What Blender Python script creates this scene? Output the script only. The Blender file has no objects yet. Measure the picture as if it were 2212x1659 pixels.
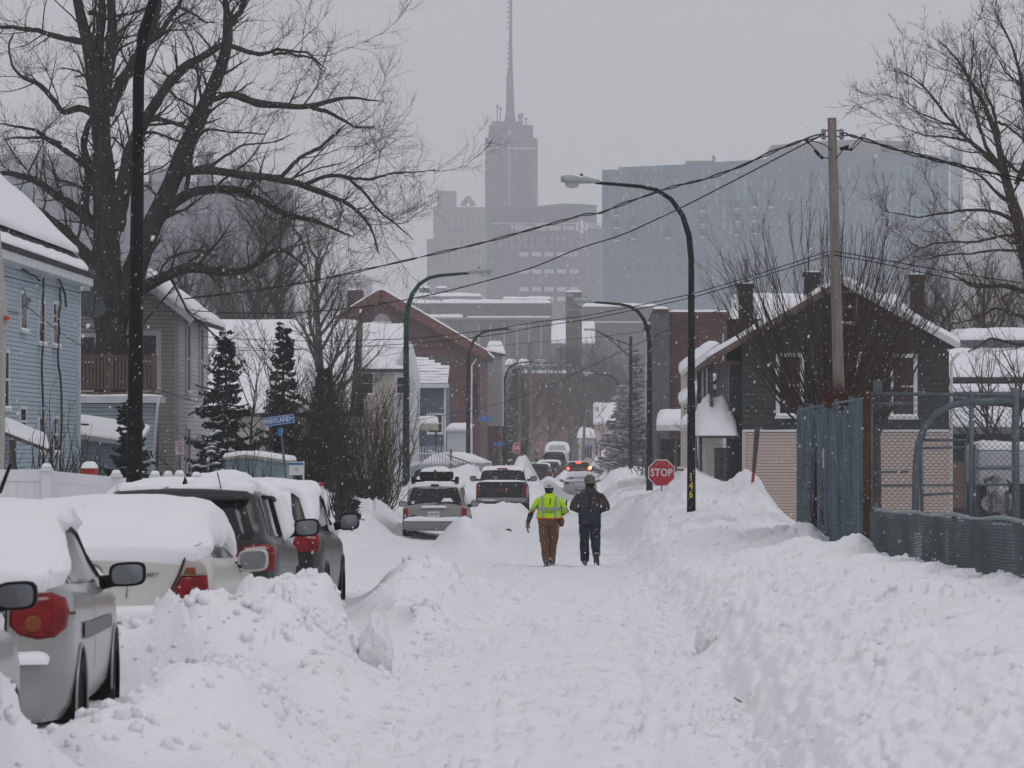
import bpy, bmesh, math, random
import numpy as np
from mathutils import Vector, Matrix, Euler
R = math.radians
SC = bpy.context.scene
COL = SC.collection
F, VX, VY, CAMH = 8300.0, 1278.0, 960.0, 2.75     # focal length and vanishing point of the photograph, camera height in metres

# ---------------------------------------------------------------- camera
cam = bpy.data.cameras.new('camera'); camo = bpy.data.objects.new('camera', cam); COL.objects.link(camo)
cam.sensor_width = 36; cam.lens = 36 * F / 2212
cam.shift_x = (1106 - VX) / 2212; cam.shift_y = (VY - 829.5) / 2212
cam.clip_start = 0.5; cam.clip_end = 9000
camo.location = (0, 0, CAMH); camo.rotation_euler = (R(90), 0, 0)
cam.dof.use_dof = True; cam.dof.focus_distance = 95; cam.dof.aperture_fstop = 11
SC.camera = camo

# ---------------------------------------------------------------- sky, sun, exposure
w = bpy.data.worlds.new('World'); SC.world = w; w.use_nodes = True
nt = w.node_tree; nt.nodes.clear()
sky = nt.nodes.new('ShaderNodeTexSky'); sky.sky_type = 'NISHITA'; sky.sun_disc = False
sky.sun_elevation = R(58); sky.sun_rotation = R(215); sky.dust_density = 6; sky.air_density = 1.5
hs = nt.nodes.new('ShaderNodeHueSaturation'); hs.inputs['Saturation'].default_value = 0.12
mx = nt.nodes.new('ShaderNodeMix'); mx.data_type = 'RGBA'; mx.inputs['Factor'].default_value = 0.78
mx.inputs['B'].default_value = (4.75, 4.70, 5.05, 1)        # the even cloud layer
bg = nt.nodes.new('ShaderNodeBackground'); bg.inputs['Strength'].default_value = 0.115
wo = nt.nodes.new('ShaderNodeOutputWorld')
nt.links.new(sky.outputs[0], hs.inputs['Color']); nt.links.new(hs.outputs[0], mx.inputs['A'])
nt.links.new(mx.outputs['Result'], bg.inputs['Color']); nt.links.new(bg.outputs[0], wo.inputs['Surface'])
sun = bpy.data.lights.new('sun', 'SUN'); sun.energy = .72; sun.angle = R(22); sun.color = (1, 0.985, 0.96)
suno = bpy.data.objects.new('sun', sun); COL.objects.link(suno)
suno.rotation_euler = (R(38), 0, R(62))
SC.view_settings.view_transform = 'Standard'; SC.view_settings.look = 'None'
SC.view_settings.gamma = 1; SC.view_settings.use_curve_mapping = False
SC.view_settings.exposure = -0.24
SC.cycles.max_bounces = 6; SC.cycles.diffuse_bounces = 3; SC.cycles.glossy_bounces = 3
SC.cycles.transmission_bounces = 3; SC.cycles.transparent_max_bounces = 8; SC.cycles.volume_bounces = 2
SC.cycles.use_denoising = True

# ---------------------------------------------------------------- helpers
def X(px, d): return (px - VX) / F * d
def Z(py, d): return CAMH - (py - VY) / F * d
def P(px, py, d): return Vector((X(px, d), d, Z(py, d)))
def gz(d): return float(np.interp(d, [0, 23, 35, 46, 60, 79, 100, 120], [.95, .88, .83, .74, .52, .25, .03, 0]))

MATS = {}
def mat(name, c, c2=None, scale=6.0, rough=0.6, metal=0.0, bump=0.0, bscale=40.0, emit=None, estr=0, stretch=None, alpha=None, coat=0, snow=0.0):
    if name in MATS: return MATS[name]
    m = bpy.data.materials.new(name); m.use_nodes = True
    n = m.node_tree; b = n.nodes['Principled BSDF']
    b.inputs['Base Color'].default_value = (*c, 1); b.inputs['Roughness'].default_value = rough
    b.inputs['Metallic'].default_value = metal
    b.inputs['Specular IOR Level'].default_value = .12 if rough >= .5 else .32
    if coat: b.inputs['Coat Weight'].default_value = coat; b.inputs['Coat Roughness'].default_value = .12
    tc = None
    if c2 is not None or bump or snow:
        tc = n.nodes.new('ShaderNodeTexCoord'); mp = n.nodes.new('ShaderNodeMapping')
        if stretch: mp.inputs['Scale'].default_value = stretch
        n.links.new(tc.outputs['Object'], mp.inputs[0])
    out = None
    if c2 is not None:
        t = n.nodes.new('ShaderNodeTexNoise'); t.inputs['Scale'].default_value = scale; t.inputs['Detail'].default_value = 5
        t.inputs['Roughness'].default_value = .65
        n.links.new(mp.outputs[0], t.inputs['Vector'])
        r = n.nodes.new('ShaderNodeValToRGB'); r.color_ramp.elements[0].position = .35; r.color_ramp.elements[1].position = .65
        r.color_ramp.elements[0].color = (*c, 1); r.color_ramp.elements[1].color = (*c2, 1)
        n.links.new(t.outputs['Fac'], r.inputs[0]); out = r.outputs[0]
        n.links.new(out, b.inputs['Base Color'])
    if snow:      # thin wind-blown snow stuck on the surface
        t = n.nodes.new('ShaderNodeTexNoise'); t.inputs['Scale'].default_value = 9; t.inputs['Detail'].default_value = 8
        t.inputs['Roughness'].default_value = .8
        n.links.new(tc.outputs['Object'], t.inputs['Vector'])
        r = n.nodes.new('ShaderNodeValToRGB'); r.color_ramp.elements[0].position = .72 - .3 * snow; r.color_ramp.elements[1].position = .80 - .3 * snow
        n.links.new(t.outputs['Fac'], r.inputs[0])
        q = n.nodes.new('ShaderNodeMix'); q.data_type = 'RGBA'; q.inputs['B'].default_value = (.8, .81, .84, 1)
        if out: n.links.new(out, q.inputs['A'])
        else: q.inputs['A'].default_value = (*c, 1)
        n.links.new(r.outputs[0], q.inputs['Factor']); n.links.new(q.outputs['Result'], b.inputs['Base Color'])
    if bump:
        t = n.nodes.new('ShaderNodeTexNoise'); t.inputs['Scale'].default_value = bscale; t.inputs['Detail'].default_value = 4
        n.links.new(mp.outputs[0], t.inputs['Vector'])
        u = n.nodes.new('ShaderNodeBump'); u.inputs['Strength'].default_value = bump; u.inputs['Distance'].default_value = .03
        n.links.new(t.outputs['Fac'], u.inputs['Height']); n.links.new(u.outputs[0], b.inputs['Normal'])
    if emit: b.inputs['Emission Color'].default_value = (*emit, 1); b.inputs['Emission Strength'].default_value = estr
    MATS[name] = m
    return m

def brickmat(name, c1, c2, mortar, bw=.22, bh=.075, rough=.9):
    if name in MATS: return MATS[name]
    m = bpy.data.materials.new(name); m.use_nodes = True; n = m.node_tree; b = n.nodes['Principled BSDF']
    tc = n.nodes.new('ShaderNodeTexCoord'); sp = n.nodes.new('ShaderNodeSeparateXYZ'); ad = n.nodes.new('ShaderNodeMath'); cb = n.nodes.new('ShaderNodeCombineXYZ')
    n.links.new(tc.outputs['Object'], sp.inputs[0]); n.links.new(sp.outputs[0], ad.inputs[0]); n.links.new(sp.outputs[1], ad.inputs[1])
    n.links.new(ad.outputs[0], cb.inputs[0]); n.links.new(sp.outputs[2], cb.inputs[1])
    t = n.nodes.new('ShaderNodeTexBrick'); n.links.new(cb.outputs[0], t.inputs['Vector'])
    t.inputs['Color1'].default_value = (*c1, 1); t.inputs['Color2'].default_value = (*c2, 1); t.inputs['Mortar'].default_value = (*mortar, 1)
    t.inputs['Scale'].default_value = 1; t.inputs['Brick Width'].default_value = bw; t.inputs['Row Height'].default_value = bh; t.inputs['Mortar Size'].default_value = .008
    t2 = n.nodes.new('ShaderNodeTexNoise'); t2.inputs['Scale'].default_value = .6; t2.inputs['Detail'].default_value = 6
    n.links.new(tc.outputs['Object'], t2.inputs['Vector'])
    q = n.nodes.new('ShaderNodeMix'); q.data_type = 'RGBA'; q.blend_type = 'MULTIPLY'; q.inputs['Factor'].default_value = .8
    r = n.nodes.new('ShaderNodeValToRGB'); r.color_ramp.elements[0].position = .3; r.color_ramp.elements[0].color = (.55, .55, .58, 1); r.color_ramp.elements[1].position = .7
    n.links.new(t2.outputs['Fac'], r.inputs[0]); n.links.new(t.outputs['Color'], q.inputs['A']); n.links.new(r.outputs[0], q.inputs['B'])
    n.links.new(q.outputs['Result'], b.inputs['Base Color']); b.inputs['Roughness'].default_value = rough
    MATS[name] = m; return m

def snowmat(name, dirt=0.0, bump=.5, streak=False):
    if name in MATS: return MATS[name]
    m = bpy.data.materials.new(name); m.use_nodes = True; n = m.node_tree; b = n.nodes['Principled BSDF']
    tc = n.nodes.new('ShaderNodeTexCoord')
    b.inputs['Roughness'].default_value = .75; b.inputs['Specular IOR Level'].default_value = .25
    base = (.82, .83, .875, 1)
    t = n.nodes.new('ShaderNodeTexNoise'); t.inputs['Scale'].default_value = 1.1; t.inputs['Detail'].default_value = 7; t.inputs['Roughness'].default_value = .7
    n.links.new(tc.outputs['Object'], t.inputs['Vector'])
    r = n.nodes.new('ShaderNodeValToRGB'); r.color_ramp.elements[0].position = .55; r.color_ramp.elements[1].position = .80
    r.color_ramp.elements[0].color = base; r.color_ramp.elements[1].color = (.83 - .20 * dirt, .83 - .24 * dirt, .84 - .34 * dirt, 1)
    n.links.new(t.outputs['Fac'], r.inputs[0]); n.links.new(r.outputs[0], b.inputs['Base Color'])
    if streak:     # grey ice scraped bare by the plough, in thin cross streaks
        mp = n.nodes.new('ShaderNodeMapping'); mp.inputs['Scale'].default_value = (1.6, .55, 1); n.links.new(tc.outputs['Object'], mp.inputs[0])
        t = n.nodes.new('ShaderNodeTexNoise'); t.inputs['Scale'].default_value = 3.2; t.inputs['Detail'].default_value = 9; t.inputs['Roughness'].default_value = .72; n.links.new(mp.outputs[0], t.inputs['Vector'])
        r2 = n.nodes.new('ShaderNodeValToRGB'); r2.color_ramp.elements[0].position = .56; r2.color_ramp.elements[1].position = .72; n.links.new(t.outputs['Fac'], r2.inputs[0])
        q = n.nodes.new('ShaderNodeMix'); q.data_type = 'RGBA'; q.inputs['B'].default_value = (.52, .54, .585, 1); n.links.new(r.outputs[0], q.inputs['A']); n.links.new(r2.outputs[0], q.inputs['Factor']); n.links.new(q.outputs['Result'], b.inputs['Base Color'])
    h = None
    for sc_, dist in ((14, .03), (60, .009)):
        t = n.nodes.new('ShaderNodeTexNoise'); t.inputs['Scale'].default_value = sc_; t.inputs['Detail'].default_value = 5
        n.links.new(tc.outputs['Object'], t.inputs['Vector'])
        u = n.nodes.new('ShaderNodeBump'); u.inputs['Strength'].default_value = bump; u.inputs['Distance'].default_value = dist
        n.links.new(t.outputs['Fac'], u.inputs['Height'])
        if h: n.links.new(h.outputs[0], u.inputs['Normal'])
        h = u
    n.links.new(h.outputs[0], b.inputs['Normal'])
    MATS[name] = m; return m

def tag(o, label=None, cat=None, group=None, kind=None):
    if label: o['label'] = label
    if cat: o['category'] = cat
    if group: o['group'] = group
    if kind: o['kind'] = kind
    return o
def thing(name, label, cat, loc=(0, 0, 0), rz=0, group=None, kind=None):
    o = bpy.data.objects.new(name, None); COL.objects.link(o); o.location = loc; o.rotation_euler = (0, 0, rz)
    o.empty_display_size = .2
    return tag(o, label, cat, group, kind)

class MB:
    """collects verts and faces, builds ONE mesh object"""
    def __init__(s): s.v = []; s.f = []; s.m = []
    def add(s, v, f, mi=0):
        o = len(s.v); s.v += [tuple(p) for p in v]; s.f += [tuple(i + o for i in q) for q in f]; s.m += [mi] * len(f); return s
    def box(s, x0, x1, y0, y1, z0, z1, mi=0):
        v = [(x, y, z) for x in (x0, x1) for y in (y0, y1) for z in (z0, z1)]
        return s.add(v, [(0, 1, 3, 2), (4, 6, 7, 5), (0, 4, 5, 1), (2, 3, 7, 6), (0, 2, 6, 4), (1, 5, 7, 3)], mi)
    def bar(s, a, b, w_, h_, mi=0, up=(0, 0, 1)):
        a, b = Vector(a), Vector(b); t = (b - a).normalized(); u = Vector(up)
        sd = t.cross(u)
        if sd.length < 1e-4: sd = t.cross(Vector((1, 0, 0)))
        sd.normalize(); u = sd.cross(t)
        v = [e + sd * (i * w_ / 2) + u * (j * h_ / 2) for e in (a, b) for i in (-1, 1) for j in (-1, 1)]
        return s.add(v, [(0, 1, 3, 2), (4, 6, 7, 5), (0, 4, 5, 1), (2, 3, 7, 6), (0, 2, 6, 4), (1, 5, 7, 3)], mi)
    def tube(s, pts, r, n=8, mi=0, cap=True):
        pts = [Vector(p) for p in pts]; rs = r if isinstance(r, (list, tuple)) else [r] * len(pts)
        v = []; f = []; ref = None
        for i, p in enumerate(pts):
            t = (pts[min(i + 1, len(pts) - 1)] - pts[max(i - 1, 0)]).normalized()
            if ref is None: ref = t.orthogonal().normalized()
            a = (ref - t * ref.dot(t)).normalized(); ref = a; b = t.cross(a)
            for k in range(n):
                an = 2 * math.pi * k / n; v.append(p + (a * math.cos(an) + b * math.sin(an)) * rs[i])
        for i in range(len(pts) - 1):
            for k in range(n): f.append((i * n + k, i * n + (k + 1) % n, (i + 1) * n + (k + 1) % n, (i + 1) * n + k))
        if cap: f.append(tuple(range(n))[::-1]); f.append(tuple((len(pts) - 1) * n + k for k in range(n)))
        return s.add(v, f, mi)
    def prism(s, poly, a, b, axis='y', mi=0):
        """poly in the plane across axis, extruded from a to b"""
        n = len(poly)
        g = {'y': lambda p, t: (p[0], t, p[1]), 'x': lambda p, t: (t, p[0], p[1]), 'z': lambda p, t: (p[0], p[1], t)}[axis]
        v = [g(p, a) for p in poly] + [g(p, b) for p in poly]
        return s.add(v, [tuple(range(n))[::-1], tuple(range(n, 2 * n))] + [(i, (i + 1) % n, n + (i + 1) % n, n + i) for i in range(n)], mi)
    def build(s, name, mats, parent=None, smooth=False, bevel=0, loc=None, recalc=True):
        me = bpy.data.meshes.new(name); me.from_pydata(s.v, [], s.f)
        mats = mats if isinstance(mats, (list, tuple)) else [mats]
        for m in mats: me.materials.append(m)
        if len(mats) > 1: me.polygons.foreach_set('material_index', s.m)
        if recalc and len(s.f) < 20000:
            bm = bmesh.new(); bm.from_mesh(me); bmesh.ops.recalc_face_normals(bm, faces=bm.faces); bm.to_mesh(me); bm.free()
        if smooth: me.polygons.foreach_set('use_smooth', [True] * len(me.polygons))
        o = bpy.data.objects.new(name, me); COL.objects.link(o)
        if parent: o.parent = parent
        if loc: o.location = loc
        if bevel:
            q = o.modifiers.new('b', 'BEVEL'); q.width = bevel; q.segments = 2; q.limit_method = 'ANGLE'
        return o

UB = {}
def piece(name, parent, c, size, m, rot=None):
    """one small box object; alike pieces share one unit-cube mesh per material"""
    if m.name not in UB:
        o = MB().box(-.5, .5, -.5, .5, -.5, .5).build('piece', m); UB[m.name] = o.data; bpy.data.objects.remove(o)
    o = bpy.data.objects.new(name, UB[m.name]); COL.objects.link(o); o.location = c; o.scale = size
    if rot: o.rotation_euler = rot
    if parent: o.parent = parent
    return o

def text(s, size, m, parent=None, loc=(0, 0, 0), rot=(R(90), 0, 0), name='lettering', ext=.002, sx=1.0, bold=0.0, align='CENTER'):
    c = bpy.data.curves.new(name, 'FONT'); c.body = s; c.size = size; c.align_x = align; c.align_y = 'CENTER'; c.extrude = ext; c.offset = bold
    c.materials.append(m); c.resolution_u = 2
    t_ = bpy.data.objects.new('tmp', c); me = bpy.data.meshes.new_from_object(t_); bpy.data.objects.remove(t_); bpy.data.curves.remove(c)
    me.name = name; o = bpy.data.objects.new(name, me); COL.objects.link(o); o.location = loc; o.rotation_euler = rot; o.scale = (sx, 1, 1)
    if parent: o.parent = parent
    return o

# numpy gradient noise ------------------------------------------------
def _hash(ix, iy, seed):
    h = (ix.astype(np.int64) * 374761393 + iy.astype(np.int64) * 668265263 + seed * 1442695041) & 0x7fffffff
    h = ((h ^ (h >> 13)) * 1274126177) & 0x7fffffff
    return (h ^ (h >> 16)) / 0x7fffffff
def vnoise(x, y, seed=0):
    ix, iy = np.floor(x), np.floor(y); fx, fy = x - ix, y - iy
    u, v = fx * fx * fx * (fx * (fx * 6 - 15) + 10), fy * fy * fy * (fy * (fy * 6 - 15) + 10)
    tot = 0
    for dx in (0, 1):
        for dy in (0, 1):
            a = _hash(ix + dx, iy + dy, seed) * 2 * np.pi
            gdot = np.cos(a) * (fx - dx) + np.sin(a) * (fy - dy)
            tot = tot + gdot * (u if dx else 1 - u) * (v if dy else 1 - v)
    return tot * 1.4
def fbm(x, y, oct=4, seed=0, gain=.5):
    t = 0; a = 1
    for i in range(oct): t = t + a * vnoise(x * 2 ** i, y * 2 ** i, seed + i); a *= gain
    return t
def worley(x, y, seed=0):
    ix, iy = np.floor(x), np.floor(y); best = np.full(x.shape, 9.0); val = np.zeros(x.shape)
    for dx in (-1, 0, 1):
        for dy in (-1, 0, 1):
            cx, cy = ix + dx, iy + dy
            px, py = cx + _hash(cx, cy, seed), cy + _hash(cx, cy, seed + 7)
            d = np.hypot(x - px, y - py); k = d < best; best = np.where(k, d, best); val = np.where(k, _hash(cx, cy, seed + 13), val)
    return best, val
def sstep(t): t = np.clip(t, 0, 1); return t * t * (3 - 2 * t)

SNOW = snowmat('snow', .1); SNOWR = snowmat('road_snow', .35, .45, True); SNOWB = snowmat('bank_snow', .8, .42); SNOWC = snowmat('smooth_snow', 0, .12)

# ---------------------------------------------------------------- haze
hz = MB().box(-1400, 1400, -60, 2300, -3, 262).build('haze', mat('haze_tmp', (1, 1, 1)))
hm = bpy.data.materials.new('haze'); hm.use_nodes = True; hm.node_tree.nodes.clear()
pv = hm.node_tree.nodes.new('ShaderNodeVolumePrincipled'); ho = hm.node_tree.nodes.new('ShaderNodeOutputMaterial')
pv.inputs['Density'].default_value = .00040; pv.inputs['Color'].default_value = (.965, .975, 1, 1); pv.inputs['Anisotropy'].default_value = 0.0
hm.node_tree.links.new(pv.outputs[0], ho.inputs['Volume']); hz.data.materials.clear(); hz.data.materials.append(hm)
hz['kind'] = 'stuff'; hz['label'] = 'pale snowy haze filling the air over the street'
# ---------------------------------------------------------------- terrain
PILES = [ # x, d, rx, rd, height, power
 (-2.32, 23.0, .48, 1.3, .42, 3), (-3.08, 19.5, .33, .6, .52, 2), (-2.75, 21.4, .3, .6, .25, 2), (-2.45, 25.6, .42, 1.2, .30, 3), (-1.9, 23.4, .30, .8, .12, 2),
 (-2.62, 28.6, .58, .9, .42, 4), (-2.50, 31.0, .56, 1.9, .48, 5), (-2.62, 34.3, .42, 1.5, .60, 6), (-2.0, 28.2, .38, 1.2, .24, 2), (-1.9, 30.5, .34, 1.4, .18, 2), (-3.35, 28.25, .85, .5, .40, 4),
 (-1.6, 38.5, .25, 1.2, .22, 2), (-1.95, 44.5, .52, 4.5, .42, 3), (-1.75, 50, .6, 4, .30, 2), (-2.4, 55, .9, 6, .18, 2), (-2.3, 40, .5, 3, .06, 2),
 (-3.05, 92.5, .62, 4.0, .60, 3), (-4.3, 88, 1.6, 6, .05, 2), (-2.6, 86, .6, 5, .35, 2),
 (-3.0, 131, 1.1, 7, .50, 3), (-2.0, 118, .8, 12, .3, 2), (-4.0, 113, .7, 5, .35, 2), (-4.6, 128, .7, 7, .6, 2),
 (-3.35, 188, .7, 8, 1.75, 2), (-2.6, 176, .7, 10, .8, 2), (-4.3, 200, 1.2, 14, 1.3, 2), (-2.3, 215, .6, 20, .7, 2), (-1.8, 260, .6, 30, .9, 2),
 (-6.2, 185, 1.3, 30, 1.1, 2), (-7.5, 104, 1.3, 6, .95, 2), (-8.4, 101, .9, 4, .8, 2), (-6.3, 108, 1.1, 5, .45, 2), (-5.9, 140, 1.2, 22, .9, 2), (-10, 112, 2, 4, .5, 2),
 (2.9, 112, 1.1, 9, .55, 2), (2.6, 100, .7, 4, .25, 2), (.7, 325, .9, 18, 1.75, 2), (2.4, 300, 2.0, 40, .8, 2), (3.2, 60, .5, 2.5, .15, 2),
 (4.3, 36.2, .22, .5, .22, 3), (4.2, 60.5, .3, .9, .2, 2), (3.9, 71, .4, 1.2, .2, 2), (4.3, 104.5, .5, 2.5, .55, 2), (5.4, 106, .6, 2, .25, 2),
]
def terrain(x, d):
    g = np.interp(d, [0, 23, 35, 46, 60, 79, 100, 120], [.95, .88, .83, .74, .52, .25, .03, 0])
    wob = .13 * fbm(d * .35, x * 0 + 3.1, 3, 5)
    xr = np.interp(d, [15, 23, 36, 79, 120, 400], [.80, .88, 1.0, .62, .5, .4]) + wob
    zc = np.interp(d, [15, 22, 30, 38, 50, 60, 79, 90, 98, 108, 120, 140, 166, 220, 335, 420],
                   [1.36, 1.36, 1.38, 1.34, 1.20, 1.04, .87, .9, 1.05, 1.35, 1.2, .9, .8, .9, 1.0, .8])
    rise = sstep((x - xr) / np.interp(d, [20, 60, 100], [.55, .7, 1.0])) * .66 + sstep((x - xr - .3) / 2.4) * .34
    back = sstep((x - 4.5) / 1.2)
    lot = g + .28
    top = zc * (1 - back) + lot * back
    hr = np.maximum(top - g, 0) * rise
    # parked-car lane and the yards left
    xl = np.interp(d, [15, 23, 30, 45, 60, 79, 120, 400], [-1.5, -1.55, -1.5, -1.5, -1.9, -2.1, -2.0, -1.9]) + wob
    hl = .13 * sstep((xl - x) / .6) + .32 * sstep((-5.2 - x) / .9)
    pile = np.zeros_like(x)
    for (cx, cd, rx, rd, h, p) in PILES:
        r = ((x - cx) / rx) ** 2 + ((d - cd) / rd) ** 2
        pile = np.maximum(pile, 0) + h * np.exp(-np.power(r, p / 2.0) * .9) * np.where(pile > .25, .55, 1.0)
    bank = np.clip(hr * 1.2 + pile * 1.5, 0, 1)
    # chunky ploughed snow
    w1, v1 = worley(x * 2.6 + .8 * vnoise(x * 2, d * 2, 3), d * 1.9, 11)
    w2, v2 = worley(x * 6.5 + .5 * vnoise(x * 5, d * 5, 8), d * 5.2, 17)
    w0, v0 = worley(x * 1.25 + .5 * vnoise(x, d, 13), d * .9, 23); fine = sstep(.22 + 1.5 * vnoise(x * 1.1 + 7, d * .8, 56))
    fine = np.maximum(fine, .9 * np.clip(pile * 3.5, 0, 1))
    ch = (v0 - .5) * .20 + (.5 - w0) * .10 + (.5 - w1) * .05 * fine + (v1 - .5) * .07 * (.3 + .7 * fine) + ((.45 - w2) * .03 + (v2 - .5) * .018) * fine + .012 * vnoise(x * 11, d * 8, 57)
    big = .22 * fbm(x * .9, d * .7, 3, 21) + .05 * fbm(x * 4, d * 4, 3, 31)
    m1, k1 = worley(x * .9 + 5, d * .6, 41)
    soft = sstep(.5 + 1.2 * vnoise(x * .7, d * .45, 55))        # where the blocks are soft-edged
    steep = sstep((x - xr) / .15) * (1 - sstep((x - xr - 1.4) / .6))
    h = hr + hl + pile + bank * (ch * (.35 + .65 * soft) + big * .8)
    h = h + .05 * steep * vnoise(x * 9, d * 1.2, 77) + .03 * steep * vnoise(x * 16, d * 9, 78)
    # packed road surface: ruts along the lane, footprints, loose crumbs
    lane = (1 - bank) * (1 - sstep((xl - .3 - x) / .5))
    rut = .012 * vnoise(x * 7, d * .25, 61) + .02 * vnoise(x * 1.6, d * .5, 62) + .009 * vnoise(x * 9, d * 5, 63) + .011 * vnoise(x * 3.3, d * 2.2, 65)
    cr, cv = worley(x * 9, d * 6, 71)
    crumb = np.clip(.30 - cr, 0, 1) * np.where(cv > .82, .20, 0) * sstep(.6 + 2 * vnoise(x * 1.1, d * .5, 64))
    tire = -.034 * np.exp(-((x + 1.05 + .1 * np.sin(d * .08)) / .16) ** 2) - .030 * np.exp(-((x - .35) / .16) ** 2)
    for px_, ph in ((.32, 0), (-.62, .35)):      # the walkers' footprints
        ks = np.round((d - ph) / .37); fxx = px_ + .10 * np.where(ks % 2 == 0, 1, -1) + .12 * np.sin(ks * .09 + ph * 9) + .03 * _hash(ks, ks * 0, 3); fd_ = ks * .37 + ph
        h = h - .03 * lane * (d < 79) * sstep(1.5 - np.sqrt(((x - fxx) / .055) ** 2 + ((d - fd_) / .15) ** 2))
    h = h + (lane + .3) * (rut + crumb) + lane * tire + (1 - lane) * (1 - bank) * .05 * fbm(x * .8, d * .6, 3, 91)
    # hollows under the parked cars stay at ground level
    return g + h, bank, lane, xr, xl
def hgt(x, d):
    a = terrain(np.array([float(x)]), np.array([float(d)])); return float(a[0][0])

ds = [15.0]
while ds[-1] < 430: ds.append(ds[-1] + .05 * (max(ds[-1], 20) / 23) ** 1.35)
ds = np.array(ds)
us = np.concatenate([np.linspace(-.42, -.17, 60, endpoint=False), np.linspace(-.17, -.12, 70, endpoint=False), np.linspace(-.12, .12, 440, endpoint=False), np.linspace(.12, .42, 70)])
D, U = np.meshgrid(ds, us, indexing='ij'); XX = U * D
ZZ, BK, LN, XRr, XLl = terrain(XX, D)
nr, nc = D.shape
idx = np.arange(nr * nc).reshape(nr, nc)
quads = np.stack([idx[:-1, :-1], idx[:-1, 1:], idx[1:, 1:], idx[1:, :-1]], -1).reshape(-1, 4)
fx = XX[:-1, :-1].ravel(); fxr = XRr[:-1, :-1].ravel(); fxl = XLl[:-1, :-1].ravel(); fd = D[:-1, :-1].ravel()
allv = np.stack([XX, D, ZZ], -1).reshape(-1, 3)
def gridobj(name, q, m):
    used = np.unique(q); rm = np.full(len(allv), -1); rm[used] = np.arange(len(used)); q2 = rm[q]
    me = bpy.data.meshes.new(name); me.vertices.add(len(used)); me.vertices.foreach_set('co', allv[used].ravel().astype(np.float32))
    me.loops.add(q2.size); me.loops.foreach_set('vertex_index', q2.ravel().astype(np.int32))
    me.polygons.add(len(q2)); me.polygons.foreach_set('loop_start', np.arange(0, q2.size, 4, dtype=np.int32)); me.polygons.foreach_set('loop_total', np.full(len(q2), 4, dtype=np.int32))
    me.update(calc_edges=True); me.polygons.foreach_set('use_smooth', np.ones(len(q2), dtype=bool)); me.materials.append(m)
    o = bpy.data.objects.new(name, me); COL.objects.link(o); return o
sel_r = (fx >= fxr) & (fx < 4.9) & (fd > 0)
sel_l = (fx < fxl) & (fx > -5.2) & (((fd < 60)) | (fd > 84))
sel_road = (fx >= fxl) & (fx < fxr)
sel_g = ~(sel_r | sel_l | sel_road)
tag(gridobj('road', quads[sel_road], SNOWR), 'ploughed lane of packed white snow with ruts and footprints', kind='structure')
tag(gridobj('snow_bank', quads[sel_r], SNOWB), 'high chunky snow bank along the right side of the lane', kind='stuff')
tag(gridobj('snow_bank', quads[sel_l], SNOWB), 'heaps of shovelled snow around the parked cars left of the lane', kind='stuff')
tag(gridobj('ground', quads[sel_g], SNOW), 'snow covered ground of yards and side street', kind='structure')
g2 = MB()
g2.add([(-3000, 430, -.35), (3000, 430, -.35), (3000, 4200, -.35), (-3000, 4200, -.35)], [(0, 1, 2, 3)])
g2.add([(-3000, -100, -.36), (-6.0, -100, -.36), (-179, 430, -.36), (-3000, 430, -.36)], [(0, 1, 2, 3)])
g2.add([(6, -100, -.36), (3000, -100, -.36), (3000, 430, -.36), (179, 430, -.36)], [(0, 1, 2, 3)])
g2.add([(-6.2, -100, .80), (6.2, -100, .80), (6.2, 15.2, .80), (-6.2, 15.2, .80)], [(0, 1, 2, 3)])
tag(g2.build('ground', SNOW), 'flat snow covered land reaching the horizon', kind='structure')

# ---------------------------------------------------------------- loose snow clods (stuff)
rng = np.random.default_rng(5)
def clods(n, fn, smin, smax, label, m):
    bm = bmesh.new(); bmesh.ops.create_icosphere(bm, subdivisions=1, radius=1)
    bv = np.array([v.co[:] for v in bm.verts]); bf = np.array([[v.index for v in f.verts] for f in bm.faces]); bm.free()
    xs, dd = fn(n); hs_ = terrain(xs, dd)[0]
    sz = rng.uniform(0, 1, n) ** 2.5 * (smax - smin) + smin
    V = bv[None] * (1 + rng.uniform(-.28, .28, (n, len(bv), 1))) * sz[:, None, None] * rng.uniform(.6, 1.25, (n, 1, 3))
    V[..., 0] += xs[:, None]; V[..., 1] += dd[:, None]; V[..., 2] += (hs_ + sz * .25)[:, None]
    Fc = (bf[None] + (np.arange(n) * len(bv))[:, None, None]).reshape(-1, 3)
    me = bpy.data.meshes.new('snow_clods'); me.from_pydata(V.reshape(-1, 3).tolist(), [], Fc.tolist()); me.materials.append(m)
    me.polygons.foreach_set('use_smooth', [True] * len(Fc))
    o = bpy.data.objects.new('snow_clods', me); COL.objects.link(o); tag(o, label, kind='stuff')
def rb(n):
    d = 21 + 100 * rng.uniform(0, 1, n) ** 1.7; return rng.uniform(.7, 4.6, n), d
def lb(n):
    k = rng.integers(0, 14, n); c = np.array([p[:4] for p in PILES])[k]; a = rng.normal(0, .6, (n, 2)); return c[:, 0] + a[:, 0] * c[:, 2], c[:, 1] + a[:, 1] * c[:, 3]
def edge(n):
    d = 21 + 60 * rng.uniform(0, 1, n) ** 1.5; s = rng.uniform(0, 1, n) < .5
    return np.where(s, rng.normal(.75, .25, n), rng.normal(-1.55, .3, n)), d
clods(1700, rb, .006, .05, 'broken lumps of snow lying on the right bank', SNOWB)
clods(1300, lb, .006, .055, 'broken lumps of snow lying on the left heaps', SNOWB)
clods(900, edge, .006, .035, 'crumbs of snow along both edges of the lane', SNOWR)
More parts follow.
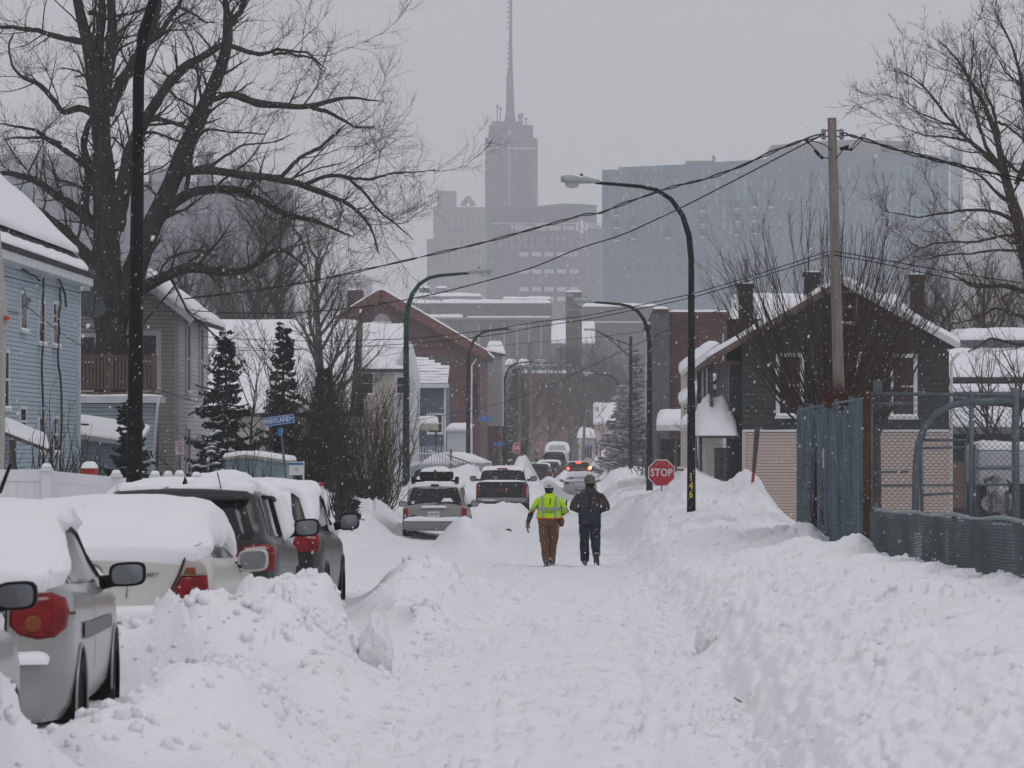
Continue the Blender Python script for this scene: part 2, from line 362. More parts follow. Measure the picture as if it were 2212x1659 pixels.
# ---------------------------------------------------------------- building helpers
WORLDT = []
def W(name, label, cat, base, group=None):
    t = thing(name, label, cat, base, 0, group); WORLDT.append(t); return t
def snow_slab(corners, t, parent=None, name='snow', nu=16, nv=10, amp=.25, over=.03, m=None, seed=0, round_=.12):
    """a blanket of snow on the quad a,b,c,d (a-b eave, d-c ridge)"""
    a, b, c, d = [np.array(p, float) for p in corners]
    nrm = np.cross(b - a, d - a); nrm /= np.linalg.norm(nrm)
    if nrm[2] < 0: nrm = -nrm
    lu = np.linalg.norm(b - a); lv = np.linalg.norm(d - a)
    eu = min(.3, round_ * 2 / lu); ev = min(.3, round_ * 2 / lv)
    su = np.concatenate([[0, .15 * eu, .5 * eu], np.linspace(eu, 1 - eu, nu), [1 - .5 * eu, 1 - .15 * eu, 1]])
    sv = np.concatenate([[0, .15 * ev, .5 * ev], np.linspace(ev, 1 - ev, nv), [1 - .5 * ev, 1 - .15 * ev, 1]])
    Uu, Vv = np.meshgrid(su, sv, indexing='ij')
    base = (a[None, None] * ((1 - Uu) * (1 - Vv))[..., None] + b * (Uu * (1 - Vv))[..., None] + c * (Uu * Vv)[..., None] + d * ((1 - Uu) * Vv)[..., None])
    fall = lambda s, e: np.sqrt(np.clip(1 - np.clip(1 - np.minimum(s, 1 - s) / e, 0, 1) ** 2, 0, 1))
    h = t * fall(Uu, eu) * fall(Vv, ev) * (1 + amp * fbm(Uu * lu * .8 + seed, Vv * lv * .8, 3, 3)) 
    h = np.maximum(h, 0)
    top = base + nrm * (h + .004)[..., None]
    n1, n2 = Uu.shape; idn = np.arange(n1 * n2).reshape(n1, n2)
    q = np.stack([idn[:-1, :-1], idn[1:, :-1], idn[1:, 1:], idn[:-1, 1:]], -1).reshape(-1, 4).tolist()
    mb = MB(); mb.add(top.reshape(-1, 3).tolist(), q)
    v0 = len(mb.v); bt = base - nrm * .0
    cor = [bt[0, 0], bt[-1, 0], bt[-1, -1], bt[0, -1]]
    mb.add([p.tolist() for p in cor], [(0, 3, 2, 1)])
    return mb.build(name, m or SNOWC, parent, smooth=True, recalc=False)
def slab(corners, th, m, parent, name='roof'):
    a, b, c, d = [Vector(p) for p in corners]; n = (b - a).cross(d - a).normalized()
    if n.z < 0: n = -n
    v = [a, b, c, d] + [p - n * th for p in (a, b, c, d)]
    return MB().add(v, [(0, 1, 2, 3), (7, 6, 5, 4), (0, 4, 5, 1), (1, 5, 6, 2), (2, 6, 7, 3), (3, 7, 4, 0)]).build(name, m, parent)
def boards(parent, poly, o, ax, spacing, m, th=.022, name='clapboard', out=None, gap=.013, tilt=.10):
    """one clapboard object per course; poly = convex (u, z) outline, o = origin, ax = unit direction of u, out = outward normal"""
    o, ax = Vector(o), Vector(ax); out = Vector(out) if out else Vector((0, -1, 0))
    z0 = min(p[1] for p in poly); z1 = max(p[1] for p in poly)
    rz = math.atan2(ax.y, ax.x); sgn = 1 if abs((Matrix.Rotation(rz, 3, 'Z') @ Vector((0, -1, 0))).dot(out) - 1) < .1 else -1
    z = z0; n = len(poly)
    while z + spacing * .5 < z1:
        zc = z + spacing / 2; xs = []
        for i in range(n):
            (xa, za), (xb, zb) = poly[i], poly[(i + 1) % n]
            if (za - zc) * (zb - zc) < 0: xs.append(xa + (xb - xa) * (zc - za) / (zb - za))
        if len(xs) >= 2 and max(xs) - min(xs) > .15:
            xa, xb = min(xs), max(xs); c = o + ax * ((xa + xb) / 2) + out * (th / 2)
            piece(name, parent, (c.x, c.y, zc), (xb - xa, th, spacing - gap), m, (sgn * tilt, 0, rz))
        z += spacing
WH = mat('white_trim', (.62, .64, .66), (.52, .54, .57), 3, .6)
GL = mat('window_glass', (.02, .024, .03), rough=.08)
GLC = mat('curtained_glass', (.10, .095, .09), (.05, .05, .055), 2, .25)
ROOFD = mat('dark_shingle', (.05, .05, .055), (.09, .09, .095), 8, .9, bump=.4)
def window(parent, loc, rz, w_, h_, fm=None, gm=None, t=.09, sash=True, snow=.05, cross=False, proud=.06):
    fm = fm or WH; gm = gm or GL; f = MB()
    f.box(-w_/2 - t, -w_/2, -proud, .02, -t * .3, h_ + t); f.box(w_/2, w_/2 + t, -proud, .02, -t * .3, h_ + t)
    f.box(-w_/2, w_/2, -proud, .02, h_, h_ + t); f.box(-w_/2 - t - .03, w_/2 + t + .03, -proud - .05, .02, -t, -t * .3 - .003)
    if sash: f.box(-w_/2, w_/2, -proud * .7, .0, h_ * .49, h_ * .49 + .05)
    if cross: f.box(-.02, .02, -proud * .65, .0, 0, h_ * .49); f.box(-.02, .02, -proud * .65, .0, h_ * .49 + .05, h_)
    o = f.build('window', fm, parent, loc=loc); o.rotation_euler = (0, 0, rz)
    MB().box(-w_/2, w_/2, -.034, -.026, -t * .3, h_).build('pane', gm, o)
    if snow: snow_slab([(-w_/2 - t, -proud - .05, -t * .3), (w_/2 + t, -proud - .05, -t * .3), (w_/2 + t, -.036, -t * .3), (-w_/2 - t, -.036, -t * .3)], snow, o, 'sill_snow', 6, 3, round_=.02)
    return o
def gable(t, x0, x1, xr, z0, ze0, ze1, zr, d0, d1, wm, rm, oh=.35, ohf=.3, rth=.12, snow=.12, fm=None, amp=.25):
    """gable-fronted box: walls from x0 to x1 (eaves ze0, ze1), ridge at xr, zr"""
    MB().prism([(x0, z0), (x1, z0), (x1, ze1), (xr, zr), (x0, ze0)], d0, d1, 'y').build('wall', wm, t)
    for s, (xe, ze) in ((-1, (x0, ze0)), (1, (x1, ze1))):
        sl = (zr - ze) / abs(xr - xe); xo = xe + s * oh; zo = ze - oh * sl + .02
        c = [(xo, d0 - ohf, zo + rth), (xo, d1 + ohf, zo + rth), (xr, d1 + ohf, zr + rth + .02), (xr, d0 - ohf, zr + rth + .02)]
        r = slab(c, rth, rm, t)
        if fm: MB().bar((xo, d0 - ohf - .012, zo + rth * .35), (xr, d0 - ohf - .012, zr + rth * .35), .025, rth * 1.5).build('fascia', fm, t)
        if snow: snow_slab(c, snow, r, 'snow', 26, 12, amp=amp, round_=.08, seed=x0)

# ================================================================= LEFT SIDE
BACK = mat('gap_shade_backing', (.05, .055, .06), rough=.95)  # dark colour behind the boards paints the shadow line under each board lip
BLUE = mat('pale_blue_paint', (.34, .425, .485), (.39, .47, .53), 1.5, .7, stretch=(1, 1, 6), snow=.12)
GREYS = mat('grey_siding_paint', (.37, .36, .355), (.44, .43, .42), 1.5, .75, stretch=(1, 1, 6), snow=.12)
GREYM = mat('weathered_side_boards', (.40, .41, .43), (.52, .53, .56), 1.5, .75, stretch=(1, .3, 8), snow=.3)
WOOD = mat('weathered_deck_wood', (.10, .075, .06), (.17, .13, .105), 5, .85, stretch=(1, 1, .2), snow=.15)
WIRE = mat('black_cable', (.012, .012, .013), rough=.6)

bh = W('blue_house', 'pale blue clapboard house with steep snowy roof at the left edge', 'house', (-15, 90, 0))
MB().box(-21, -13.1, 66, 98, 0, 7.0).build('wall', BACK, bh)
boards(bh, [(66, .9), (98, .9), (98, 6.78), (66, 6.78)], (-13.1, 0, 0), (0, 1, 0), .102, BLUE, out=(1, 0, 0), th=.02)
MB().box(-13.098, -13.03, 97.88, 98.02, 0, 6.9).build('corner_board', WH, bh)
MB().box(-13.098, -12.75, 65.7, 98.3, 6.79, 7.02).build('soffit', WH, bh)
rf = slab([(-12.65, 65.5, 7.08), (-12.65, 98.4, 7.08), (-17.2, 98.4, 11.4), (-17.2, 65.5, 11.4)], .14, ROOFD, bh)
snow_slab([(-13.1, 65.5, 7.62), (-13.1, 98.1, 7.62), (-17.2, 98.1, 11.5), (-17.2, 65.5, 11.5)], .13, rf, 'snow', 30, 10, amp=.5)
snow_slab([(-12.66, 65.5, 7.10), (-12.66, 96.5, 7.10), (-13.0, 97.5, 7.42), (-13.0, 65.5, 7.42)], .05, rf, 'snow', 60, 4, amp=1.2, round_=.04)
for px, y0, y1, ww in ((49, 636, 712, .9), (88, 655, 740, .95), (119, 658, 745, .95), (11, 762, 880, .7), (48, 884, 940, .85), (88, 905, 975, .8), (119, 905, 975, .8)):
    d = 13.07 * F / (VX - px)
    window(bh, (-13.08, d, Z(y1, d)), R(90), ww, Z(y0, d) - Z(y1, d), WH, GL, t=.08, proud=.05)
def vine(pts, r, parent, m, seed=0):
    rr = random.Random(seed); q = []
    for i in range(len(pts) - 1):
        a, b = Vector(pts[i]), Vector(pts[i + 1])
        for k in range(8): q.append(a.lerp(b, k / 8) + Vector((rr.uniform(0, .03), rr.uniform(-.05, .05), rr.uniform(-.02, .02))))
    MB().tube(q, r, 5).build('vine', m, parent, smooth=True)
BARK = mat('dark_bark', (.035, .028, .024), (.075, .062, .052), 9, .95, bump=.8, bscale=25, stretch=(1, 1, .25), snow=.06)
for pts in ([(-13.0, 91.0, 6.7), (-13.0, 90.8, 4.5), (-12.98, 90.9, 1.0)], [(-13.0, 94, 6.6), (-13.0, 93.4, 4.9), (-13.0, 94.2, 3.9), (-12.98, 93.5, 1)], [(-13.0, 87.5, 6.75), (-12.98, 90.8, 6.6)], [(-13.0, 93.2, 6.9), (-12.98, 94.5, 6.5), (-13, 95, 6.1)]):
    vine(pts, .028, bh, BARK, len(pts))
ln = W('lean_to_roof', 'short snow topped lean-to roof slanting down by the blue house', 'roof', (-12.3, 85, 0))
a = [P(8, 932, 84), P(110, 972, 86), P(110, 972, 86) + Vector((-.3, 1.2, .35)), P(8, 932, 84) + Vector((-.3, 1.2, .35))]
slab(a, .08, WOOD, ln, 'roof_deck'); snow_slab(a, .07, ln, 'snow', 14, 6)
MB().bar(P(20, 940, 84) + Vector((0, .5, -.1)), P(20, 1040, 84) + Vector((0, .5, -.3)), .14, .14).build('post', WOOD, ln)

# grey house with deck and blue annex
gh = W('grey_house', 'grey clapboard house with round attic window behind the big tree', 'house', (-13.4, 113, 0))
xl_, xr_ = -15.05, -11.85
gable(gh, xl_, xr_, -13.45, 0, 6.55, 6.60, 7.85, 110, 118.5, BACK, ROOFD, oh=.5, ohf=.55, rth=.13, snow=.12, fm=WH, amp=.7)
boards(gh, [(xl_, .8), (xr_ - .1, .8), (xr_ - .1, 6.6), (-13.45, 7.8), (xl_, 6.55)], (0, 110, 0), (1, 0, 0), .115, GREYS, out=(0, -1, 0))
boards(gh, [(110.1, .8), (118.5, .8), (118.5, 6.5), (110.1, 6.5)], (-11.85, 0, 0), (0, 1, 0), .125, GREYM, out=(1, 0, 0), tilt=.16, th=.03)
MB().box(xr_ - .1, xr_ + .04, 109.95, 110.1, .5, 6.55).build('corner_board', GREYS, gh)
# round attic window
c0 = P(199, 636, 109.93); rr_ = .25
mb = MB()
for k in range(24):
    a0, a1 = 2 * math.pi * k / 24, 2 * math.pi * (k + 1) / 24
    q = lambda a, r, y: (c0.x + r * math.cos(a), y, c0.z + r * math.sin(a))
    mb.add([q(a0, rr_, c0.y), q(a1, rr_, c0.y), q(a1, rr_ + .08, c0.y), q(a0, rr_ + .08, c0.y), q(a0, rr_, 110.02), q(a1, rr_, 110.02), q(a1, rr_ + .08, 110.02), q(a0, rr_ + .08, 110.02)], [(0, 1, 2, 3), (0, 4, 5, 1), (3, 2, 6, 7)])
rw = mb.build('round_window', WH, gh)
mb = MB(); mb.add([(c0.x + rr_ * math.cos(2 * math.pi * k / 24), 109.955, c0.z + rr_ * math.sin(2 * math.pi * k / 24)) for k in range(24)], [tuple(range(24))]); mb.build('pane', GL, rw)
MB().box(c0.x - .015, c0.x + .015, 109.935, 109.95, c0.z - rr_, c0.z + rr_).box(c0.x - rr_, c0.x - .016, 109.935, 109.95, c0.z - .015, c0.z + .015).box(c0.x + .016, c0.x + rr_, 109.935, 109.95, c0.z - .015, c0.z + .015).build('glazing_bar', WH, rw)
window(gh, (X(189, 110), 109.96, Z(838, 110)), 0, .42, 1.45, WH, GLC, t=.11)
window(gh, (X(322, 110), 109.96, Z(838, 110)), 0, .42, 1.5, WH, GLC, t=.14)
for dd_, z0_, h_ in ((112.2, 4.3, 1.9), (116.0, 4.3, 1.9), (112.2, 1.2, 2.0), (116.2, 1.2, 1.7)):
    window(gh, (-11.82, dd_, z0_), R(90), .8, h_, GREYM, GL, t=.12, proud=.07)
MB().tube([(-11.3, 118.4, 6.3), (-11.35, 118.3, 5.9), (-11.75, 118.2, 5.5), (-11.78, 118.2, 4.9)], .05, 8).build('downspout', WH, gh, smooth=True)
an = W('annex', 'pale blue annex below the wooden deck of the grey house', 'annex', (-13.4, 108, 0))
MB().box(-14.5, -12.15, 106.9, 107.8, 0, 3.9).build('wall', BACK, an)
boards(an, [(-14.5, .8), (-12.15, .8), (-12.15, 3.88), (-14.5, 3.88)], (0, 106.9, 0), (1, 0, 0), .11, BLUE, out=(0, -1, 0))
MB().box(-14.6, -11.95, 106.6, 107.85, 3.9, 4.08).build('fascia', WH, an)
snow_slab([(-14.6, 106.6, 4.08), (-11.95, 106.6, 4.08), (-11.95, 107.2, 4.08), (-14.6, 107.2, 4.08)], .05, an, 'snow', 20, 4, amp=.8, round_=.03)
MB().tube([P(343, 860, 106.5), P(340, 880, 106.5), P(331, 1020, 106.5)], .045, 8).build('downspout', WH, an, smooth=True)
dk = W('deck', 'weathered brown wooden deck railing on top of the blue annex', 'deck', (-13.4, 107.5, 4.08))
x0_, x1_ = X(154, 106.8), X(331, 106.8)
MB().box(x0_, x1_, 106.75, 106.87, 5.18, 5.24).build('top_rail', WOOD, dk)
MB().box(x0_, x1_, 106.78, 106.84, 4.26, 4.34).build('bottom_rail', WOOD, dk)
MB().box(x0_, x1_, 106.7, 107.8, 4.13, 4.2).build('floor', WOOD, dk)
MB().box(x1_ - .06, x1_, 106.9, 107.8, 5.18, 5.24).build('side_rail', WOOD, dk)
for px in (154, 236, 331): piece('post', dk, (X(px, 106.8), 106.81, 4.72), (.11, .11, 1.16), WOOD)
n_ = int((x1_ - x0_) / .10)
for i in range(n_): piece('baluster', dk, (x0_ + .05 + i * .10, 106.765, 4.74), (.055, .03, .92), WOOD)
for i in range(8): piece('baluster', dk, (x1_ - .03, 106.95 + i * .12, 4.74), (.03, .06, .92), WOOD)
sh = W('lean_to', 'low blue lean-to with snowy roof and black chimney pot', 'shed', (-13, 101, 0))
a = [P(130, 932, 99.6), P(300, 957, 99.6), P(300, 957, 99.6) + Vector((0, 2.6, .45)), P(130, 932, 99.6) + Vector((0, 2.6, .45))]
slab(a, .12, WH, sh); snow_slab(a, .08, sh, 'snow', 14, 6)
MB().prism([(X(133, 100), 0), (X(298, 100), 0), (X(298, 100), Z(962, 100)), (X(133, 100), Z(938, 100))], 100, 102, 'y').build('wall', BLUE, sh)
boards(sh, [(X(133, 100), 1.2), (X(298, 100), 1.2), (X(298, 100), Z(966, 100)), (X(133, 100), Z(944, 100))], (0, 100, 0), (1, 0, 0), .11, BLUE, out=(0, -1, 0))
c = P(176, 932, 100.6); MB().tube([c, c + Vector((0, 0, .2))], .2, 14).build('chimney_pot', mat('black_pot', (.02, .02, .02)), sh)
snow_slab([(c.x - .2, c.y - .2, c.z + .2), (c.x + .2, c.y - .2, c.z + .2), (c.x + .2, c.y + .2, c.z + .2), (c.x - .2, c.y + .2, c.z + .2)], .07, sh, 'snow_cap', 5, 5, round_=.07)

def dish(px, py, d, r, az, tilt, m, label, arm):
    t = W('satellite_dish', label, 'satellite dish', P(px, py, d))
    mb = MB(); N = 18
    rings = [[(0, 0, 0)]] + [[(rr * math.cos(2 * math.pi * k / N), -.9 * rr * rr / r * .35, rr * 1.12 * math.sin(2 * math.pi * k / N)) for k in range(N)] for rr in (r * .35, r * .7, r)]
    M = Matrix.Translation(P(px, py, d)) @ Matrix.Rotation(az, 4, 'Z') @ Matrix.Rotation(tilt, 4, 'X')
    pts = [M @ Vector(p) for rg in rings for p in rg]; f = [(0, 1 + k, 1 + (k + 1) % N) for k in range(N)]
    for g in range(2): f += [(1 + g * N + k, 1 + (g + 1) * N + k, 1 + (g + 1) * N + (k + 1) % N, 1 + g * N + (k + 1) % N) for k in range(N)]
    o = mb.add(pts, f).build('bowl', m, t, smooth=True, recalc=False); q = o.modifiers.new('s', 'SOLIDIFY'); q.thickness = .02
    MB().tube([M @ Vector((0, 0, -r * .9)), M @ Vector((0, -r * 1.1, -r * .35))], .018, 6).box(*(lambda e: (e.x - .05, e.x + .05, e.y - .05, e.y + .05, e.z - .05, e.z + .07))(M @ Vector((0, -r * 1.1, -r * .3)))).build('arm', m, t)
    MB().tube([M @ Vector((0, .02, 0)), arm], .03, 6).build('mount', m, t)
DG = mat('dish_grey', (.20, .21, .24), rough=.5); DD = mat('dish_dark', (.05, .065, .075), rough=.5)
dish(33, 648, 88, .34, R(60), R(-12), DG, 'light grey satellite dish on the upper blue house wall', Vector((-13.05, 88.5, 5.7)))
dish(192, 664, 100, .42, R(30), R(-40), DD, 'big dark satellite dish with snowy rim between blue house and tree', P(146, 712, 98.2))
dish(497, 850, 108, .22, R(50), R(-25), DD, 'small dark satellite dish beside the upper left spruce', Vector((-11.75, 114, 4.5)))
dish(440, 878, 106.5, .2, R(80), R(-5), DD, 'small dark satellite dish low on the grey house corner', Vector((-11.75, 112, 3.6)))

# large building with white snow roof behind
wr = W('long_building', 'long building with broad unbroken white snow roof behind the spruces', 'building', (-14, 168, 0))
MB().box(-17.4, -10.6, 165.4, 176, 0, 4.0).build('wall', GREYS, wr)
a = [(-17.6, 165, 4.1), (-10.4, 165, 4.1), (-10.4, 170.5, 8.25), (-17.6, 170.5, 8.25)]
rf = slab(a, .2, ROOFD, wr); snow_slab(a, .16, rf, 'snow', 20, 12, amp=.15)
a = [(-10.4, 176, 4.1), (-17.6, 176, 4.1), (-17.6, 170.5, 8.25), (-10.4, 170.5, 8.25)]; slab(a, .2, ROOFD, wr)

# beige house and slate-blue house further on
BEI = mat('beige_render', (.42, .38, .33), (.48, .44, .38), 2, .8); SLB = mat('slate_blue_siding', (.075, .10, .15), (.11, .14, .19), 2, .7, snow=.15)
be = W('beige_house', 'beige house with streaky snow roof below the brick gable', 'house', (-13, 216, 0))
d_ = 215
MB().box(X(700, d_), X(852, d_), d_, d_ + 8, 0, Z(800, d_)).build('wall', BEI, be)
a = [(X(698, d_), d_ - .4, Z(797, d_)), (X(876, d_), d_ - .4, Z(797, d_)), (X(868, d_), d_ + 5, Z(693, d_)), (X(712, d_), d_ + 5, Z(693, d_))]
rf = slab(a, .2, ROOFD, be); snow_slab(a, .1, rf, 'snow', 30, 14, amp=.9)
MB().prism([(X(852, d_), 0), (X(892, d_), 0), (X(896, d_), Z(812, d_)), (X(879, d_), Z(735, d_)), (X(852, d_), Z(797, d_))], d_ - .2, d_ + 7, 'y').build('gable_wall', WH, be)
window(be, (X(872, d_), d_ - .24, Z(850, d_)), 0, .7, .9, WH, GL, t=.1)
window(be, (X(790, d_), d_ - .05, Z(850, d_)), 0, .8, 1.1, WH, GL, t=.1)
MB().bar(P(773, 825, d_ - .6), P(777, 692, d_ - .3), .35, .12).build('leaning_board', mat('tan_board', (.19, .15, .11)), be)
sb = W('slate_house', 'narrow slate blue house with snowy shingled roof behind the green pole', 'house', (-10, 236, 0))
d_ = 235
MB().box(X(884, d_), X(962, d_), d_, d_ + 7, 0, Z(828, d_)).build('wall', SLB, sb)
boards(sb, [(X(884, d_), 1), (X(962, d_), 1), (X(962, d_), Z(832, d_)), (X(884, d_), Z(832, d_))], (0, d_, 0), (1, 0, 0), .2, SLB, out=(0, -1, 0))
a = [(X(890, d_), d_ - .5, Z(828, d_)), (X(968, d_), d_ - .5, Z(828, d_)), (X(968, d_), d_ + 4, Z(768, d_)), (X(890, d_), d_ + 4, Z(768, d_))]
rf = slab(a, .2, ROOFD, sb)
for k in range(9):   # snow lies in strips on the shingle courses
    f0, f1 = k / 9, (k + .72) / 9
    l = lambda s, f: tuple(np.array(a[0 if s == 0 else 1]) * (1 - f) + np.array(a[3 if s == 0 else 2]) * f)
    cut = 1 if k < 6 else (.75 - .18 * (k - 6))
    A_, B_, C_, D_ = np.array(l(0, f0)), np.array(l(1, f0)), np.array(l(1, f1)), np.array(l(0, f1))
    B_ = A_ + (B_ - A_) * cut; C_ = D_ + (C_ - D_) * cut
    snow_slab([A_, B_, C_, D_], .06, rf, 'snow', 14, 3, amp=.8, round_=.03, seed=k)
MB().box(X(888, d_), X(970, d_), d_ - .6, d_ - .45, Z(838, d_), Z(829, d_)).build('gutter', WH, sb)
MB().box(X(959, d_), X(963, d_), d_ - .1, d_ - .003, 0, Z(840, d_)).build('corner_board', WH, sb)
window(sb, (X(940, d_), d_ - .05, Z(935, d_)), 0, .8, 1.1, WH, GL, t=.1)
po = W('porch', 'small snow topped porch in front of the slate blue house', 'porch', (-10, 230, 0)); d_ = 229
a = [(X(866, d_), d_ - .2, Z(915, d_)), (X(948, d_), d_ - .2, Z(915, d_)), (X(942, d_), d_ + 3, Z(905, d_)), (X(866, d_), d_ + 3, Z(905, d_))]
slab(a, .4, BEI, po); snow_slab(a, .25, po, 'snow', 12, 6)
for px in (868, 905, 942): piece('post', po, (X(px, d_), d_, Z(950, d_)), (.15, .15, 1.9), mat('dark_post', (.05, .05, .06)))
for k in range(12): piece('baluster', po, (X(870, d_) + k * .17, d_ - .05, Z(885, d_)), (.03, .03, .8), mat('dark_post', (.05, .05, .06)))
tr = W('garage', 'small white garage with snowy flat roof beside the second lamp post', 'garage', (-8, 226, 0)); d_ = 224
MB().box(X(966, d_), X(1015, d_), d_, d_ + 5, 0, Z(928, d_)).build('wall', WH, tr)
boards(tr, [(X(966, d_), .9), (X(1015, d_), .9), (X(1015, d_), Z(930, d_)), (X(966, d_), Z(930, d_))], (0, d_, 0), (1, 0, 0), .36, mat('garage_panel', (.55, .57, .61), rough=.5), out=(0, -1, 0), tilt=.03, name='door_panel')
a = [(X(963, d_), d_ - .2, Z(928, d_)), (X(1018, d_), d_ - .2, Z(928, d_)), (X(1016, d_), d_ + 4, Z(920, d_)), (X(966, d_), d_ + 4, Z(920, d_))]
slab(a, .1, WH, tr); snow_slab(a, .22, tr, 'snow', 12, 6)

# red brick gable building
BRK = brickmat('red_brick', (.115, .050, .045), (.085, .040, .038), (.12, .095, .09), .45, .15); BRD = brickmat('dark_red_brick', (.09, .05, .05), (.13, .055, .05), (.1, .08, .08), .45, .15)
bg_ = W('brick_church', 'tall red brick gable building with half round attic window', 'building', (-15, 285, 0)); d_ = 280
gable(bg_, X(612, d_), X(1036, d_), X(824, d_), 0, Z(770, d_), Z(765, d_), Z(640, d_), d_, d_ + 22, BRK, ROOFD, oh=.5, ohf=.5, rth=.45, snow=.16, fm=mat('red_barge_board', (.15, .068, .058), rough=.7))
MB().prism([(X(640, d_), Z(830, d_)), (X(1008, d_), Z(830, d_)), (X(1008, d_), Z(778, d_)), (X(824, d_), Z(665, d_)), (X(640, d_), Z(778, d_))], d_ - .06, d_ - .01, 'y').build('brick_panel', BRD, bg_)
mb = MB(); cx, cz = X(825, d_), Z(694, d_)
mb.add([(cx + .56 * math.cos(math.pi * k / 14), d_ - .12, cz + .56 * math.sin(math.pi * k / 14)) for k in range(15)], [tuple(range(15))])
mb.build('half_round_window', mat('pale_glass', (.30, .31, .33)), bg_); MB().box(cx - .7, cx + .7, d_ - .2, d_ - .063, cz - .14, cz - .003).build('sill', WH, bg_)
MB().tube([P(1030, 775, d_ - .3), P(1019, 790, d_ - .3), P(1018, 950, d_ - .3)], .06, 6).build('downspout', WH, bg_)
window(bg_, (X(1026, d_), d_ - .1, Z(895, d_)), 0, .45, 2.2, BRD, GL, t=.08, snow=0)
MB().box(X(752, 292), X(785, 292), 291, 292.4, 8, Z(628, 292)).build('chimney', BRK, bg_)
snow_slab([(X(752, 292), 291, Z(628, 292)), (X(785, 292), 291, Z(628, 292)), (X(785, 292), 292.4, Z(628, 292)), (X(752, 292), 292.4, Z(628, 292))], .15, bg_, 'snow_cap', 5, 5)
gc = W('pale_building', 'narrow pale grey panelled building right of the brick gable', 'building', (-7.6, 306, 0)); d_ = 304
CON = mat('pale_concrete', (.33, .34, .36), (.40, .41, .43), 1, .8, stretch=(4, 4, .3))
MB().box(X(1050, d_), X(1086, d_), d_, d_ + 9, 4.2, Z(760, d_)).build('wall', CON, gc)
MB().box(X(1052, d_), X(1078, d_), d_ + .3, d_ + 9, 0, 4.197).build('lower_wall', BRK, gc)
for k in range(5): piece('panel', gc, (X(1054 + 7 * k, d_), d_ - .03, (4.2 + Z(760, d_)) / 2), (.2, .05, Z(760, d_) - 4.3), CON)
slab([(X(1048, d_), d_ - .3, Z(757, d_)), (X(1092, d_), d_ - .3, Z(765, d_)), (X(1080, d_), d_ + 6, Z(738, d_)), (X(1050, d_), d_ + 6, Z(738, d_))], .2, ROOFD, gc)
snow_slab([(X(1048, d_), d_ - .3, Z(757, d_)), (X(1092, d_), d_ - .3, Z(765, d_)), (X(1080, d_), d_ + 6, Z(738, d_)), (X(1050, d_), d_ + 6, Z(738, d_))], .25, gc, 'snow', 8, 5)
# ================================================================= FAR CENTRE
BRN = brickmat('brown_brick', (.105, .07, .06), (.085, .06, .055), (.14, .12, .11), 1.2, .4)
GRY = mat('grey_concrete', (.17, .18, .20), (.22, .23, .25), .6, .85)
def farblock(name, label, px0, px1, py0, py1, d, depth, m, snow=.8, cat='building', parent=None, parapet=True):
    t = parent or W(name, label, cat, ((X(px0, d) + X(px1, d)) / 2, d, 0))
    z0 = Z(py1, d) if parent else 0
    MB().box(X(px0, d), X(px1, d), d, d + depth, z0, Z(py0, d)).build('wall' if not parent else 'wing', m, t)
    if snow: snow_slab([(X(px0, d), d, Z(py0, d)), (X(px1, d), d, Z(py0, d)), (X(px1, d), d + depth, Z(py0, d)), (X(px0, d), d + depth, Z(py0, d))], snow, t, 'snow', 12, 4, amp=.3, round_=snow * .6)
    return t
WPANE = mat('far_window_pane', (.035, .045, .06), rough=.3); LPANE = mat('far_pale_pane', (.42, .45, .50), rough=.5); TPANE = mat('teal_panel', (.13, .27, .32), rough=.3); FRM = mat('far_window_frame', (.45, .45, .46))
def panes(t, cells, d, m=WPANE, name='window', off=.12):
    for (x0, x1, y0, y1) in cells:
        piece(name, t, ((X(x0, d) + X(x1, d)) / 2, d - off / 2, (Z(y0, d) + Z(y1, d)) / 2), (X(x1, d) - X(x0, d), off, Z(y0, d) - Z(y1, d)), m)
h1 = farblock('hospital', 'brown brick hospital block with snow ledge above its window rows', 890, 1190, 655, 960, 900, 40, BRN, .9)
farblock('', '', 900, 1040, 640, 656, 906, 30, GRY, .8, parent=h1)
farblock('', '', 1085, 1190, 646, 656, 906, 20, mat('rust_parapet', (.30, .17, .13), rough=.9), .6, parent=h1)
farblock('', '', 905, 928, 622, 640, 912, 14, WPANE, .5, parent=h1); farblock('', '', 942, 965, 622, 641, 912, 14, GRY, .5, parent=h1)
MB().box(X(905, 899), X(1190, 899), 897.6, 900, Z(690, 899), Z(686, 899)).build('ledge', GRY, h1)
snow_slab([(X(905, 899), 897.6, Z(686, 899)), (X(1000, 899), 897.6, Z(686, 899)), (X(1000, 899), 900, Z(686, 899)), (X(905, 899), 900, Z(686, 899))], .7, h1, 'snow', 12, 3)
snow_slab([(X(1010, 899), 897.6, Z(686, 899)), (X(1190, 899), 897.6, Z(686, 899)), (X(1190, 899), 900, Z(686, 899)), (X(1010, 899), 900, Z(686, 899))], .3, h1, 'snow', 12, 3)
panes(h1, [(x, x + 7, 700, 715) for x in (925, 936, 947, 978, 989, 1026, 1037, 1052, 1064, 1080, 1092, 1120, 1132, 1150, 1162)], 900)
panes(h1, [(x, x + 7, 735, 762) for x in (1098, 1110, 1122, 1134, 1146, 1158, 1170)], 900)
panes(h1, [(x, x + 2, 700, 770) for x in (1033, 1058, 1088, 1116, 1142, 1168)], 899.8, FRM, 'pilaster')
panes(h1, [(x, x + 6, 778, 790) for x in range(1098, 1186, 13)], 900)
h2 = farblock('hospital_wing', 'grey brown hospital wing with thin white ledge right of the chimney', 1258, 1420, 662, 960, 880, 30, BRN, .7)
MB().box(X(1258, 879), X(1420, 879), 878, 880, Z(697, 879), Z(694, 879)).build('ledge', FRM, h2)
panes(h2, [(x, x + 8, 715, 732) for x in range(1268, 1400, 18)], 880)
panes(h2, [(x, x + 6, 673, 684) for x in range(1272, 1400, 22)], 880)
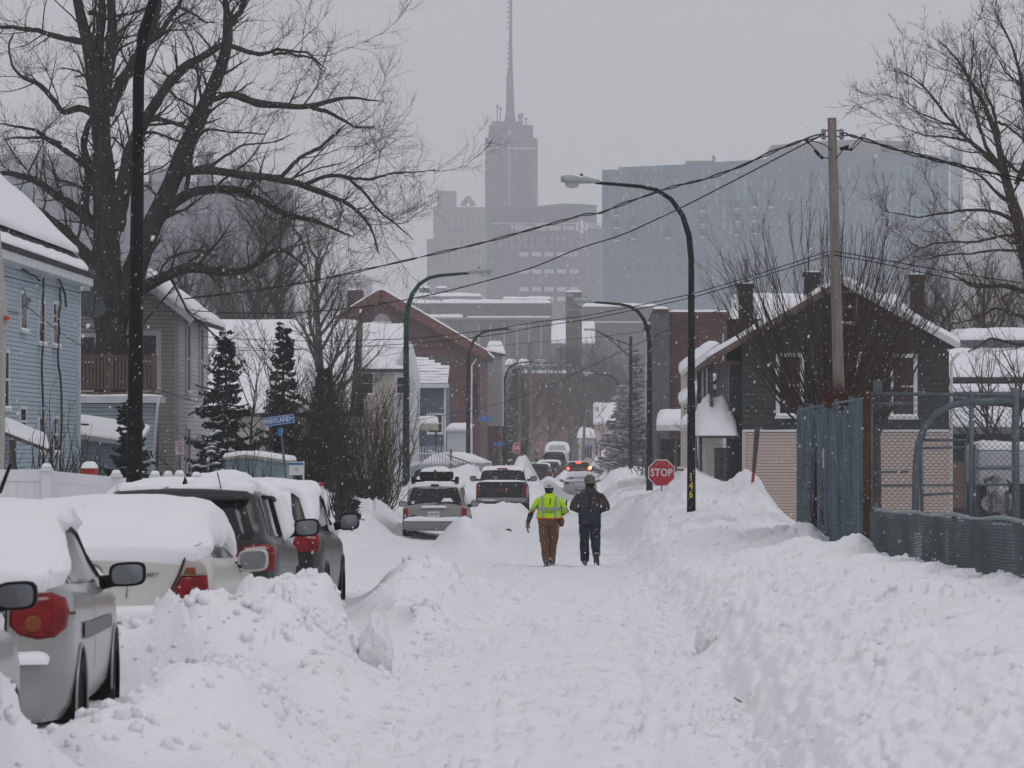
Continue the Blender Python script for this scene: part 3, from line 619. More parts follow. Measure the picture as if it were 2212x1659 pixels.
cf = farblock('brick_chimney', 'square dark brick chimney tower in front of the hospital wing', 1222, 1257, 631, 960, 620, 3, brickmat('chimney_brick', (.11, .075, .065), (.085, .065, .06), (.1, .09, .09), .8, .3), .25, cat='chimney')
panes(cf, [(1221, 1258, 668, 670), (1224, 1238, 634, 642)], 620, GRY, 'band', .3)
sr = W('warehouse', 'low building with sloping white roof seen beside the chimney tower', 'building', (-5, 700, 0)); d_ = 690
MB().box(X(1190, d_), X(1285, d_), d_, d_ + 14, 0, Z(742, d_)).build('wall', GRY, sr)
a = [(X(1190, d_), d_ - 1, Z(742, d_)), (X(1285, d_), d_ - 1, Z(742, d_)), (X(1285, d_), d_ + 12, Z(695, d_)), (X(1190, d_), d_ + 12, Z(695, d_))]
slab(a, .5, GRY, sr); snow_slab(a, .6, sr, 'snow', 8, 5)
panes(sr, [(1203, 1216, 752, 775)], d_)
fb = W('footbridge', 'long covered footbridge with white ledges crossing behind the street', 'bridge', (-8, 560, 0)); d_ = 560
MB().box(X(1078, d_), X(1268, d_), d_, d_ + 4, Z(808, d_), Z(788, d_)).build('deck', GRY, fb)
MB().box(X(1078, d_), X(1268, d_), d_ - .4, d_ - .01, Z(801, d_), Z(798, d_)).build('ledge', WH, fb); MB().box(X(1120, d_), X(1240, d_), d_ - .3, d_ - .01, Z(790, d_), Z(787.5, d_)).build('upper_ledge', WH, fb)
for px in (1090, 1150, 1215, 1262): MB().box(X(px, d_), X(px + 5, d_), d_ + .5, d_ + 3, 0, Z(808, d_) - .01).build('pier', GRY, fb)
for px, h__ in ((1090, 8), (1118, 6)): snow_slab([(X(px, d_), d_, Z(788, d_)), (X(px + 28, d_), d_, Z(788, d_)), (X(px + 28, d_), d_ + 4, Z(788, d_)), (X(px, d_), d_ + 4, Z(788, d_))], .8, fb, 'snow', 6, 4, round_=1)
ob = farblock('orange_brick_house', 'orange brown brick house with white framed upper windows far down the street', 1122, 1235, 806, 960, 470, 12, brickmat('orange_brick', (.24, .13, .10), (.19, .11, .09), (.2, .16, .14), .6, .2), .3, cat='house')
panes(ob, [(x, x + 15, 822, 844) for x in (1134, 1165, 1197)], 470, WH, 'window_frame', .1); panes(ob, [(x + 3, x + 12, 825, 841) for x in (1134, 1165, 1197)], 469.85, WPANE, 'pane', .06)

# skyline
def tower(name, label, px0, px1, py0, d, depth, m, cat='tower'):
    t = W(name, label, cat, ((X(px0, d) + X(px1, d)) / 2, d, 0)); MB().box(X(px0, d), X(px1, d), d, d + depth, 0, Z(py0, d)).build('shaft', m, t); return t
STO = mat('grey_stone', (.085, .095, .125), (.115, .125, .155), .08, .9, stretch=(3, 3, .4))
TD = 1750
tw = tower('office_tower', 'tall stepped stone office tower with antenna mast on top', 1048, 1160, 298, TD, 26, STO)
farblock('', '', 1056, 1150, 270, 300, TD + 1.5, 22, STO, 0, parent=tw); farblock('', '', 1062, 1128, 262, 272, TD + 3, 18, STO, 0, parent=tw)
farblock('', '', 1048.5, 1159.5, 319, 322, TD - .6, 1, LPANE, 0, parent=tw)
panes(tw, [(x, x + 2.2, 330, 440) for x in (1052, 1060, 1068, 1076, 1084, 1106, 1112, 1118, 1124, 1130, 1136, 1142, 1148)], TD, mat('office_pane', (.035, .065, .10), rough=.4), 'window_strip', .5)
panes(tw, [(x, x + 2, 310, 440) for x in (1099,)], TD - .2, LPANE, 'light_strip', .6)
panes(tw, [(x, x + 2.2, 275, 298) for x in (1064, 1072, 1080, 1122, 1130, 1138, 1145)], TD + 1.4, WPANE, 'window_strip', .4)
panes(tw, [(1098, 1104, 283, 290)], TD + 1.2, LPANE, 'window', .4)
def mastpt(px, py): return P(px, py, TD + 10)
an_ = MB()
an_.tube([mastpt(1102, 262), mastpt(1102, 238)], [2.6, 1.9], 8); an_.tube([mastpt(1102, 240), mastpt(1102, 152)], [2.0, 1.3], 8); an_.tube([mastpt(1103, 152), mastpt(1103.5, -60)], [.95, .5], 6)
ms = W('antenna_mast', 'slender broadcasting mast with side antennas on the office tower', 'antenna', mastpt(1102, 262))
an_.build('mast', STO, ms, smooth=True)
s2 = MB(); s2.tube([mastpt(1094.5, 250), mastpt(1094.5, 162)], .25, 4); s2.bar(mastpt(1094.5, 162), mastpt(1103, 162), .3, .3)
for py in (170, 185, 200, 215, 230): s2.bar(mastpt(1094.5, py), mastpt(1101, py), .25, .25)
s2.build('side_lattice', STO, ms)
for py in list(range(5, 70, 11)) + list(range(94, 150, 11)):
    MB().bar(mastpt(1096, py), mastpt(1103, py), .35, .35).bar(mastpt(1096.5, py - 2.5), mastpt(1096.5, py + 2.5), .5, .5).build('antenna_bay', STO, ms)
for px, py in ((1074, 226), (1081, 231), (1121, 246), (1128, 244), (1124, 250), (1136, 253)):
    MB().tube([mastpt(px, 262 if px < 1100 else 270), mastpt(px, py)], .35, 4).bar(mastpt(px - 3, py + 4), mastpt(px + 3, py + 4), .5, 1.2).build('roof_antenna', STO, ms)
t2 = tower('stone_block', 'stepped pale stone office block left of the tall tower', 936, 1052, 447, 1700, 30, mat('warm_stone', (.15, .145, .16), (.19, .18, .19), .1, .9, stretch=(3, 3, .4)), 'building')
farblock('', '', 944, 983, 412, 448, 1702, 20, GRY, 0, parent=t2)
farblock('', '', 922, 944, 516, 960, 1690, 20, STO, 0, parent=t2)
panes(t2, [(x, x + 5, y, y + 7) for x in range(968, 1046, 13) for y in range(470, 650, 24)], 1700)
panes(t2, [(x, x + 3, 460, 560) for x in (990, 1003)], 1699.6, GRY, 'window_strip')
for px in (1006, 1017):
    t = W('roof_dish', 'large dish antenna on the stone block roof, ' + ('left one of the pair' if px < 1010 else 'right one of the pair'), 'satellite dish', P(px, 447, 1710), group='pair of dish antennas on the stone block roof')
    mb = MB(); N = 14; M = Matrix.Translation(P(px, 434, 1710)) @ Matrix.Rotation(R(-55 if px < 1010 else 60), 4, 'Z') @ Matrix.Rotation(R(-40), 4, 'X')
    mb.add([M @ Vector((0, .8, 0))] + [M @ Vector((3 * math.cos(2 * math.pi * k / N), 0, 3 * math.sin(2 * math.pi * k / N))) for k in range(N)], [(0, 1 + k, 1 + (k + 1) % N) for k in range(N)]); o = mb.build('bowl', GRY, t, smooth=True, recalc=False); o.modifiers.new('s', 'SOLIDIFY').thickness = .2
    MB().tube([P(px, 449, 1710), M @ Vector((0, .5, 0))], .4, 5).build('mount', GRY, t)
ht = W('hotel', 'broad curved hotel block carrying white sign letters', 'hotel', (-20, 1480, 0)); HD = 1450
HM = mat('hotel_cladding', (.10, .115, .15), (.13, .145, .18), .1, .85)
v = []; N = 16
for k in range(N + 1):
    s = k / N; px = 1050 + (1300 - 1050) * s; py = 447 - 9 * math.sin(math.pi * min(1, s * .75 + .05)) ; v.append((px, py, HD + 10 - 12 * math.sin(math.pi * s)))
mb = MB()
for k in range(N):
    (xa, ya, da), (xb, yb, db) = v[k], v[k + 1]
    xa_, xb_ = X(xa, HD), X(xb, HD)
    mb.add([(xa_, da, 0), (xb_, db, 0), (xb_, db, Z(484, HD)), (xa_, da, Z(484, HD)), (xa_, HD + 40, Z(484, HD)), (xb_, HD + 40, Z(484, HD))], [(0, 1, 2, 3), (3, 2, 5, 4)])
mb.build('wall', HM, ht)
mb = MB(); ut = [(1150, 445), (1180, 441), (1215, 437.5), (1250, 438), (1289, 441)]
mb.prism([(X(ut[0][0], HD), Z(486, HD))] + [(X(ut[-1][0], HD), Z(486, HD))] + [(X(p, HD), Z(q, HD)) for p, q in ut[::-1]], HD + 6, HD + 30, 'y'); mb.build('penthouse', HM, ht)
farblock('', '', 1050, 1155, 447, 486, HD + 8, 25, HM, 0, parent=ht)
panes(ht, [(1060, 1300, 481.5, 483.5)], HD - 3, LPANE, 'parapet_line', .6)
for y in (545, 582, 620, 628, 641):
    panes(ht, [(1122 + 27 * k, 1142 + 27 * k, y, y + (1.5 if y in (628,) else 9)) for k in range(5)], HD - 2.2, LPANE, 'window', .6)
for y in (512, 528): panes(ht, [(1075 + 14 * k, 1082 + 14 * k, y, y + 8) for k in range(12)], HD - 2.2, GRY, 'window', .5)
panes(ht, [(1225 + 11 * k, 1229 + 11 * k, y, y + 9) for k in range(6) for y in (520, 545, 570, 595)], HD - 2.4, GRY, 'window', .4)
SIGNW = mat('white_sign_letters', (.62, .62, .64))
text('Hilton Garden Inn', 3.2, SIGNW, ht, (X(1172, HD), HD - 4, Z(493, HD)), name='sign_letters', ext=.2, bold=.03)
text('HAMISTER', 2.1, SIGNW, ht, (X(1281, HD), HD - 4.5, Z(491, HD)), name='sign_letters', ext=.2, bold=.02)
mb = MB(); c = Vector((X(1257, HD), HD - 4.5, Z(491, HD)))
for k in range(20):
    a0, a1 = [2 * math.pi * j / 20 for j in (k, k + 1)]
    if 3 <= k <= 6 or 13 <= k <= 16: continue
    g = lambda a, r: (c.x + r * math.cos(a), c.y, c.z + r * math.sin(a)); mb.add([g(a0, 1.6), g(a1, 1.6), g(a1, 2.3), g(a0, 2.3)], [(0, 1, 2, 3)])
mb.box(c.x - .55, c.x + .55, c.y, c.y + .2, c.z - 2.6, c.z + 2.6); mb.build('sign_emblem', SIGNW, ht)
# large blue-grey glass office on the right
gd = 1180
GLM = mat('blue_grey_glass_wall', (.075, .125, .18), (.10, .155, .21), .06, .5, stretch=(4, 4, 1))
go = W('glass_office', 'huge blue grey glass office building filling the right skyline', 'building', (50, 1200, 0))
tops = [(1301, 367), (1343, 366), (1343, 361), (1480, 355), (1480, 352), (1546, 350), (1640, 344), (1665, 343), (1665, 338), (1780, 328), (1990, 333), (2050, 338), (2050, 420)]
MB().prism([(X(1301, gd), 0)] + [(X(p, gd), Z(q, gd)) for p, q in tops] + [(X(2050, gd), 0)], gd, gd + 40, 'y').build('wall', GLM, go)
MB().prism([(X(1666, gd), Z(344, gd))] + [(X(p, gd), Z(q, gd)) for p, q in ((1666, 312), (1760, 303), (1850, 299), (1968, 303))] + [(X(1968, gd), Z(344, gd))], gd + 4, gd + 34, 'y').build('penthouse', mat('penthouse_grey', (.22, .21, .22)), go)
farblock('', '', 1482, 1546, 347, 352, gd + 3, 10, mat('penthouse_grey', (.22, .21, .22)), 0, parent=go)
rnd = random.Random(4)
win = [(1341, 352), (1341, 378), (1341, 405), (1341, 430)]
cells = []
for x in (1313, 1350, 1423, 1495, 1569, 1607):
    for y in (393, 421, 449):
        xx = 1300 + (x - 1300); cells.append((xx, xx + 13, y + 15 - (x - 1300) * .02, y + 30 - (x - 1300) * .02))
# positions measured from the photograph: dark windows with white lower panes
cells = [(1337 - 4 + dx, 1337 + 9 + dx, y, y + 13) for dx, ys in ((-8, (459, 486, 513)), (30, (483, 510)), (103, (455, 508)), (178, (450, 478, 505)), (253, (444, 472, 501)), (291, (441, 470, 498)), (327, (441,))) for y in ys]
cells = [(a_ , b_, c_ - 10, d__ + 2 - 10) for a_, b_, c_, d__ in cells]
panes(go, cells, gd, WPANE, 'window', .5)
panes(go, [(a_ + 1, b_ - 1, d__ + .3, d__ + 3.5) for a_, b_, c_, d__ in cells], gd, LPANE, 'window_sill', .7)
panes(go, [(x, x + rnd.choice((4, 6, 8)), y, y + 9) for x in range(1308, 2040, 22) for y in (376, 404, 432, 460, 488, 516, 544, 572) if rnd.random() < .85], gd, mat('office_pane', (.035, .065, .10), rough=.4), 'window_pane', .2)
panes(go, [(x, x + rnd.choice((3, 4, 6)), y, y + rnd.choice((12, 18, 26))) for x in range(1306, 2045, 15) for y in (360, 388, 415, 447, 478) if rnd.random() < .5], gd, TPANE, 'glass_panel', .25)
panes(go, [(1303, 2048, y, y + .8) for y in (385, 412, 440, 468, 496, 524, 552, 580, 608)], gd, GRY, 'floor_line', .2)
panes(go, [(x, x + .8, 372, 640) for x in range(1312, 2048, 24)], gd, GRY, 'mullion', .15)
panes(go, [(x, x + 8, 312, 332) for x in (1690, 1705, 1722, 1738)], gd + 3.9, GRY, 'louvre', .3); panes(go, [(x, x + 2, 308, 334) for x in (1714, 1732)], gd + 3.7, LPANE, 'pipe', .3)
MB().tube([P(1541, 347, gd + 5), P(1541, 335, gd + 5)], .3, 5).bar(P(1537, 340, gd + 5), P(1545, 340, gd + 5), .6, .5).bar(P(1541, 336, gd + 5), P(1546, 345, gd + 5), .3, .3).build('weather_mast', GRY, go)
t = tower('pale_office', 'faint pale office block behind the right bare tree', 2052, 2240, 480, 1500, 30, mat('pale_far_stone', (.30, .28, .26)), 'building')
panes(t, [(x, x + 10, y, y + 6) for x in range(2062, 2200, 26) for y in (500, 530, 560, 590)], 1500, LPANE)
t = tower('slim_glass_tower', 'slim bluish glass tower far behind the right bare tree', 2062, 2080, 315, 1600, 20, GLM); MB().tube([P(2071, 315, 1610), P(2071, 280, 1610)], .6, 5).build('spire', GRY, t)
# large block behind the left tree
t = tower('slate_office', 'large dark bluish office block behind the big bare tree', 240, 612, 392, 1100, 40, mat('slate_cladding', (.03, .045, .08), (.045, .06, .10), .08, .8), 'building')
farblock('', '', 320, 385, 358, 393, 1104, 20, GRY, 0, parent=t); farblock('', '', 427, 452, 328, 393, 1103, 12, GRY, 0, parent=t); farblock('', '', 498, 545, 356, 393, 1106, 15, mat('roof_brown', (.17, .15, .14)), 0, parent=t)
panes(t, [(x, x + 1.2, 400, 640) for x in range(252, 610, 26)], 1100, GRY, 'mullion'); panes(t, [(240, 612, y, y + 1) for y in range(410, 640, 24)], 1100, GRY, 'floor_line')
t = tower('grey_office', 'grey office block with roof plant behind the far left branches', -60, 236, 382, 1250, 40, mat('slate_cladding', (.03, .045, .08)), 'building')
farblock('', '', -60, 170, 333, 383, 1255, 25, GRY, 0, parent=t); panes(t, [(x, x + 10, 345, 362) for x in range(8, 160, 22)], 1254.8)
panes(t, [(-60, 236, y, y + 1) for y in range(400, 640, 26)], 1250, GRY, 'floor_line')
t = tower('plain_slab', 'pale plain building beside the brick gable ridge', 698, 790, 595, 1000, 30, CON, 'building'); panes(t, [(x, x + 8, 610, 620) for x in range(705, 780, 16)], 1000)

# ================================================================= RIGHT SIDE
GRN = mat('dark_green_shingles', (.044, .053, .050), (.066, .076, .070), 3, .9, bump=.5, bscale=30, snow=.10)
PNK = mat('pink_beige_siding', (.50, .41, .37), (.55, .46, .41), 2, .65, stretch=(1, 1, 6), snow=.05)
GD = 110
hs_ = W('green_house', 'dark green shingled gable house with pink siding on its lower storey', 'house', (7, 114, 0))
xL, xR, xM = X(1603, GD), X(2050, GD), X(1818, GD); zR = Z(612, GD)
MB().prism([(xL, 0), (xR, 0), (xR, 5.62), (xM, zR - .1), (xL, 5.62)], GD, GD + 13, 'y').build('wall', BACK, hs_)
zs = Z(932, GD)
boards(hs_, [(xL, zs), (xR, zs), (xR, 5.6), (xM, zR - .12), (xL, 5.6)], (0, GD, 0), (1, 0, 0), .16, GRN, out=(0, -1, 0), th=.02, name='shingle_course')
boards(hs_, [(xL + .12, .1), (xR - .03, .1), (xR - .03, zs - .02), (xL + .12, zs - .02)], (0, GD - .04, 0), (1, 0, 0), .088, PNK, out=(0, -1, 0), th=.02, name='siding_board')
MB().box(xL, xL + .11, GD - .08, GD - .003, .1, zs - .02).build('corner_trim', PNK, hs_); MB().box(xR - .03, xR + .04, GD - .08, GD - .003, .1, zs - .02).build('corner_trim', PNK, hs_)
MB().box(xL, xR, GD - .1, GD - .003, zs - .018, zs + .02).build('drip_edge', WH, hs_)
snow_slab([(xL, GD - .1, zs + .02), (xR, GD - .1, zs + .02), (xR, GD - .03, zs + .02), (xL, GD - .03, zs + .02)], .025, hs_, 'snow', 30, 2, amp=.9, round_=.02)
FAS = mat('white_fascia', (.58, .60, .62), (.5, .5, .52), 3, .6)
for xe, ze, s in ((X(1527, GD), Z(783, GD), -1), (X(2070, GD), Z(751, GD), 1)):
    c = [(xe, GD - .45, ze + .1), (xe, GD + 13.4, ze + .1), (xM, GD + 13.4, zR + .1), (xM, GD - .45, zR + .1)]
    r = slab(c, .12, ROOFD, hs_); MB().bar((xe, GD - .465, ze + .03), (xM, GD - .465, zR + .03), .025, .17).build('fascia', FAS if s > 0 else WOOD, hs_)
    snow_slab(c, .15, r, 'snow', 12, 22, amp=.35, round_=.08)
MB().tube([(xR + .25, GD - .4, 5.35), (xR + .1, GD - .3, 5.2), (xR + .06, GD - .06, 5.05), (xR + .06, GD - .06, .5)], .045, 8).build('downspout', WH, hs_, smooth=True)
for px in (1706, 1828, 1951): window(hs_, (X(px, GD), GD - .03, Z(898 if px > 1900 else 896, GD)), 0, .58, 1.66, WH, mat('dark_red_glass', (.035, .02, .022), (.05, .045, .05), 2, .15), t=.11, snow=.07, proud=.09)
window(hs_, (X(1833, GD), GD - .03, Z(697, GD)), 0, .40, .85, mat('tan_trim', (.34, .27, .21)), GL, t=.07)
def chimney(px0, px1, py, d, zb, m, label=None, parent=None, pots=True):
    t = W('chimney', label, 'chimney', (X(px0, d), d, zb)) if label else parent
    wd = X(px1, d) - X(px0, d); mb = MB().box(X(px0, d), X(px1, d), d, d + wd, zb, Z(py, d) - .12).box(X(px0, d) - .04, X(px1, d) + .04, d - .04, d + wd + .04, Z(py, d) - .118, Z(py, d))
    o = mb.build('stack' if label else 'chimney', m, t)
    snow_slab([(X(px0, d), d, Z(py, d)), (X(px1, d), d, Z(py, d)), (X(px1, d), d + wd, Z(py, d)), (X(px0, d), d + wd, Z(py, d))], .05, o, 'snow_cap', 4, 4, round_=.05)
CHB = brickmat('old_chimney_brick', (.045, .032, .03), (.03, .025, .025), (.05, .045, .045), .2, .07)
chimney(1967, 1997, 593, 113, 5.5, CHB, parent=hs_)
chimney(1738, 1771, 588, 121, 6, CHB, parent=hs_)
ch2 = W('neighbour_house', 'partly hidden house with snowy roof and chimneys behind the green house', 'house', (6, 135, 0)); d_ = 132
MB().box(X(1580, d_), X(1990, d_), d_, d_ + 9, 0, Z(705, d_)).build('wall', WH, ch2)
a = [(X(1575, d_), d_ - .3, Z(705, d_)), (X(1995, d_), d_ - .3, Z(705, d_)), (X(1960, d_), d_ + 4.5, Z(628, d_)), (X(1590, d_), d_ + 4.5, Z(628, d_))]
r = slab(a, .15, ROOFD, ch2); snow_slab(a, .12, r, 'snow', 20, 10, amp=.5)
chimney(1596, 1627, 613, 127, 4, CHB, parent=ch2); MB().tube([P(1612, 613, 127.3), P(1612, 560, 127.3)], .07, 8).build('stove_pipe', GRY, ch2)
MB().box(X(1570, 128), X(1700, 128), 127.5, 131, 3, Z(690, 128)).build('dormer', CHB, ch2)
# two-storey side porch of the green house
sp_ = W('side_porch', 'two storey side porch of the green house with dark posts', 'porch', (3.6, 117, 0))
DKP = mat('dark_painted_post', (.05, .048, .05), (.09, .09, .095), 6, .8, snow=.35)
SNP = mat('snow_crusted_post', (.35, .36, .38), (.62, .63, .66), 5, .8)
for k, (dd_, m_) in enumerate(((110.6, DKP), (112.6, DKP), (114.6, SNP), (116.8, DKP), (119, SNP), (121.4, DKP), (124, DKP))):
    piece('post', sp_, (3.45, dd_, 4.2), (.09, .09, 2.1), m_); piece('lower_post', sp_, (3.25, dd_ + .3, 1.7), (.12, .12, 2.6), m_ if k % 2 else SNP)
for k in range(26): piece('baluster', sp_, (3.98, 110.6 + k * .45, 4.1), (.05, .05, 2.0), SNP if k % 3 else DKP)
for k in range(22): piece('lower_baluster', sp_, (3.9, 110.8 + k * .5, 1.5), (.06, .06, 2.3), SNP if k % 2 else DKP)
MB().box(3.1, 4.25, 110.2, 124.5, 2.95, 3.12).build('floor', WOOD, sp_); MB().box(3.3, 4.25, 110.3, 124.5, 5.05, 5.15).build('beam', WOOD, sp_)
snow_slab([(3.0, 110.1, 3.0), (4.2, 110.1, 3.0), (4.2, 118, 3.0), (3.0, 118, 3.0)], .72, sp_, 'snow_mound', 20, 40, amp=.75, round_=.30, seed=7)
for k in range(7):
    z1 = random.Random(k).uniform(.25, .8); c = Vector((3.05 + .03 * k, 110.3 + 1.1 * k, 3.0)); MB().tube([c, c + Vector((0, 0, -z1))], [.035, .004], 6).build('icicle', mat('ice', (.55, .6, .66), rough=.2), sp_, smooth=True)
# cream house
cr_ = W('cream_house', 'cream sided house with overhanging snow laden gables', 'house', (4.2, 146, 0)); d_ = 144
CRM = mat('cream_siding', (.40, .38, .32), (.46, .44, .38), 2, .7)
MB().box(X(1484, d_), X(1560, d_), d_, d_ + 10, 0, Z(790, d_)).build('wall', CRM, cr_)
boards(cr_, [(X(1484, d_), .5), (X(1560, d_), .5), (X(1560, d_), Z(795, d_)), (X(1484, d_), Z(795, d_))], (0, d_, 0), (1, 0, 0), .14, CRM, out=(0, -1, 0))
for (xa, ya, xb, yb, t_) in ((1474, 800, 1552, 742, .28), (1474, 868, 1556, 800, .3)):
    a = [(X(xa, d_), d_ - .7, Z(ya, d_)), (X(xa, d_), d_ + 5, Z(ya, d_)), (X(xb, d_), d_ + 5, Z(yb, d_)), (X(xb, d_), d_ - .7, Z(yb, d_))]
    slab(a, .15, WH, cr_); snow_slab(a, t_, cr_, 'snow', 12, 12, amp=.4, round_=.2, seed=xa)
window(cr_, (X(1538, d_), d_ - .04, Z(905, d_)), 0, .6, 1.2, WH, GL, t=.1); window(cr_, (X(1538, d_), d_ - .04, Z(835, d_)), 0, .6, .8, WH, GL, t=.1)
for k in range(22): piece('baluster', cr_, (X(1478, d_) + k * .085, d_ - 1.2, Z(905, d_)), (.02, .02, .75), DKP)
MB().box(X(1476, d_), X(1560, d_), d_ - 1.24, d_ - 1.16, Z(884, d_), Z(882, d_)).build('rail', DKP, cr_); MB().box(X(1470, d_), X(1560, d_), d_ - 1.4, d_, Z(925, d_), Z(918, d_)).build('balcony_floor', WH, cr_)
snow_slab([(X(1470, d_), d_ - 1.4, Z(918, d_)), (X(1560, d_), d_ - 1.4, Z(918, d_)), (X(1560, d_), d_, Z(918, d_)), (X(1470, d_), d_, Z(918, d_))], .4, cr_, 'snow', 12, 8)
# brick building with painted chimney front
bb = W('brick_building', 'dark red brick building with snow capped parapet right of the street', 'building', (4.8, 190, 0)); d_ = 184
MB().box(X(1408, d_), X(1575, d_), d_, d_ + 24, 0, Z(674, d_)).build('wall', BRK, bb)
MB().box(X(1406, d_), X(1446, d_), d_ - .25, d_ - .003, 0, Z(678, d_)).build('painted_chimney', mat('grey_green_paint', (.085, .10, .10), (.13, .14, .14), 2, .85), bb)
MB().box(X(1410, d_), X(1444, d_), d_ - .22, d_ + .6, Z(677.9, d_), Z(668, d_)).build('chimney_top', BRK, bb)
snow_slab([(X(1410, d_), d_ - .22, Z(668, d_)), (X(1444, d_), d_ - .22, Z(668, d_)), (X(1444, d_), d_ + .6, Z(668, d_)), (X(1410, d_), d_ + .6, Z(668, d_))], .12, bb, 'snow_cap', 8, 4)
snow_slab([(X(1446, d_), d_, Z(674, d_)), (X(1575, d_), d_, Z(674, d_)), (X(1575, d_), d_ + .5, Z(674, d_)), (X(1446, d_), d_ + .5, Z(674, d_))], .1, bb, 'parapet_snow', 20, 3)
for k, (py, pw) in enumerate(((700, 14), (716, 12), (820, 10), (845, 9), (880, 10), (905, 8))):
    x1__ = X(1407, d_); x0__ = X(1407 - pw, d_); o = MB().box(x0__, x1__, d_ + .5, d_ + 6, Z(py + 5, d_), Z(py, d_)).build('cornice' if k < 2 else 'sill', WH if k % 2 else BRK, bb)
    snow_slab([(x0__, d_ + .5, Z(py, d_)), (x1__, d_ + .5, Z(py, d_)), (x1__, d_ + 6, Z(py, d_)), (x0__, d_ + 6, Z(py, d_))], .13, o, 'snow', 6, 8, round_=.08)
MB().box(X(1396, d_), X(1407, d_), d_ + 1, d_ + 5, Z(900, d_), Z(722, d_)).build('bay', CRM, bb)
for y0 in (728, 775, 850): window(bb, (X(1401.5, d_), d_ + .97, Z(y0 + 42, d_)), 0, .14, .85, WH, GL, t=.03, proud=.04, snow=.04)
pp = W('brick_porch', 'porch with thick snow roof in front of the brick building', 'porch', (3.9, 172, 0)); d_ = 170
a = [(X(1418, d_), d_, Z(918, d_)), (X(1500, d_), d_, Z(918, d_)), (X(1500, d_), d_ + 7, Z(902, d_)), (X(1424, d_), d_ + 7, Z(902, d_))]
slab(a, .25, WH, pp); snow_slab(a, .42, pp, 'snow', 14, 8, amp=.3, round_=.2)
MB().prism([(X(1420, d_), Z(923, d_)), (X(1500, d_), Z(923, d_)), (X(1500, d_), Z(936, d_))], d_ - .02, d_ + .1, 'y').build('gable_board', WH, pp)
for px in (1424, 1460, 1474): piece('post', pp, (X(px, d_), d_ + .2, 1.6), (.14, .14, 3.2), WH if px > 1465 else DKP)
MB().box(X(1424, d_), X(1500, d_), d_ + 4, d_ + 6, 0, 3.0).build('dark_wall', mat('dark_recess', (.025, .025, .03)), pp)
wr_ = W('wooden_railing', 'reddish brown wooden railing half buried in the snow bank', 'railing', (3.6, 150, 0)); d_ = 148
RBW = mat('red_brown_wood', (.16, .08, .06), (.2, .11, .085), 5, .8)
for px in (1459, 1492, 1530, 1570): piece('post', wr_, (X(px, d_), d_, .9), (.14, .14, 2.0), RBW)
MB().box(X(1459, d_), X(1575, d_), d_ - .05, d_ + .05, 1.72, 1.80).build('top_rail', RBW, wr_); MB().box(X(1459, d_), X(1575, d_), d_ - .03, d_ + .03, .75, .82).build('bottom_rail', RBW, wr_)
snow_slab([(X(1459, d_), d_ - .06, 1.80), (X(1575, d_), d_ - .06, 1.80), (X(1575, d_), d_ + .06, 1.80), (X(1459, d_), d_ + .06, 1.80)], .09, wr_, 'snow', 14, 3, round_=.03)
for k in range(18): piece('baluster', wr_, (X(1462, d_) + k * .11, d_ - .045, 1.27), (.035, .03, .95), RBW)
# pale pink house at the end of the street
pk = W('pink_house', 'pale pink house with plain white roof at the far end of the street', 'house', (1.5, 404, 0)); d_ = 400
PKM = mat('pale_pink_paint', (.50, .41, .40), (.55, .47, .46), 1, .8)
MB().box(X(1284, d_), X(1350, d_), d_, d_ + 9, 0, Z(912, d_)).build('wall', PKM, pk)
a = [(X(1281, d_), d_ - .4, Z(913, d_)), (X(1352, d_), d_ - .4, Z(913, d_)), (X(1345, d_), d_ + 5, Z(873, d_)), (X(1281, d_), d_ + 5, Z(873, d_))]
slab(a, .2, WH, pk); snow_slab(a, .3, pk, 'snow', 12, 8)
MB().box(X(1250, d_), X(1284.5, d_), d_ - 2, d_ + 6, 0, Z(946, d_)).build('wing', PKM, pk)
snow_slab([(X(1246, d_), d_ - 2.4, Z(946, d_)), (X(1288, d_), d_ - 2.4, Z(946, d_)), (X(1288, d_), d_ + 6, Z(946, d_)), (X(1246, d_), d_ + 6, Z(946, d_))], 1.0, pk, 'snow', 12, 8, round_=.4)
for px in (1264, 1270, 1276): window(pk, (X(px, d_), d_ - 2.05, Z(989, d_)), 0, .22, 1.1, WH, GL, t=.03, sash=False, snow=0)
MB().bar(P(1261, 964, d_ - 2.3), P(1280, 964, d_ - 2.3), .5, .2).build('awning', mat('blue_awning', (.09, .2, .42)), pk)

# right background lots
MAR = mat('maroon_siding', (.115, .035, .038), (.09, .03, .035), 2, .8)
rh = W('maroon_house', 'dark maroon building with wide snowy roofs right of the green house', 'house', (14, 152, 0)); d_ = 150
MB().box(X(2040, d_), X(2330, d_), d_, d_ + 10, 0, Z(815, d_)).build('wall', MAR, rh)
a = [(X(2035, d_), d_ - .4, Z(815, d_)), (X(2335, d_), d_ - .4, Z(815, d_)), (X(2330, d_), d_ + 6, Z(752, d_)), (X(2035, d_), d_ + 6, Z(752, d_))]
slab(a, .2, ROOFD, rh); snow_slab(a, .2, rh, 'snow', 24, 10, amp=.5)
window(rh, (X(2087, d_), d_ - .05, Z(838, d_)), 0, .85, .42, GRY, GL, t=.05, sash=False)
a = [(X(2045, d_ - 4), d_ - 4, Z(846, d_ - 4)), (X(2335, d_ - 4), d_ - 4, Z(846, d_ - 4)), (X(2335, d_), d_ - .06, Z(838, d_)), (X(2045, d_), d_ - .06, Z(838, d_))]
slab(a, .3, GRY, rh, 'lower_roof'); snow_slab(a, .18, rh, 'snow', 20, 5)
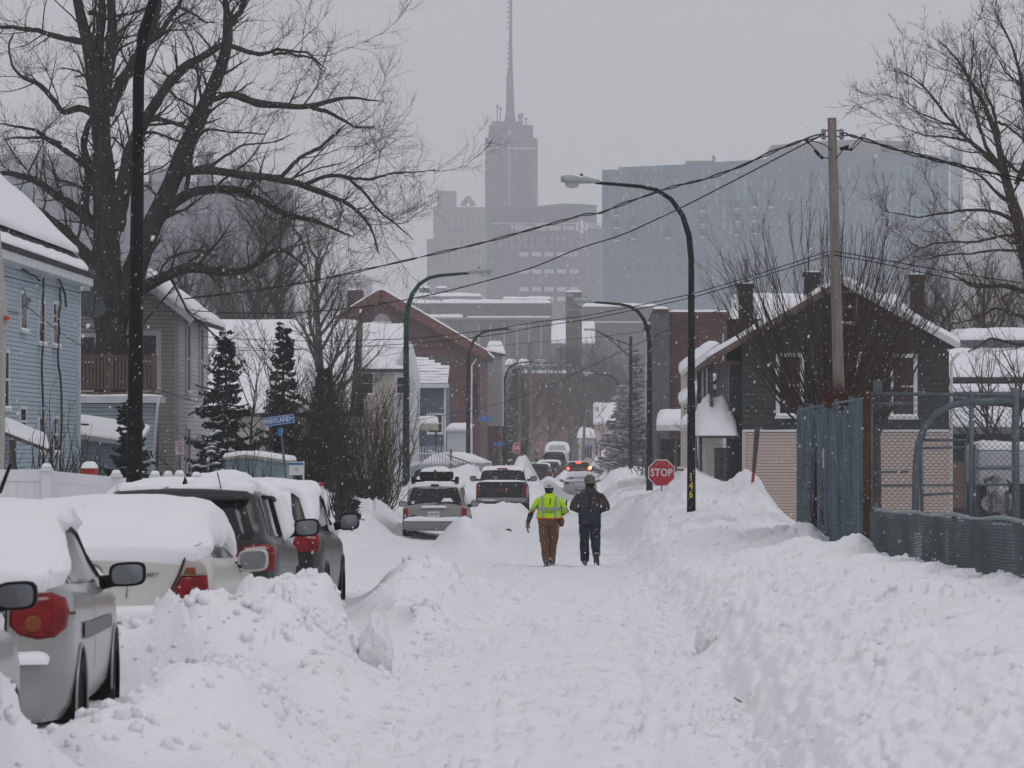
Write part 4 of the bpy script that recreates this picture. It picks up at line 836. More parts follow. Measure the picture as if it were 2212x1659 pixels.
MB().box(X(2075, 170), X(2330, 170), 170, 178, 0, Z(735, 170)).build('rear_wall', GRY, rh); a = [(X(2070, 170), 169.7, Z(735, 170)), (X(2330, 170), 169.7, Z(735, 170)), (X(2330, 170), 174, Z(712, 170)), (X(2070, 170), 174, Z(712, 170))]; snow_slab(a, .2, rh, 'snow', 20, 6, amp=.6)
ga = W('dark_garage', 'low dark garage with snow covered roof behind the wire fence', 'garage', (11.5, 136, 0)); d_ = 134
MB().box(X(2056, d_), X(2330, d_), d_, d_ + 6, 0, Z(925, d_)).build('wall', mat('dark_garage_wall', (.035, .04, .045)), ga)
a = [(X(2050, d_), d_ - .4, Z(922, d_)), (X(2330, d_), d_ - .4, Z(922, d_)), (X(2330, d_), d_ + 5, Z(882, d_)), (X(2050, d_), d_ + 5, Z(882, d_))]
slab(a, .25, GRY, ga); snow_slab(a, .14, ga, 'snow', 24, 10, amp=.9)
MB().box(X(2108, d_), X(2165, d_), d_ - .05, d_ - .003, Z(952, d_), Z(950, d_)).box(X(2163, d_), X(2165, d_), d_ - .05, d_ - .003, Z(985, d_), Z(953, d_)).build('door_frame', WH, ga)
cp = W('camper', 'boxy white camper with thick snow on top behind the wire fence', 'camper', (11.6, 123, 0)); d_ = 122
MB().box(X(2112, d_), X(2260, d_), d_, d_ + 4, Z(1045, d_), Z(972, d_)).build('body', mat('camper_shell', (.42, .44, .48), (.5, .52, .55), 1, .5), cp, bevel=.08)
MB().box(X(2118, d_), X(2255, d_), d_ + .3, d_ + 3.7, .2, Z(1045, d_) - .003).build('chassis', mat('black_chassis', (.02, .02, .022)), cp)
snow_slab([(X(2112, d_), d_, Z(972, d_)), (X(2260, d_), d_, Z(972, d_)), (X(2260, d_), d_ + 4, Z(972, d_)), (X(2112, d_), d_ + 4, Z(972, d_))], .25, cp, 'snow', 18, 10)
MB().box(X(2125, d_), X(2255, d_), d_ - .01, d_ - .002, Z(1008, d_), Z(1006, d_)).build('trim_line', GRY, cp)
o = MB().box(X(2054, 118), X(2086, 118), 118, 118.06, .8, Z(998, 118)).build('plywood_board', mat('plywood', (.23, .13, .09), (.27, .16, .11), 3, .8), bevel=.005); tag(o, 'brown plywood board standing beside the snowy camper', 'board')
tp = W('covered_machine', 'snow dusted machine under a pale tarpaulin behind the wire fence', 'machine', P(2160, 1110, 96)); d_ = 96
bm = bmesh.new(); bmesh.ops.create_icosphere(bm, subdivisions=4, radius=1)
for v_ in bm.verts:
    c = v_.co; f = .85 + .18 * math.sin(3 * c.x + 2 * c.z) + .12 * math.sin(7 * c.z + 3 * c.x); c.x *= .42 * f; c.y *= .4; c.z *= .55 * f
me = bpy.data.meshes.new('tarpaulin'); bm.to_mesh(me); bm.free(); me.materials.append(mat('grey_tarp', (.10, .10, .10), (.5, .51, .53), 3, .8)); me.polygons.foreach_set('use_smooth', [True] * len(me.polygons))
o = bpy.data.objects.new('tarpaulin', me); COL.objects.link(o); o.parent = tp; o.location = P(2155, 1075, 96)
MB().tube([P(2125, 1040, 96), P(2150, 1030, 96), P(2182, 1045, 96)], .06, 6).bar(P(2140, 1060, 95.5), P(2140, 1110, 95.5), .1, .1).bar(P(2175, 1060, 95.5), P(2175, 1110, 95.5), .1, .1).build('frame', DKP, tp)
# ================================================================= TREES
def resample(pts, rad, K):
    pts = np.array(pts, float); seg = np.r_[0, np.cumsum(np.linalg.norm(np.diff(pts, axis=0), axis=1))]; t = np.linspace(0, seg[-1], K)
    # smooth the measured corners a little
    q = np.stack([np.interp(t, seg, pts[:, i]) for i in range(3)], 1); r = np.interp(t, seg, rad)
    for _ in range(2): q[1:-1] = .25 * q[:-2] + .5 * q[1:-1] + .25 * q[2:]
    return q, r
def tubes_mesh(name, groups, m, parent):
    """groups: list of (P(N,K,3), R(N,K), sides) -> one mesh"""
    VV, FF, off = [], [], 0
    for Pn, Rn, n in groups:
        if len(Pn) == 0: continue
        N, K, _ = Pn.shape
        T = np.empty_like(Pn); T[:, 1:-1] = Pn[:, 2:] - Pn[:, :-2]; T[:, 0] = Pn[:, 1] - Pn[:, 0]; T[:, -1] = Pn[:, -1] - Pn[:, -2]
        T /= np.linalg.norm(T, axis=2, keepdims=True) + 1e-9
        ref = np.tile(np.array([.31, .87, .38]), (N, K, 1)); A = ref - T * (ref * T).sum(2, keepdims=True); A /= np.linalg.norm(A, axis=2, keepdims=True) + 1e-9; B = np.cross(T, A)
        an = np.arange(n) * 2 * np.pi / n
        V = Pn[:, :, None] + Rn[:, :, None, None] * (A[:, :, None] * np.cos(an)[None, None, :, None] + B[:, :, None] * np.sin(an)[None, None, :, None])
        idx = np.arange(N * K * n).reshape(N, K, n) + off; nx = np.roll(idx, -1, axis=2)
        FF.append(np.stack([idx[:, :-1], nx[:, :-1], nx[:, 1:], idx[:, 1:]], -1).reshape(-1, 4)); VV.append(V.reshape(-1, 3)); off += N * K * n
    V = np.concatenate(VV).astype(np.float32); Q = np.concatenate(FF).astype(np.int32)
    me = bpy.data.meshes.new(name); me.vertices.add(len(V)); me.vertices.foreach_set('co', V.ravel()); me.loops.add(Q.size); me.loops.foreach_set('vertex_index', Q.ravel())
    me.polygons.add(len(Q)); me.polygons.foreach_set('loop_start', np.arange(0, Q.size, 4, dtype=np.int32)); me.polygons.foreach_set('loop_total', np.full(len(Q), 4, dtype=np.int32))
    me.update(calc_edges=True); me.polygons.foreach_set('use_smooth', np.ones(len(Q), dtype=bool)); me.materials.append(m)
    o = bpy.data.objects.new(name, me); COL.objects.link(o)
    if parent: o.parent = parent
    return o
def spawn(Pn, Rn, per_m, K, lf, ang, up, wob, rr, rg, tmin=.15, rmax=None, rmin=.003, tip=.25):
    """side branches: per_m children per metre of parent, lf(length factor array)->length"""
    N, Kp, _ = Pn.shape
    L = np.linalg.norm(np.diff(Pn, axis=1), axis=2).sum(1)
    cnt = rg.poisson(np.maximum(L * per_m, .01)); par = np.repeat(np.arange(N), cnt)
    if len(par) == 0: return np.zeros((0, K, 3)), np.zeros((0, K))
    t = tmin + (1 - tmin) * rg.uniform(0, 1, len(par)) ** .85; ft = t * (Kp - 1.001); i = ft.astype(int); f = (ft - i)[:, None]
    p = Pn[par, i] * (1 - f) + Pn[par, i + 1] * f; tg = Pn[par, i + 1] - Pn[par, i]; tg /= np.linalg.norm(tg, axis=1, keepdims=True) + 1e-9
    pr = Rn[par, i] * (1 - f[:, 0]) + Rn[par, i + 1] * f[:, 0]
    rnd_ = rg.normal(0, 1, (len(par), 3)); side = rnd_ - tg * (rnd_ * tg).sum(1, keepdims=True); side /= np.linalg.norm(side, axis=1, keepdims=True) + 1e-9
    side[:, 2] += up * .6; a = rg.normal(ang, .22, len(par))[:, None]
    d = tg * np.cos(a) + side * np.sin(a); d /= np.linalg.norm(d, axis=1, keepdims=True)
    ln = lf(L[par], t, rg); r0 = np.minimum(pr * rr, rmax or 9); r0 = np.maximum(r0, rmin)
    out = np.empty((len(par), K, 3)); out[:, 0] = p; st = (ln / (K - 1))[:, None]
    for k in range(1, K):
        d = d + rg.normal(0, wob, d.shape) + np.array([0, 0, up * .16]); d /= np.linalg.norm(d, axis=1, keepdims=True); out[:, k] = out[:, k - 1] + d * st
    tt = np.linspace(0, 1, K)[None]; R_ = r0[:, None] * (1 - (1 - tip) * tt)
    return out, np.maximum(R_, rmin * .6)
def limb_tree(name, label, base, limbs, conv, d0, m, levels, seed, split=.0, group=None, depth_spread=.35, trunk_i=(0,), K=26):
    rg = np.random.default_rng(seed); t = W(name, label, 'tree', base, group); LP, LR = [], []
    for li, lb_ in enumerate(limbs):
        pts = []; rad = []; n = len(lb_); slope = 0 if li in trunk_i else rg.uniform(-1, 1) * depth_spread
        p0 = None; acc = 0; last = None
        for (zx, zy, zr) in lb_:
            px, py, pr = conv(zx, zy, zr)
            if last: acc += math.hypot(px - last[0], py - last[1]) / F * d0
            last = (px, py); d = d0 + slope * acc
            pts.append(tuple(P(px, py, d))); rad.append(pr / F * d0)
        q, r = resample(pts, rad, K); q[1:] += np.cumsum(rg.normal(0, .012, (K - 1, 3)), axis=0); LP.append(q); LR.append(r * (1 + .06 * rg.normal(0, 1, K)))
    LP, LR = np.array(LP), np.array(LR)
    for i in trunk_i: tubes_mesh('trunk', [(LP[i:i + 1], LR[i:i + 1], 16)], m, t)
    for i in range(len(LP)):
        if i not in trunk_i: tubes_mesh('limb', [(LP[i:i + 1], LR[i:i + 1], 9)], m, t)
    cur = (LP, LR); tw = []
    for (per_m, Kc, lf, ang, up, wob, rr, rmax, rmin, sides) in levels:
        nx = spawn(*cur, per_m, Kc, lf, ang, up, wob, rr, rg, rmax=rmax, rmin=rmin); tw.append((*nx, sides)); cur = nx
    o = tubes_mesh('crown', tw, m, t); o['kind'] = 'stuff'; return t, o
TWIG = mat('twig_bark', (.036, .029, .026), (.065, .053, .047), 4, .95)
BARK2 = mat('big_tree_bark', (.028, .023, .020), (.065, .054, .046), 6, .95, bump=1.0, bscale=18, stretch=(1, 1, .2), snow=.1)
c4 = lambda x, y, r: (x / 2.2757, y / 2.2757, r / 2.2757)
big = [
 [(545, 2380, 92), (545, 2000, 84), (550, 1659, 80), (535, 1400, 82), (532, 1200, 70), (522, 1000, 55), (515, 800, 50), (503, 600, 50), (490, 450, 47), (462, 300, 40), (425, 180, 30), (395, 60, 24), (365, -60, 20), (340, -220, 12)],
 [(475, 420, 30), (482, 300, 26), (488, 180, 22), (500, 80, 20), (495, -60, 14), (500, -200, 8)],
 [(510, 460, 34), (535, 300, 30), (550, 180, 26), (545, 60, 22), (530, -60, 18), (545, -220, 9)],
 [(530, 560, 34), (590, 400, 30), (650, 290, 27), (715, 190, 25), (755, 60, 20), (770, -60, 15), (800, -200, 8)],
 [(700, 215, 15), (790, 160, 14), (840, 90, 13), (890, 0, 10), (930, -90, 6)],
 [(560, 1130, 50), (600, 950, 44), (632, 790, 40), (680, 665, 34), (740, 560, 26), (850, 390, 24), (930, 320, 20), (1030, 265, 18), (1110, 222, 14)],
 [(590, 1560, 60), (660, 1320, 58), (740, 1120, 50), (830, 950, 45), (880, 800, 42), (960, 620, 40), (1030, 440, 34), (1100, 280, 30), (1130, 130, 25), (1110, 20, 17), (1095, -90, 9)],
 [(1140, 125, 17), (1180, 60, 15), (1210, -20, 13), (1260, -150, 6)],
 [(1045, 490, 16), (1130, 460, 17), (1200, 480, 18), (1280, 522, 18), (1400, 525, 14), (1520, 527, 14), (1640, 495, 10), (1730, 490, 7), (1860, 512, 3)],
 [(1530, 527, 11), (1620, 542, 10), (1690, 590, 8), (1760, 630, 6), (1860, 618, 3)],
 [(870, 860, 22), (960, 840, 21), (1060, 850, 20), (1200, 870, 20), (1350, 880, 18), (1500, 915, 16), (1600, 960, 13), (1700, 1000, 10), (1760, 1060, 8), (1810, 1130, 6), (1838, 1250, 3)],
 [(1495, 910, 12), (1580, 872, 10), (1700, 870, 9), (1800, 950, 7), (1880, 1040, 6), (1960, 1110, 4), (2045, 1180, 2)],
 [(1690, 868, 8), (1800, 880, 7), (1880, 860, 6), (1960, 840, 5), (2060, 840, 3), (2130, 828, 2)],
 [(1385, 870, 11), (1450, 800, 10), (1540, 740, 9), (1620, 680, 7), (1710, 605, 3)],
 [(820, 1030, 32), (880, 970, 26), (960, 945, 22), (1060, 935, 22), (1180, 940, 20), (1260, 980, 18), (1340, 1040, 15), (1440, 1080, 13), (1560, 1100, 10), (1640, 1140, 7), (1725, 1172, 3)],
 [(600, 1520, 42), (670, 1430, 36), (750, 1390, 28), (850, 1340, 25), (950, 1295, 25), (1060, 1330, 24), (1130, 1330, 20), (1240, 1325, 16), (1290, 1260, 13), (1370, 1210, 11), (1430, 1230, 8), (1520, 1320, 4)],
 [(500, 1330, 40), (420, 1250, 32), (360, 1170, 25), (300, 1110, 22), (200, 1040, 18), (100, 980, 15), (0, 960, 12), (-90, 940, 8)],
 [(490, 1110, 30), (380, 1030, 24), (280, 950, 20), (180, 880, 18), (80, 850, 14), (0, 845, 12), (-80, 850, 7)],
 [(490, 850, 24), (380, 760, 17), (300, 710, 14), (240, 680, 12), (170, 620, 9), (60, 610, 6), (-20, 590, 3)],
 [(300, 705, 9), (200, 680, 8), (100, 680, 6), (10, 690, 3)],
 [(490, 580, 20), (400, 522, 17), (320, 572, 15), (270, 500, 13), (200, 420, 12), (130, 390, 10), (100, 385, 8), (60, 330, 6), (40, 220, 5), (75, 155, 3)],
 [(430, 210, 20), (310, 190, 15), (200, 165, 12), (90, 150, 11), (0, 145, 9), (-60, 150, 5)],
 [(430, 1100, 28), (418, 1000, 23), (430, 850, 21), (405, 720, 15), (408, 640, 14), (445, 560, 12)],
 [(690, 605, 13), (780, 580, 12), (860, 600, 11), (940, 625, 10)],
 [(915, 960, 13), (940, 840, 12), (955, 700, 9), (1010, 620, 6), (1150, 640, 5), (1300, 650, 3)],
 [(1380, 870, 9), (1300, 860, 9), (1240, 890, 8), (1200, 940, 8)],
 [(1010, 830, 8), (1090, 760, 7), (1200, 700, 5), (1330, 700, 3), (1400, 660, 2)],
 [(1130, 225, 13), (1200, 250, 12), (1270, 272, 10), (1350, 245, 8), (1430, 255, 7), (1520, 265, 5), (1600, 330, 3)],
 [(1340, 268, 8), (1440, 270, 7), (1540, 300, 5), (1620, 370, 2)],
 [(440, 60, 14), (520, 90, 9), (600, 70, 8), (700, 50, 7), (780, 20, 5)],
 [(870, 30, 8), (950, 60, 7), (1010, 110, 5), (1060, 120, 3)],
]
L1 = lambda L, t, rg: np.clip(rg.lognormal(.35, .45, len(t)) * (1.15 - .5 * t), .5, 3.6)
L2 = lambda L, t, rg: np.clip(rg.lognormal(-.28, .4, len(t)), .3, 1.6)
L3 = lambda L, t, rg: np.clip(rg.lognormal(-1.0, .35, len(t)), .15, .7)
bt, bo = limb_tree('bare_tree', 'huge spreading bare tree with thick dark trunk behind the left houses', P(240, 1000, 108.5) * 1, big, c4, 108.5, BARK2,
    [(3.1, 7, L1, .95, .35, .18, .32, .05, .010, 4), (4.6, 5, L2, .75, .35, .22, .5, .018, .0060, 3), (5.0, 4, L3, .65, .3, .25, .6, .009, .0045, 3)], 11, depth_spread=.3)
bt.location.z = 0; bo.data.materials[0] = TWIG
c5 = lambda x, y, r: ((3200 + x / 1.2757) / 1.8517, y / 1.2757 / 1.8517, r / 2.3622)
rt = [
 [(1330, 2150, 62), (1300, 1800, 55), (1210, 1500, 46), (1150, 1250, 36), (1110, 1080, 28), (1070, 950, 24), (1035, 830, 20), (1010, 700, 15), (960, 540, 12), (900, 450, 9), (840, 350, 7), (770, 240, 4), (700, 180, 2)],
 [(1030, 870, 18), (940, 780, 12), (860, 720, 10), (780, 640, 8), (700, 550, 7), (640, 480, 6), (560, 400, 4), (470, 350, 2)],
 [(1035, 860, 12), (960, 760, 10), (900, 600, 8), (880, 520, 6), (860, 420, 5), (880, 300, 4), (880, 180, 2)],
 [(1250, 900, 20), (1143, 560, 12), (1135, 400, 9), (1090, 230, 6), (1020, 90, 4), (985, 5, 2)],
 [(1100, 1130, 13), (980, 1075, 9), (860, 1080, 7), (740, 1095, 6), (600, 1125, 4), (420, 1080, 2)],
 [(1090, 1050, 11), (1000, 980, 9), (950, 920, 7), (880, 870, 6), (760, 830, 5), (620, 790, 3), (520, 760, 1.5)],
 [(1150, 1215, 10), (1050, 1200, 8), (900, 1240, 6), (760, 1245, 5), (640, 1260, 4), (550, 1310, 2)],
 [(1170, 1290, 9), (1000, 1270, 6), (850, 1290, 5), (700, 1300, 4), (530, 1345, 2)],
 [(1200, 1500, 16), (1050, 1450, 12), (950, 1470, 10), (880, 1470, 8), (820, 1420, 5), (760, 1400, 3)],
 [(1040, 800, 9), (1100, 850, 9), (1160, 870, 8), (1230, 860, 5)],
 [(1010, 620, 8), (1060, 640, 7), (1143, 705, 5), (1200, 740, 3)],
 [(1020, 700, 9), (985, 560, 7), (930, 420, 5), (930, 300, 3), (950, 250, 2)],
 [(860, 725, 6), (760, 700, 5), (640, 690, 4), (520, 640, 2), (430, 620, 1)],
 [(780, 640, 5), (640, 600, 4), (540, 530, 3), (390, 478, 1)],
 [(1180, 700, 14), (1130, 420, 9), (1060, 380, 5), (1000, 300, 3)], [(1100, 940, 10), (1180, 760, 12), (1230, 500, 9), (1200, 250, 5), (1180, 60, 3)],
 [(1250, 1650, 12), (1100, 1600, 9), (1000, 1560, 7), (900, 1620, 5), (780, 1650, 3)], [(1250, 1750, 12), (1120, 1760, 8), (980, 1720, 6), (860, 1800, 3)],
]
BL = lambda L, t, rg: np.clip(rg.lognormal(-.05, .4, len(t)) * (1.2 - .5 * t), .35, 2.2)
B2 = lambda L, t, rg: np.clip(rg.lognormal(-.75, .35, len(t)), .2, .9)
B3 = lambda L, t, rg: np.clip(rg.lognormal(-1.9, .3, len(t)), .08, .3)
t2_, o2 = limb_tree('bare_tree', 'bare tree with fine upswept twigs at the right edge', (P(1900, 900, 100).x + 6, 100, 0), rt, c5, 100, BARK,
    [(4.6, 6, BL, .8, .4, .13, .4, .03, .009, 4), (8.5, 5, B2, .65, .45, .15, .55, .012, .0055, 3), (6.5, 3, B3, .7, .3, .2, .8, .008, .0048, 3)], 23)
o2.data.materials[0] = mat('reddish_twigs', (.06, .038, .034), (.09, .06, .05), 4, .95)

def procedural_tree(name, label, x, d, h, spread, seed, m, tm, nl=14, dens=1.0, z0=0, group=None, lean=0, twig=.005, trunk=True, cat='tree', rb_=None, fork=.3):
    rg = np.random.default_rng(seed); t = W(name, label, cat, (x, d, z0), group)
    K = 14; tr_ = np.zeros((1, K, 3)); s = np.linspace(0, 1, K); tr_[0, :, 2] = z0 + h * .82 * s; tr_[0, :, 0] = x + lean * s + .12 * np.sin(s * 5 + seed); tr_[0, :, 1] = d
    r0 = rb_ or h * .022; rr_ = (r0 * (1 - .8 * s))[None]
    if trunk: tubes_mesh('trunk', [(tr_, rr_, 10)], m, t)
    a = rg.uniform(0, 2 * np.pi, nl); ts = fork + (1 - fork) * np.linspace(0, 1, nl) ** .9; Kl = 12; LPs = np.zeros((nl, Kl, 3)); LRs = np.zeros((nl, Kl))
    for i in range(nl):
        f = ts[i] * (K - 1.01); j = int(f); p = tr_[0, j] * (1 - f + j) + tr_[0, j + 1] * (f - j); ln = spread * (1.15 - .75 * ts[i]) * rg.uniform(.8, 1.2)
        dr = np.array([math.cos(a[i]), math.sin(a[i]) * .8, .55 + .8 * ts[i]]); dr /= np.linalg.norm(dr)
        q = p.copy()
        for k in range(Kl): LPs[i, k] = q; dr = dr + rg.normal(0, .09, 3) + np.array([0, 0, .05]); dr /= np.linalg.norm(dr); q = q + dr * ln * 1.25 / (Kl - 1)
        LRs[i] = np.linspace(r0 * .42 * (1.1 - .6 * ts[i]), twig * 1.4, Kl)
    l1 = lambda L, t, rg: np.clip(rg.lognormal(-.1, .4, len(t)) * h / 9 * (1.2 - .5 * t), .25, 3); l2 = lambda L, t, rg: np.clip(rg.lognormal(-.8, .35, len(t)) * h / 9, .15, 1.2)
    g = [(LPs, LRs, 6)]; n1 = spawn(LPs, LRs, 2.0 * dens, 6, l1, .75, .4, .15, .45, rg, rmax=.04, rmin=twig * 1.5); n2 = spawn(*n1, 3.6 * dens, 4, l2, .65, .4, .18, .55, rg, rmax=.012, rmin=twig)
    tubes_mesh('crown', [(LPs, LRs, 6), (*n1, 4), (*n2, 3)], tm, t)['kind'] = 'stuff'; return t
# trees behind the big one on the left
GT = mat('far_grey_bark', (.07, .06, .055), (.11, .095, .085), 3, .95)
for k, (px, d, h, sp, lb_) in enumerate([(560, 175, 15.5, 5, 'bare tree with pale twin trunk behind the white roof, left of the brick gable'), (600, 178, 15.0, 4.5, 'bare tree just left of the brick gable chimney behind the white roof'), (400, 190, 14, 5, 'low bare tree behind the white roof near the grey house'), (480, 200, 15, 5, 'bare tree in the middle behind the long white roof'), (690, 150, 12.5, 5.5, 'slim young bare tree standing before the brick gable')]):
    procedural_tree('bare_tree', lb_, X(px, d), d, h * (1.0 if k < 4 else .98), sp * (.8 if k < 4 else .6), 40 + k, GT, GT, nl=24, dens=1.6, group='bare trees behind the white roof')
for k, (px, d, h, sp) in enumerate([(40, 150, 11, 5), (110, 158, 10.5, 5)]): procedural_tree('bare_tree', ['thin bare tree rising behind the blue house roof', 'thin bare tree between blue house roof and big trunk'][k], X(px, d), d, h, sp, 60 + k, GT, GT, nl=18, dens=1.4)
# fine saplings in front of the white roof
for k, (px, d, h, lb_) in enumerate([(722, 112, 7.6, 'tall slender sapling with straight stem left of the green lamp post'), (550, 104, 5.6, 'thin sapling between the two spruces'), (590, 104, 6.2, 'thin sapling just behind the right spruce')]):
    procedural_tree('sapling', lb_, X(px, d), d, h, 2.4, 70 + k, BARK, TWIG, nl=16, dens=1.5, cat='sapling', rb_=.06, fork=.15, group='saplings by the spruces')
# wooded thicket at the right
DKT = mat('thicket_twigs', (.06, .05, .046), (.09, .075, .07), 3, .95)
tl = ['', 'first', 'second', 'third', 'fourth', 'fifth', 'sixth']
for k, px in enumerate((2020, 2075, 2130, 2185, 2245, 2300)): procedural_tree('bare_tree', 'dense bare tree of the thicket behind the maroon house, %s from the left' % tl[k + 1], X(px, 185), 185 + 5 * (k % 2), 10.5 + (k % 3), 4.5, 80 + k, DKT, DKT, nl=22, dens=1.5, group='thicket behind the maroon house')
for k, (px, d, h, sp) in enumerate([(2140, 128, 5.6, 3.2), (2205, 126, 6.0, 3.5)]): procedural_tree('bare_tree', ['small bare tree in front of the dark garage', 'small bare tree with arching twigs at the far right behind the fence'][k], X(px, d), d, h, sp, 95 + k, BARK, TWIG, nl=18, dens=1.3)
# trees far down the street
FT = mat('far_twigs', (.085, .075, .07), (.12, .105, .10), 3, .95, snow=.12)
mid = [(1118, 330, 9, 3, 'bare tree beside the fourth left lamp post'), (1145, 350, 10, 4, 'bare tree left of the orange brick house'), (1185, 380, 9.5, 4.5, 'bare tree in front of the orange brick house'), (1228, 400, 12.5, 5.5, 'tall bare tree in the middle of the far street'), (1262, 420, 13, 6, 'tall spreading bare tree above the pink house wing'), (1300, 440, 12.5, 6, 'bare tree behind the pink house roof'), (1330, 455, 12, 5, 'bare tree right behind the pink house'), (1370, 470, 13, 6, 'bare tree behind the third right lamp post')]
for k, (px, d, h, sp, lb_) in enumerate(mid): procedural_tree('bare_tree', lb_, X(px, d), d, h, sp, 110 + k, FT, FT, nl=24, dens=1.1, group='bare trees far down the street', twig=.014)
for k in range(14):
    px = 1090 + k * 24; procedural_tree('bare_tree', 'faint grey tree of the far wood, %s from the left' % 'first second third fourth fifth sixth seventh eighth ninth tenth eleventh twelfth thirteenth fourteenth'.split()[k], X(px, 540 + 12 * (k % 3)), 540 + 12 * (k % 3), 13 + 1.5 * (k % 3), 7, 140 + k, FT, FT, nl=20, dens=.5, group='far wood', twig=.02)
for k, (px, d, h, sp, lb_) in enumerate([(1098, 205, 3.4, 2.2, 'low forked bare tree beside the snow mound left of the street'), (1075, 215, 2.4, 1.6, 'small bare shrub next to the forked tree'), (1300, 300, 4.6, 2.2, 'bare garden tree in front of the pink house'), (1225, 395, 3, 2, 'low snowy shrub in front of the pink house wing'), (1385, 215, 3.2, 1.6, 'bare bush by the second right lamp post'), (1490, 160, 4.0, 1.6, 'snowy bare bush between the porch and the cream house')]):
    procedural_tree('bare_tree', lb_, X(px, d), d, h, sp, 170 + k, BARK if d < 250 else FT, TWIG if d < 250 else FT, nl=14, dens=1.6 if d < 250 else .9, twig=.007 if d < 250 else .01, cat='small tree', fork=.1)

# fan shaped multi stem shrub behind the slatted fence, right
def fan_shrub(name, label, px, d, z0, h, spread, n, seed, m, dens=3.2, cat='shrub', dsp=1.0, rb_=.028, mn=.0045, wob=.035):
    rg = np.random.default_rng(seed); t = W(name, label, cat, (X(px, d), d, z0)); K = 14; S = np.zeros((n, K, 3)); Rr = np.zeros((n, K))
    for i in range(n):
        a = rg.uniform(-1, 1); b = rg.uniform(-1, 1); hh = h * (1 - .28 * abs(a) ** 2) * rg.uniform(.72, 1.03); s = np.linspace(0, 1, K)
        S[i, :, 0] = X(px, d) + rg.normal(0, .12) + spread * a * (s ** .8) + .05 * np.sin(s * 6 + i); S[i, :, 1] = d + dsp * b * s; S[i, :, 2] = z0 + hh * (s ** 1.08) * (1)
        S[i, 1:] += np.cumsum(rg.normal(0, wob, (K - 1, 3)) * np.array([1, 1, .4]) * h / 5, axis=0)
        Rr[i] = np.linspace(rb_ * rg.uniform(.7, 1.2), mn * 1.2, K)
    l1 = lambda L, t, rg: np.clip(rg.lognormal(-.25, .45, len(t)) * (1.2 - .6 * t) * h / 5, .15, 1.9); l2 = lambda L, t, rg: np.clip(rg.lognormal(-1.3, .35, len(t)) * h / 5, .08, .5)
    n1 = spawn(S, Rr, dens * .8, 6, l1, .42 + wob * 2, .5, .08 + wob, .5, rg, tmin=.12, rmax=.012, rmin=mn); n2 = spawn(*n1, dens, 4, l2, .5, .4, .12, .6, rg, rmax=.007, rmin=mn * .85)
    tubes_mesh('stems', [(S, Rr, 5)], m, t)['kind'] = 'stuff'; tubes_mesh('twigs', [(*n1, 3), (*n2, 3)], m, t)['kind'] = 'stuff'
    if z0 > 2: MB().tube([(X(px, d), d, .2), (X(px, d) + .05, d, z0 + .25)], [.3, .2], 10).build('stump', m, t, smooth=True)
    return t
RED = mat('red_brown_stems', (.045, .030, .027), (.080, .055, .048), 4, .9)
fan_shrub('shrub', 'tall fan shaped bare shrub rising behind the wooden utility pole', 1785, 90, 3.0, 5.4, 2.75, 100, 3, RED, dens=3.0)
fan_shrub('shrub', 'second bare shrub right of the utility pole before the green house', 1880, 94, 3.0, 3.9, 1.5, 30, 4, RED, dens=2.6)
fan_shrub('shrub', 'bare shrubs tangled before the blue house behind the vinyl fence', 62, 78, .5, 3.1, 1.4, 34, 5, BARK, dens=2.5)
fan_shrub('shrub', 'thin bare stems standing against the blue house corner', 128, 80, .5, 3.2, .7, 14, 6, BARK, dens=1.6)
fan_shrub('shrub', 'bare twigs left of the small spruce behind the vinyl fence', 190, 82, .5, 2.2, 1.0, 18, 7, BARK, dens=2.5)
fan_shrub('shrub', 'thin brown weeds standing before the light blue shed', 500, 93, .6, 2.0, .5, 14, 8, BARK, dens=2.8)
fan_shrub('shrub', 'brown leafy weeds at the right side of the light blue shed', 545, 93, .6, 2.1, .6, 22, 9, RED, dens=3)
fan_shrub('shrub', 'wide tangle of dark bare bushes right of the spruces', 735, 108, .3, 4.7, 1.1, 60, 10, BARK, dens=6, dsp=1.5, wob=.12)
fan_shrub('shrub', 'tall dense bare bush around the arborvitae', 685, 104, .3, 4.6, .7, 36, 12, BARK, dens=6, dsp=1, wob=.12)
fan_shrub('shrub', 'arching bare bush touching the green lamp post', 805, 112, .3, 4.4, 1.5, 44, 13, mat('olive_twigs', (.07, .055, .045), (.1, .08, .06), 4, .9), dens=5, dsp=1.2, wob=.10)
fan_shrub('shrub', 'low dark bush beside the street at the left snow bank', 738, 96, .5, 1.7, .45, 30, 14, BARK, dens=4)
fan_shrub('shrub', 'dry shrub growing from the blue planter', 1326, 331, 1.2, 1.9, .9, 22, 15, FT, dens=3, mn=.012)
fan_shrub('shrub', 'brown bush below the lamp posts on the right bank', 1392, 235, .6, 1.8, .9, 30, 16, RED, dens=3, mn=.008)

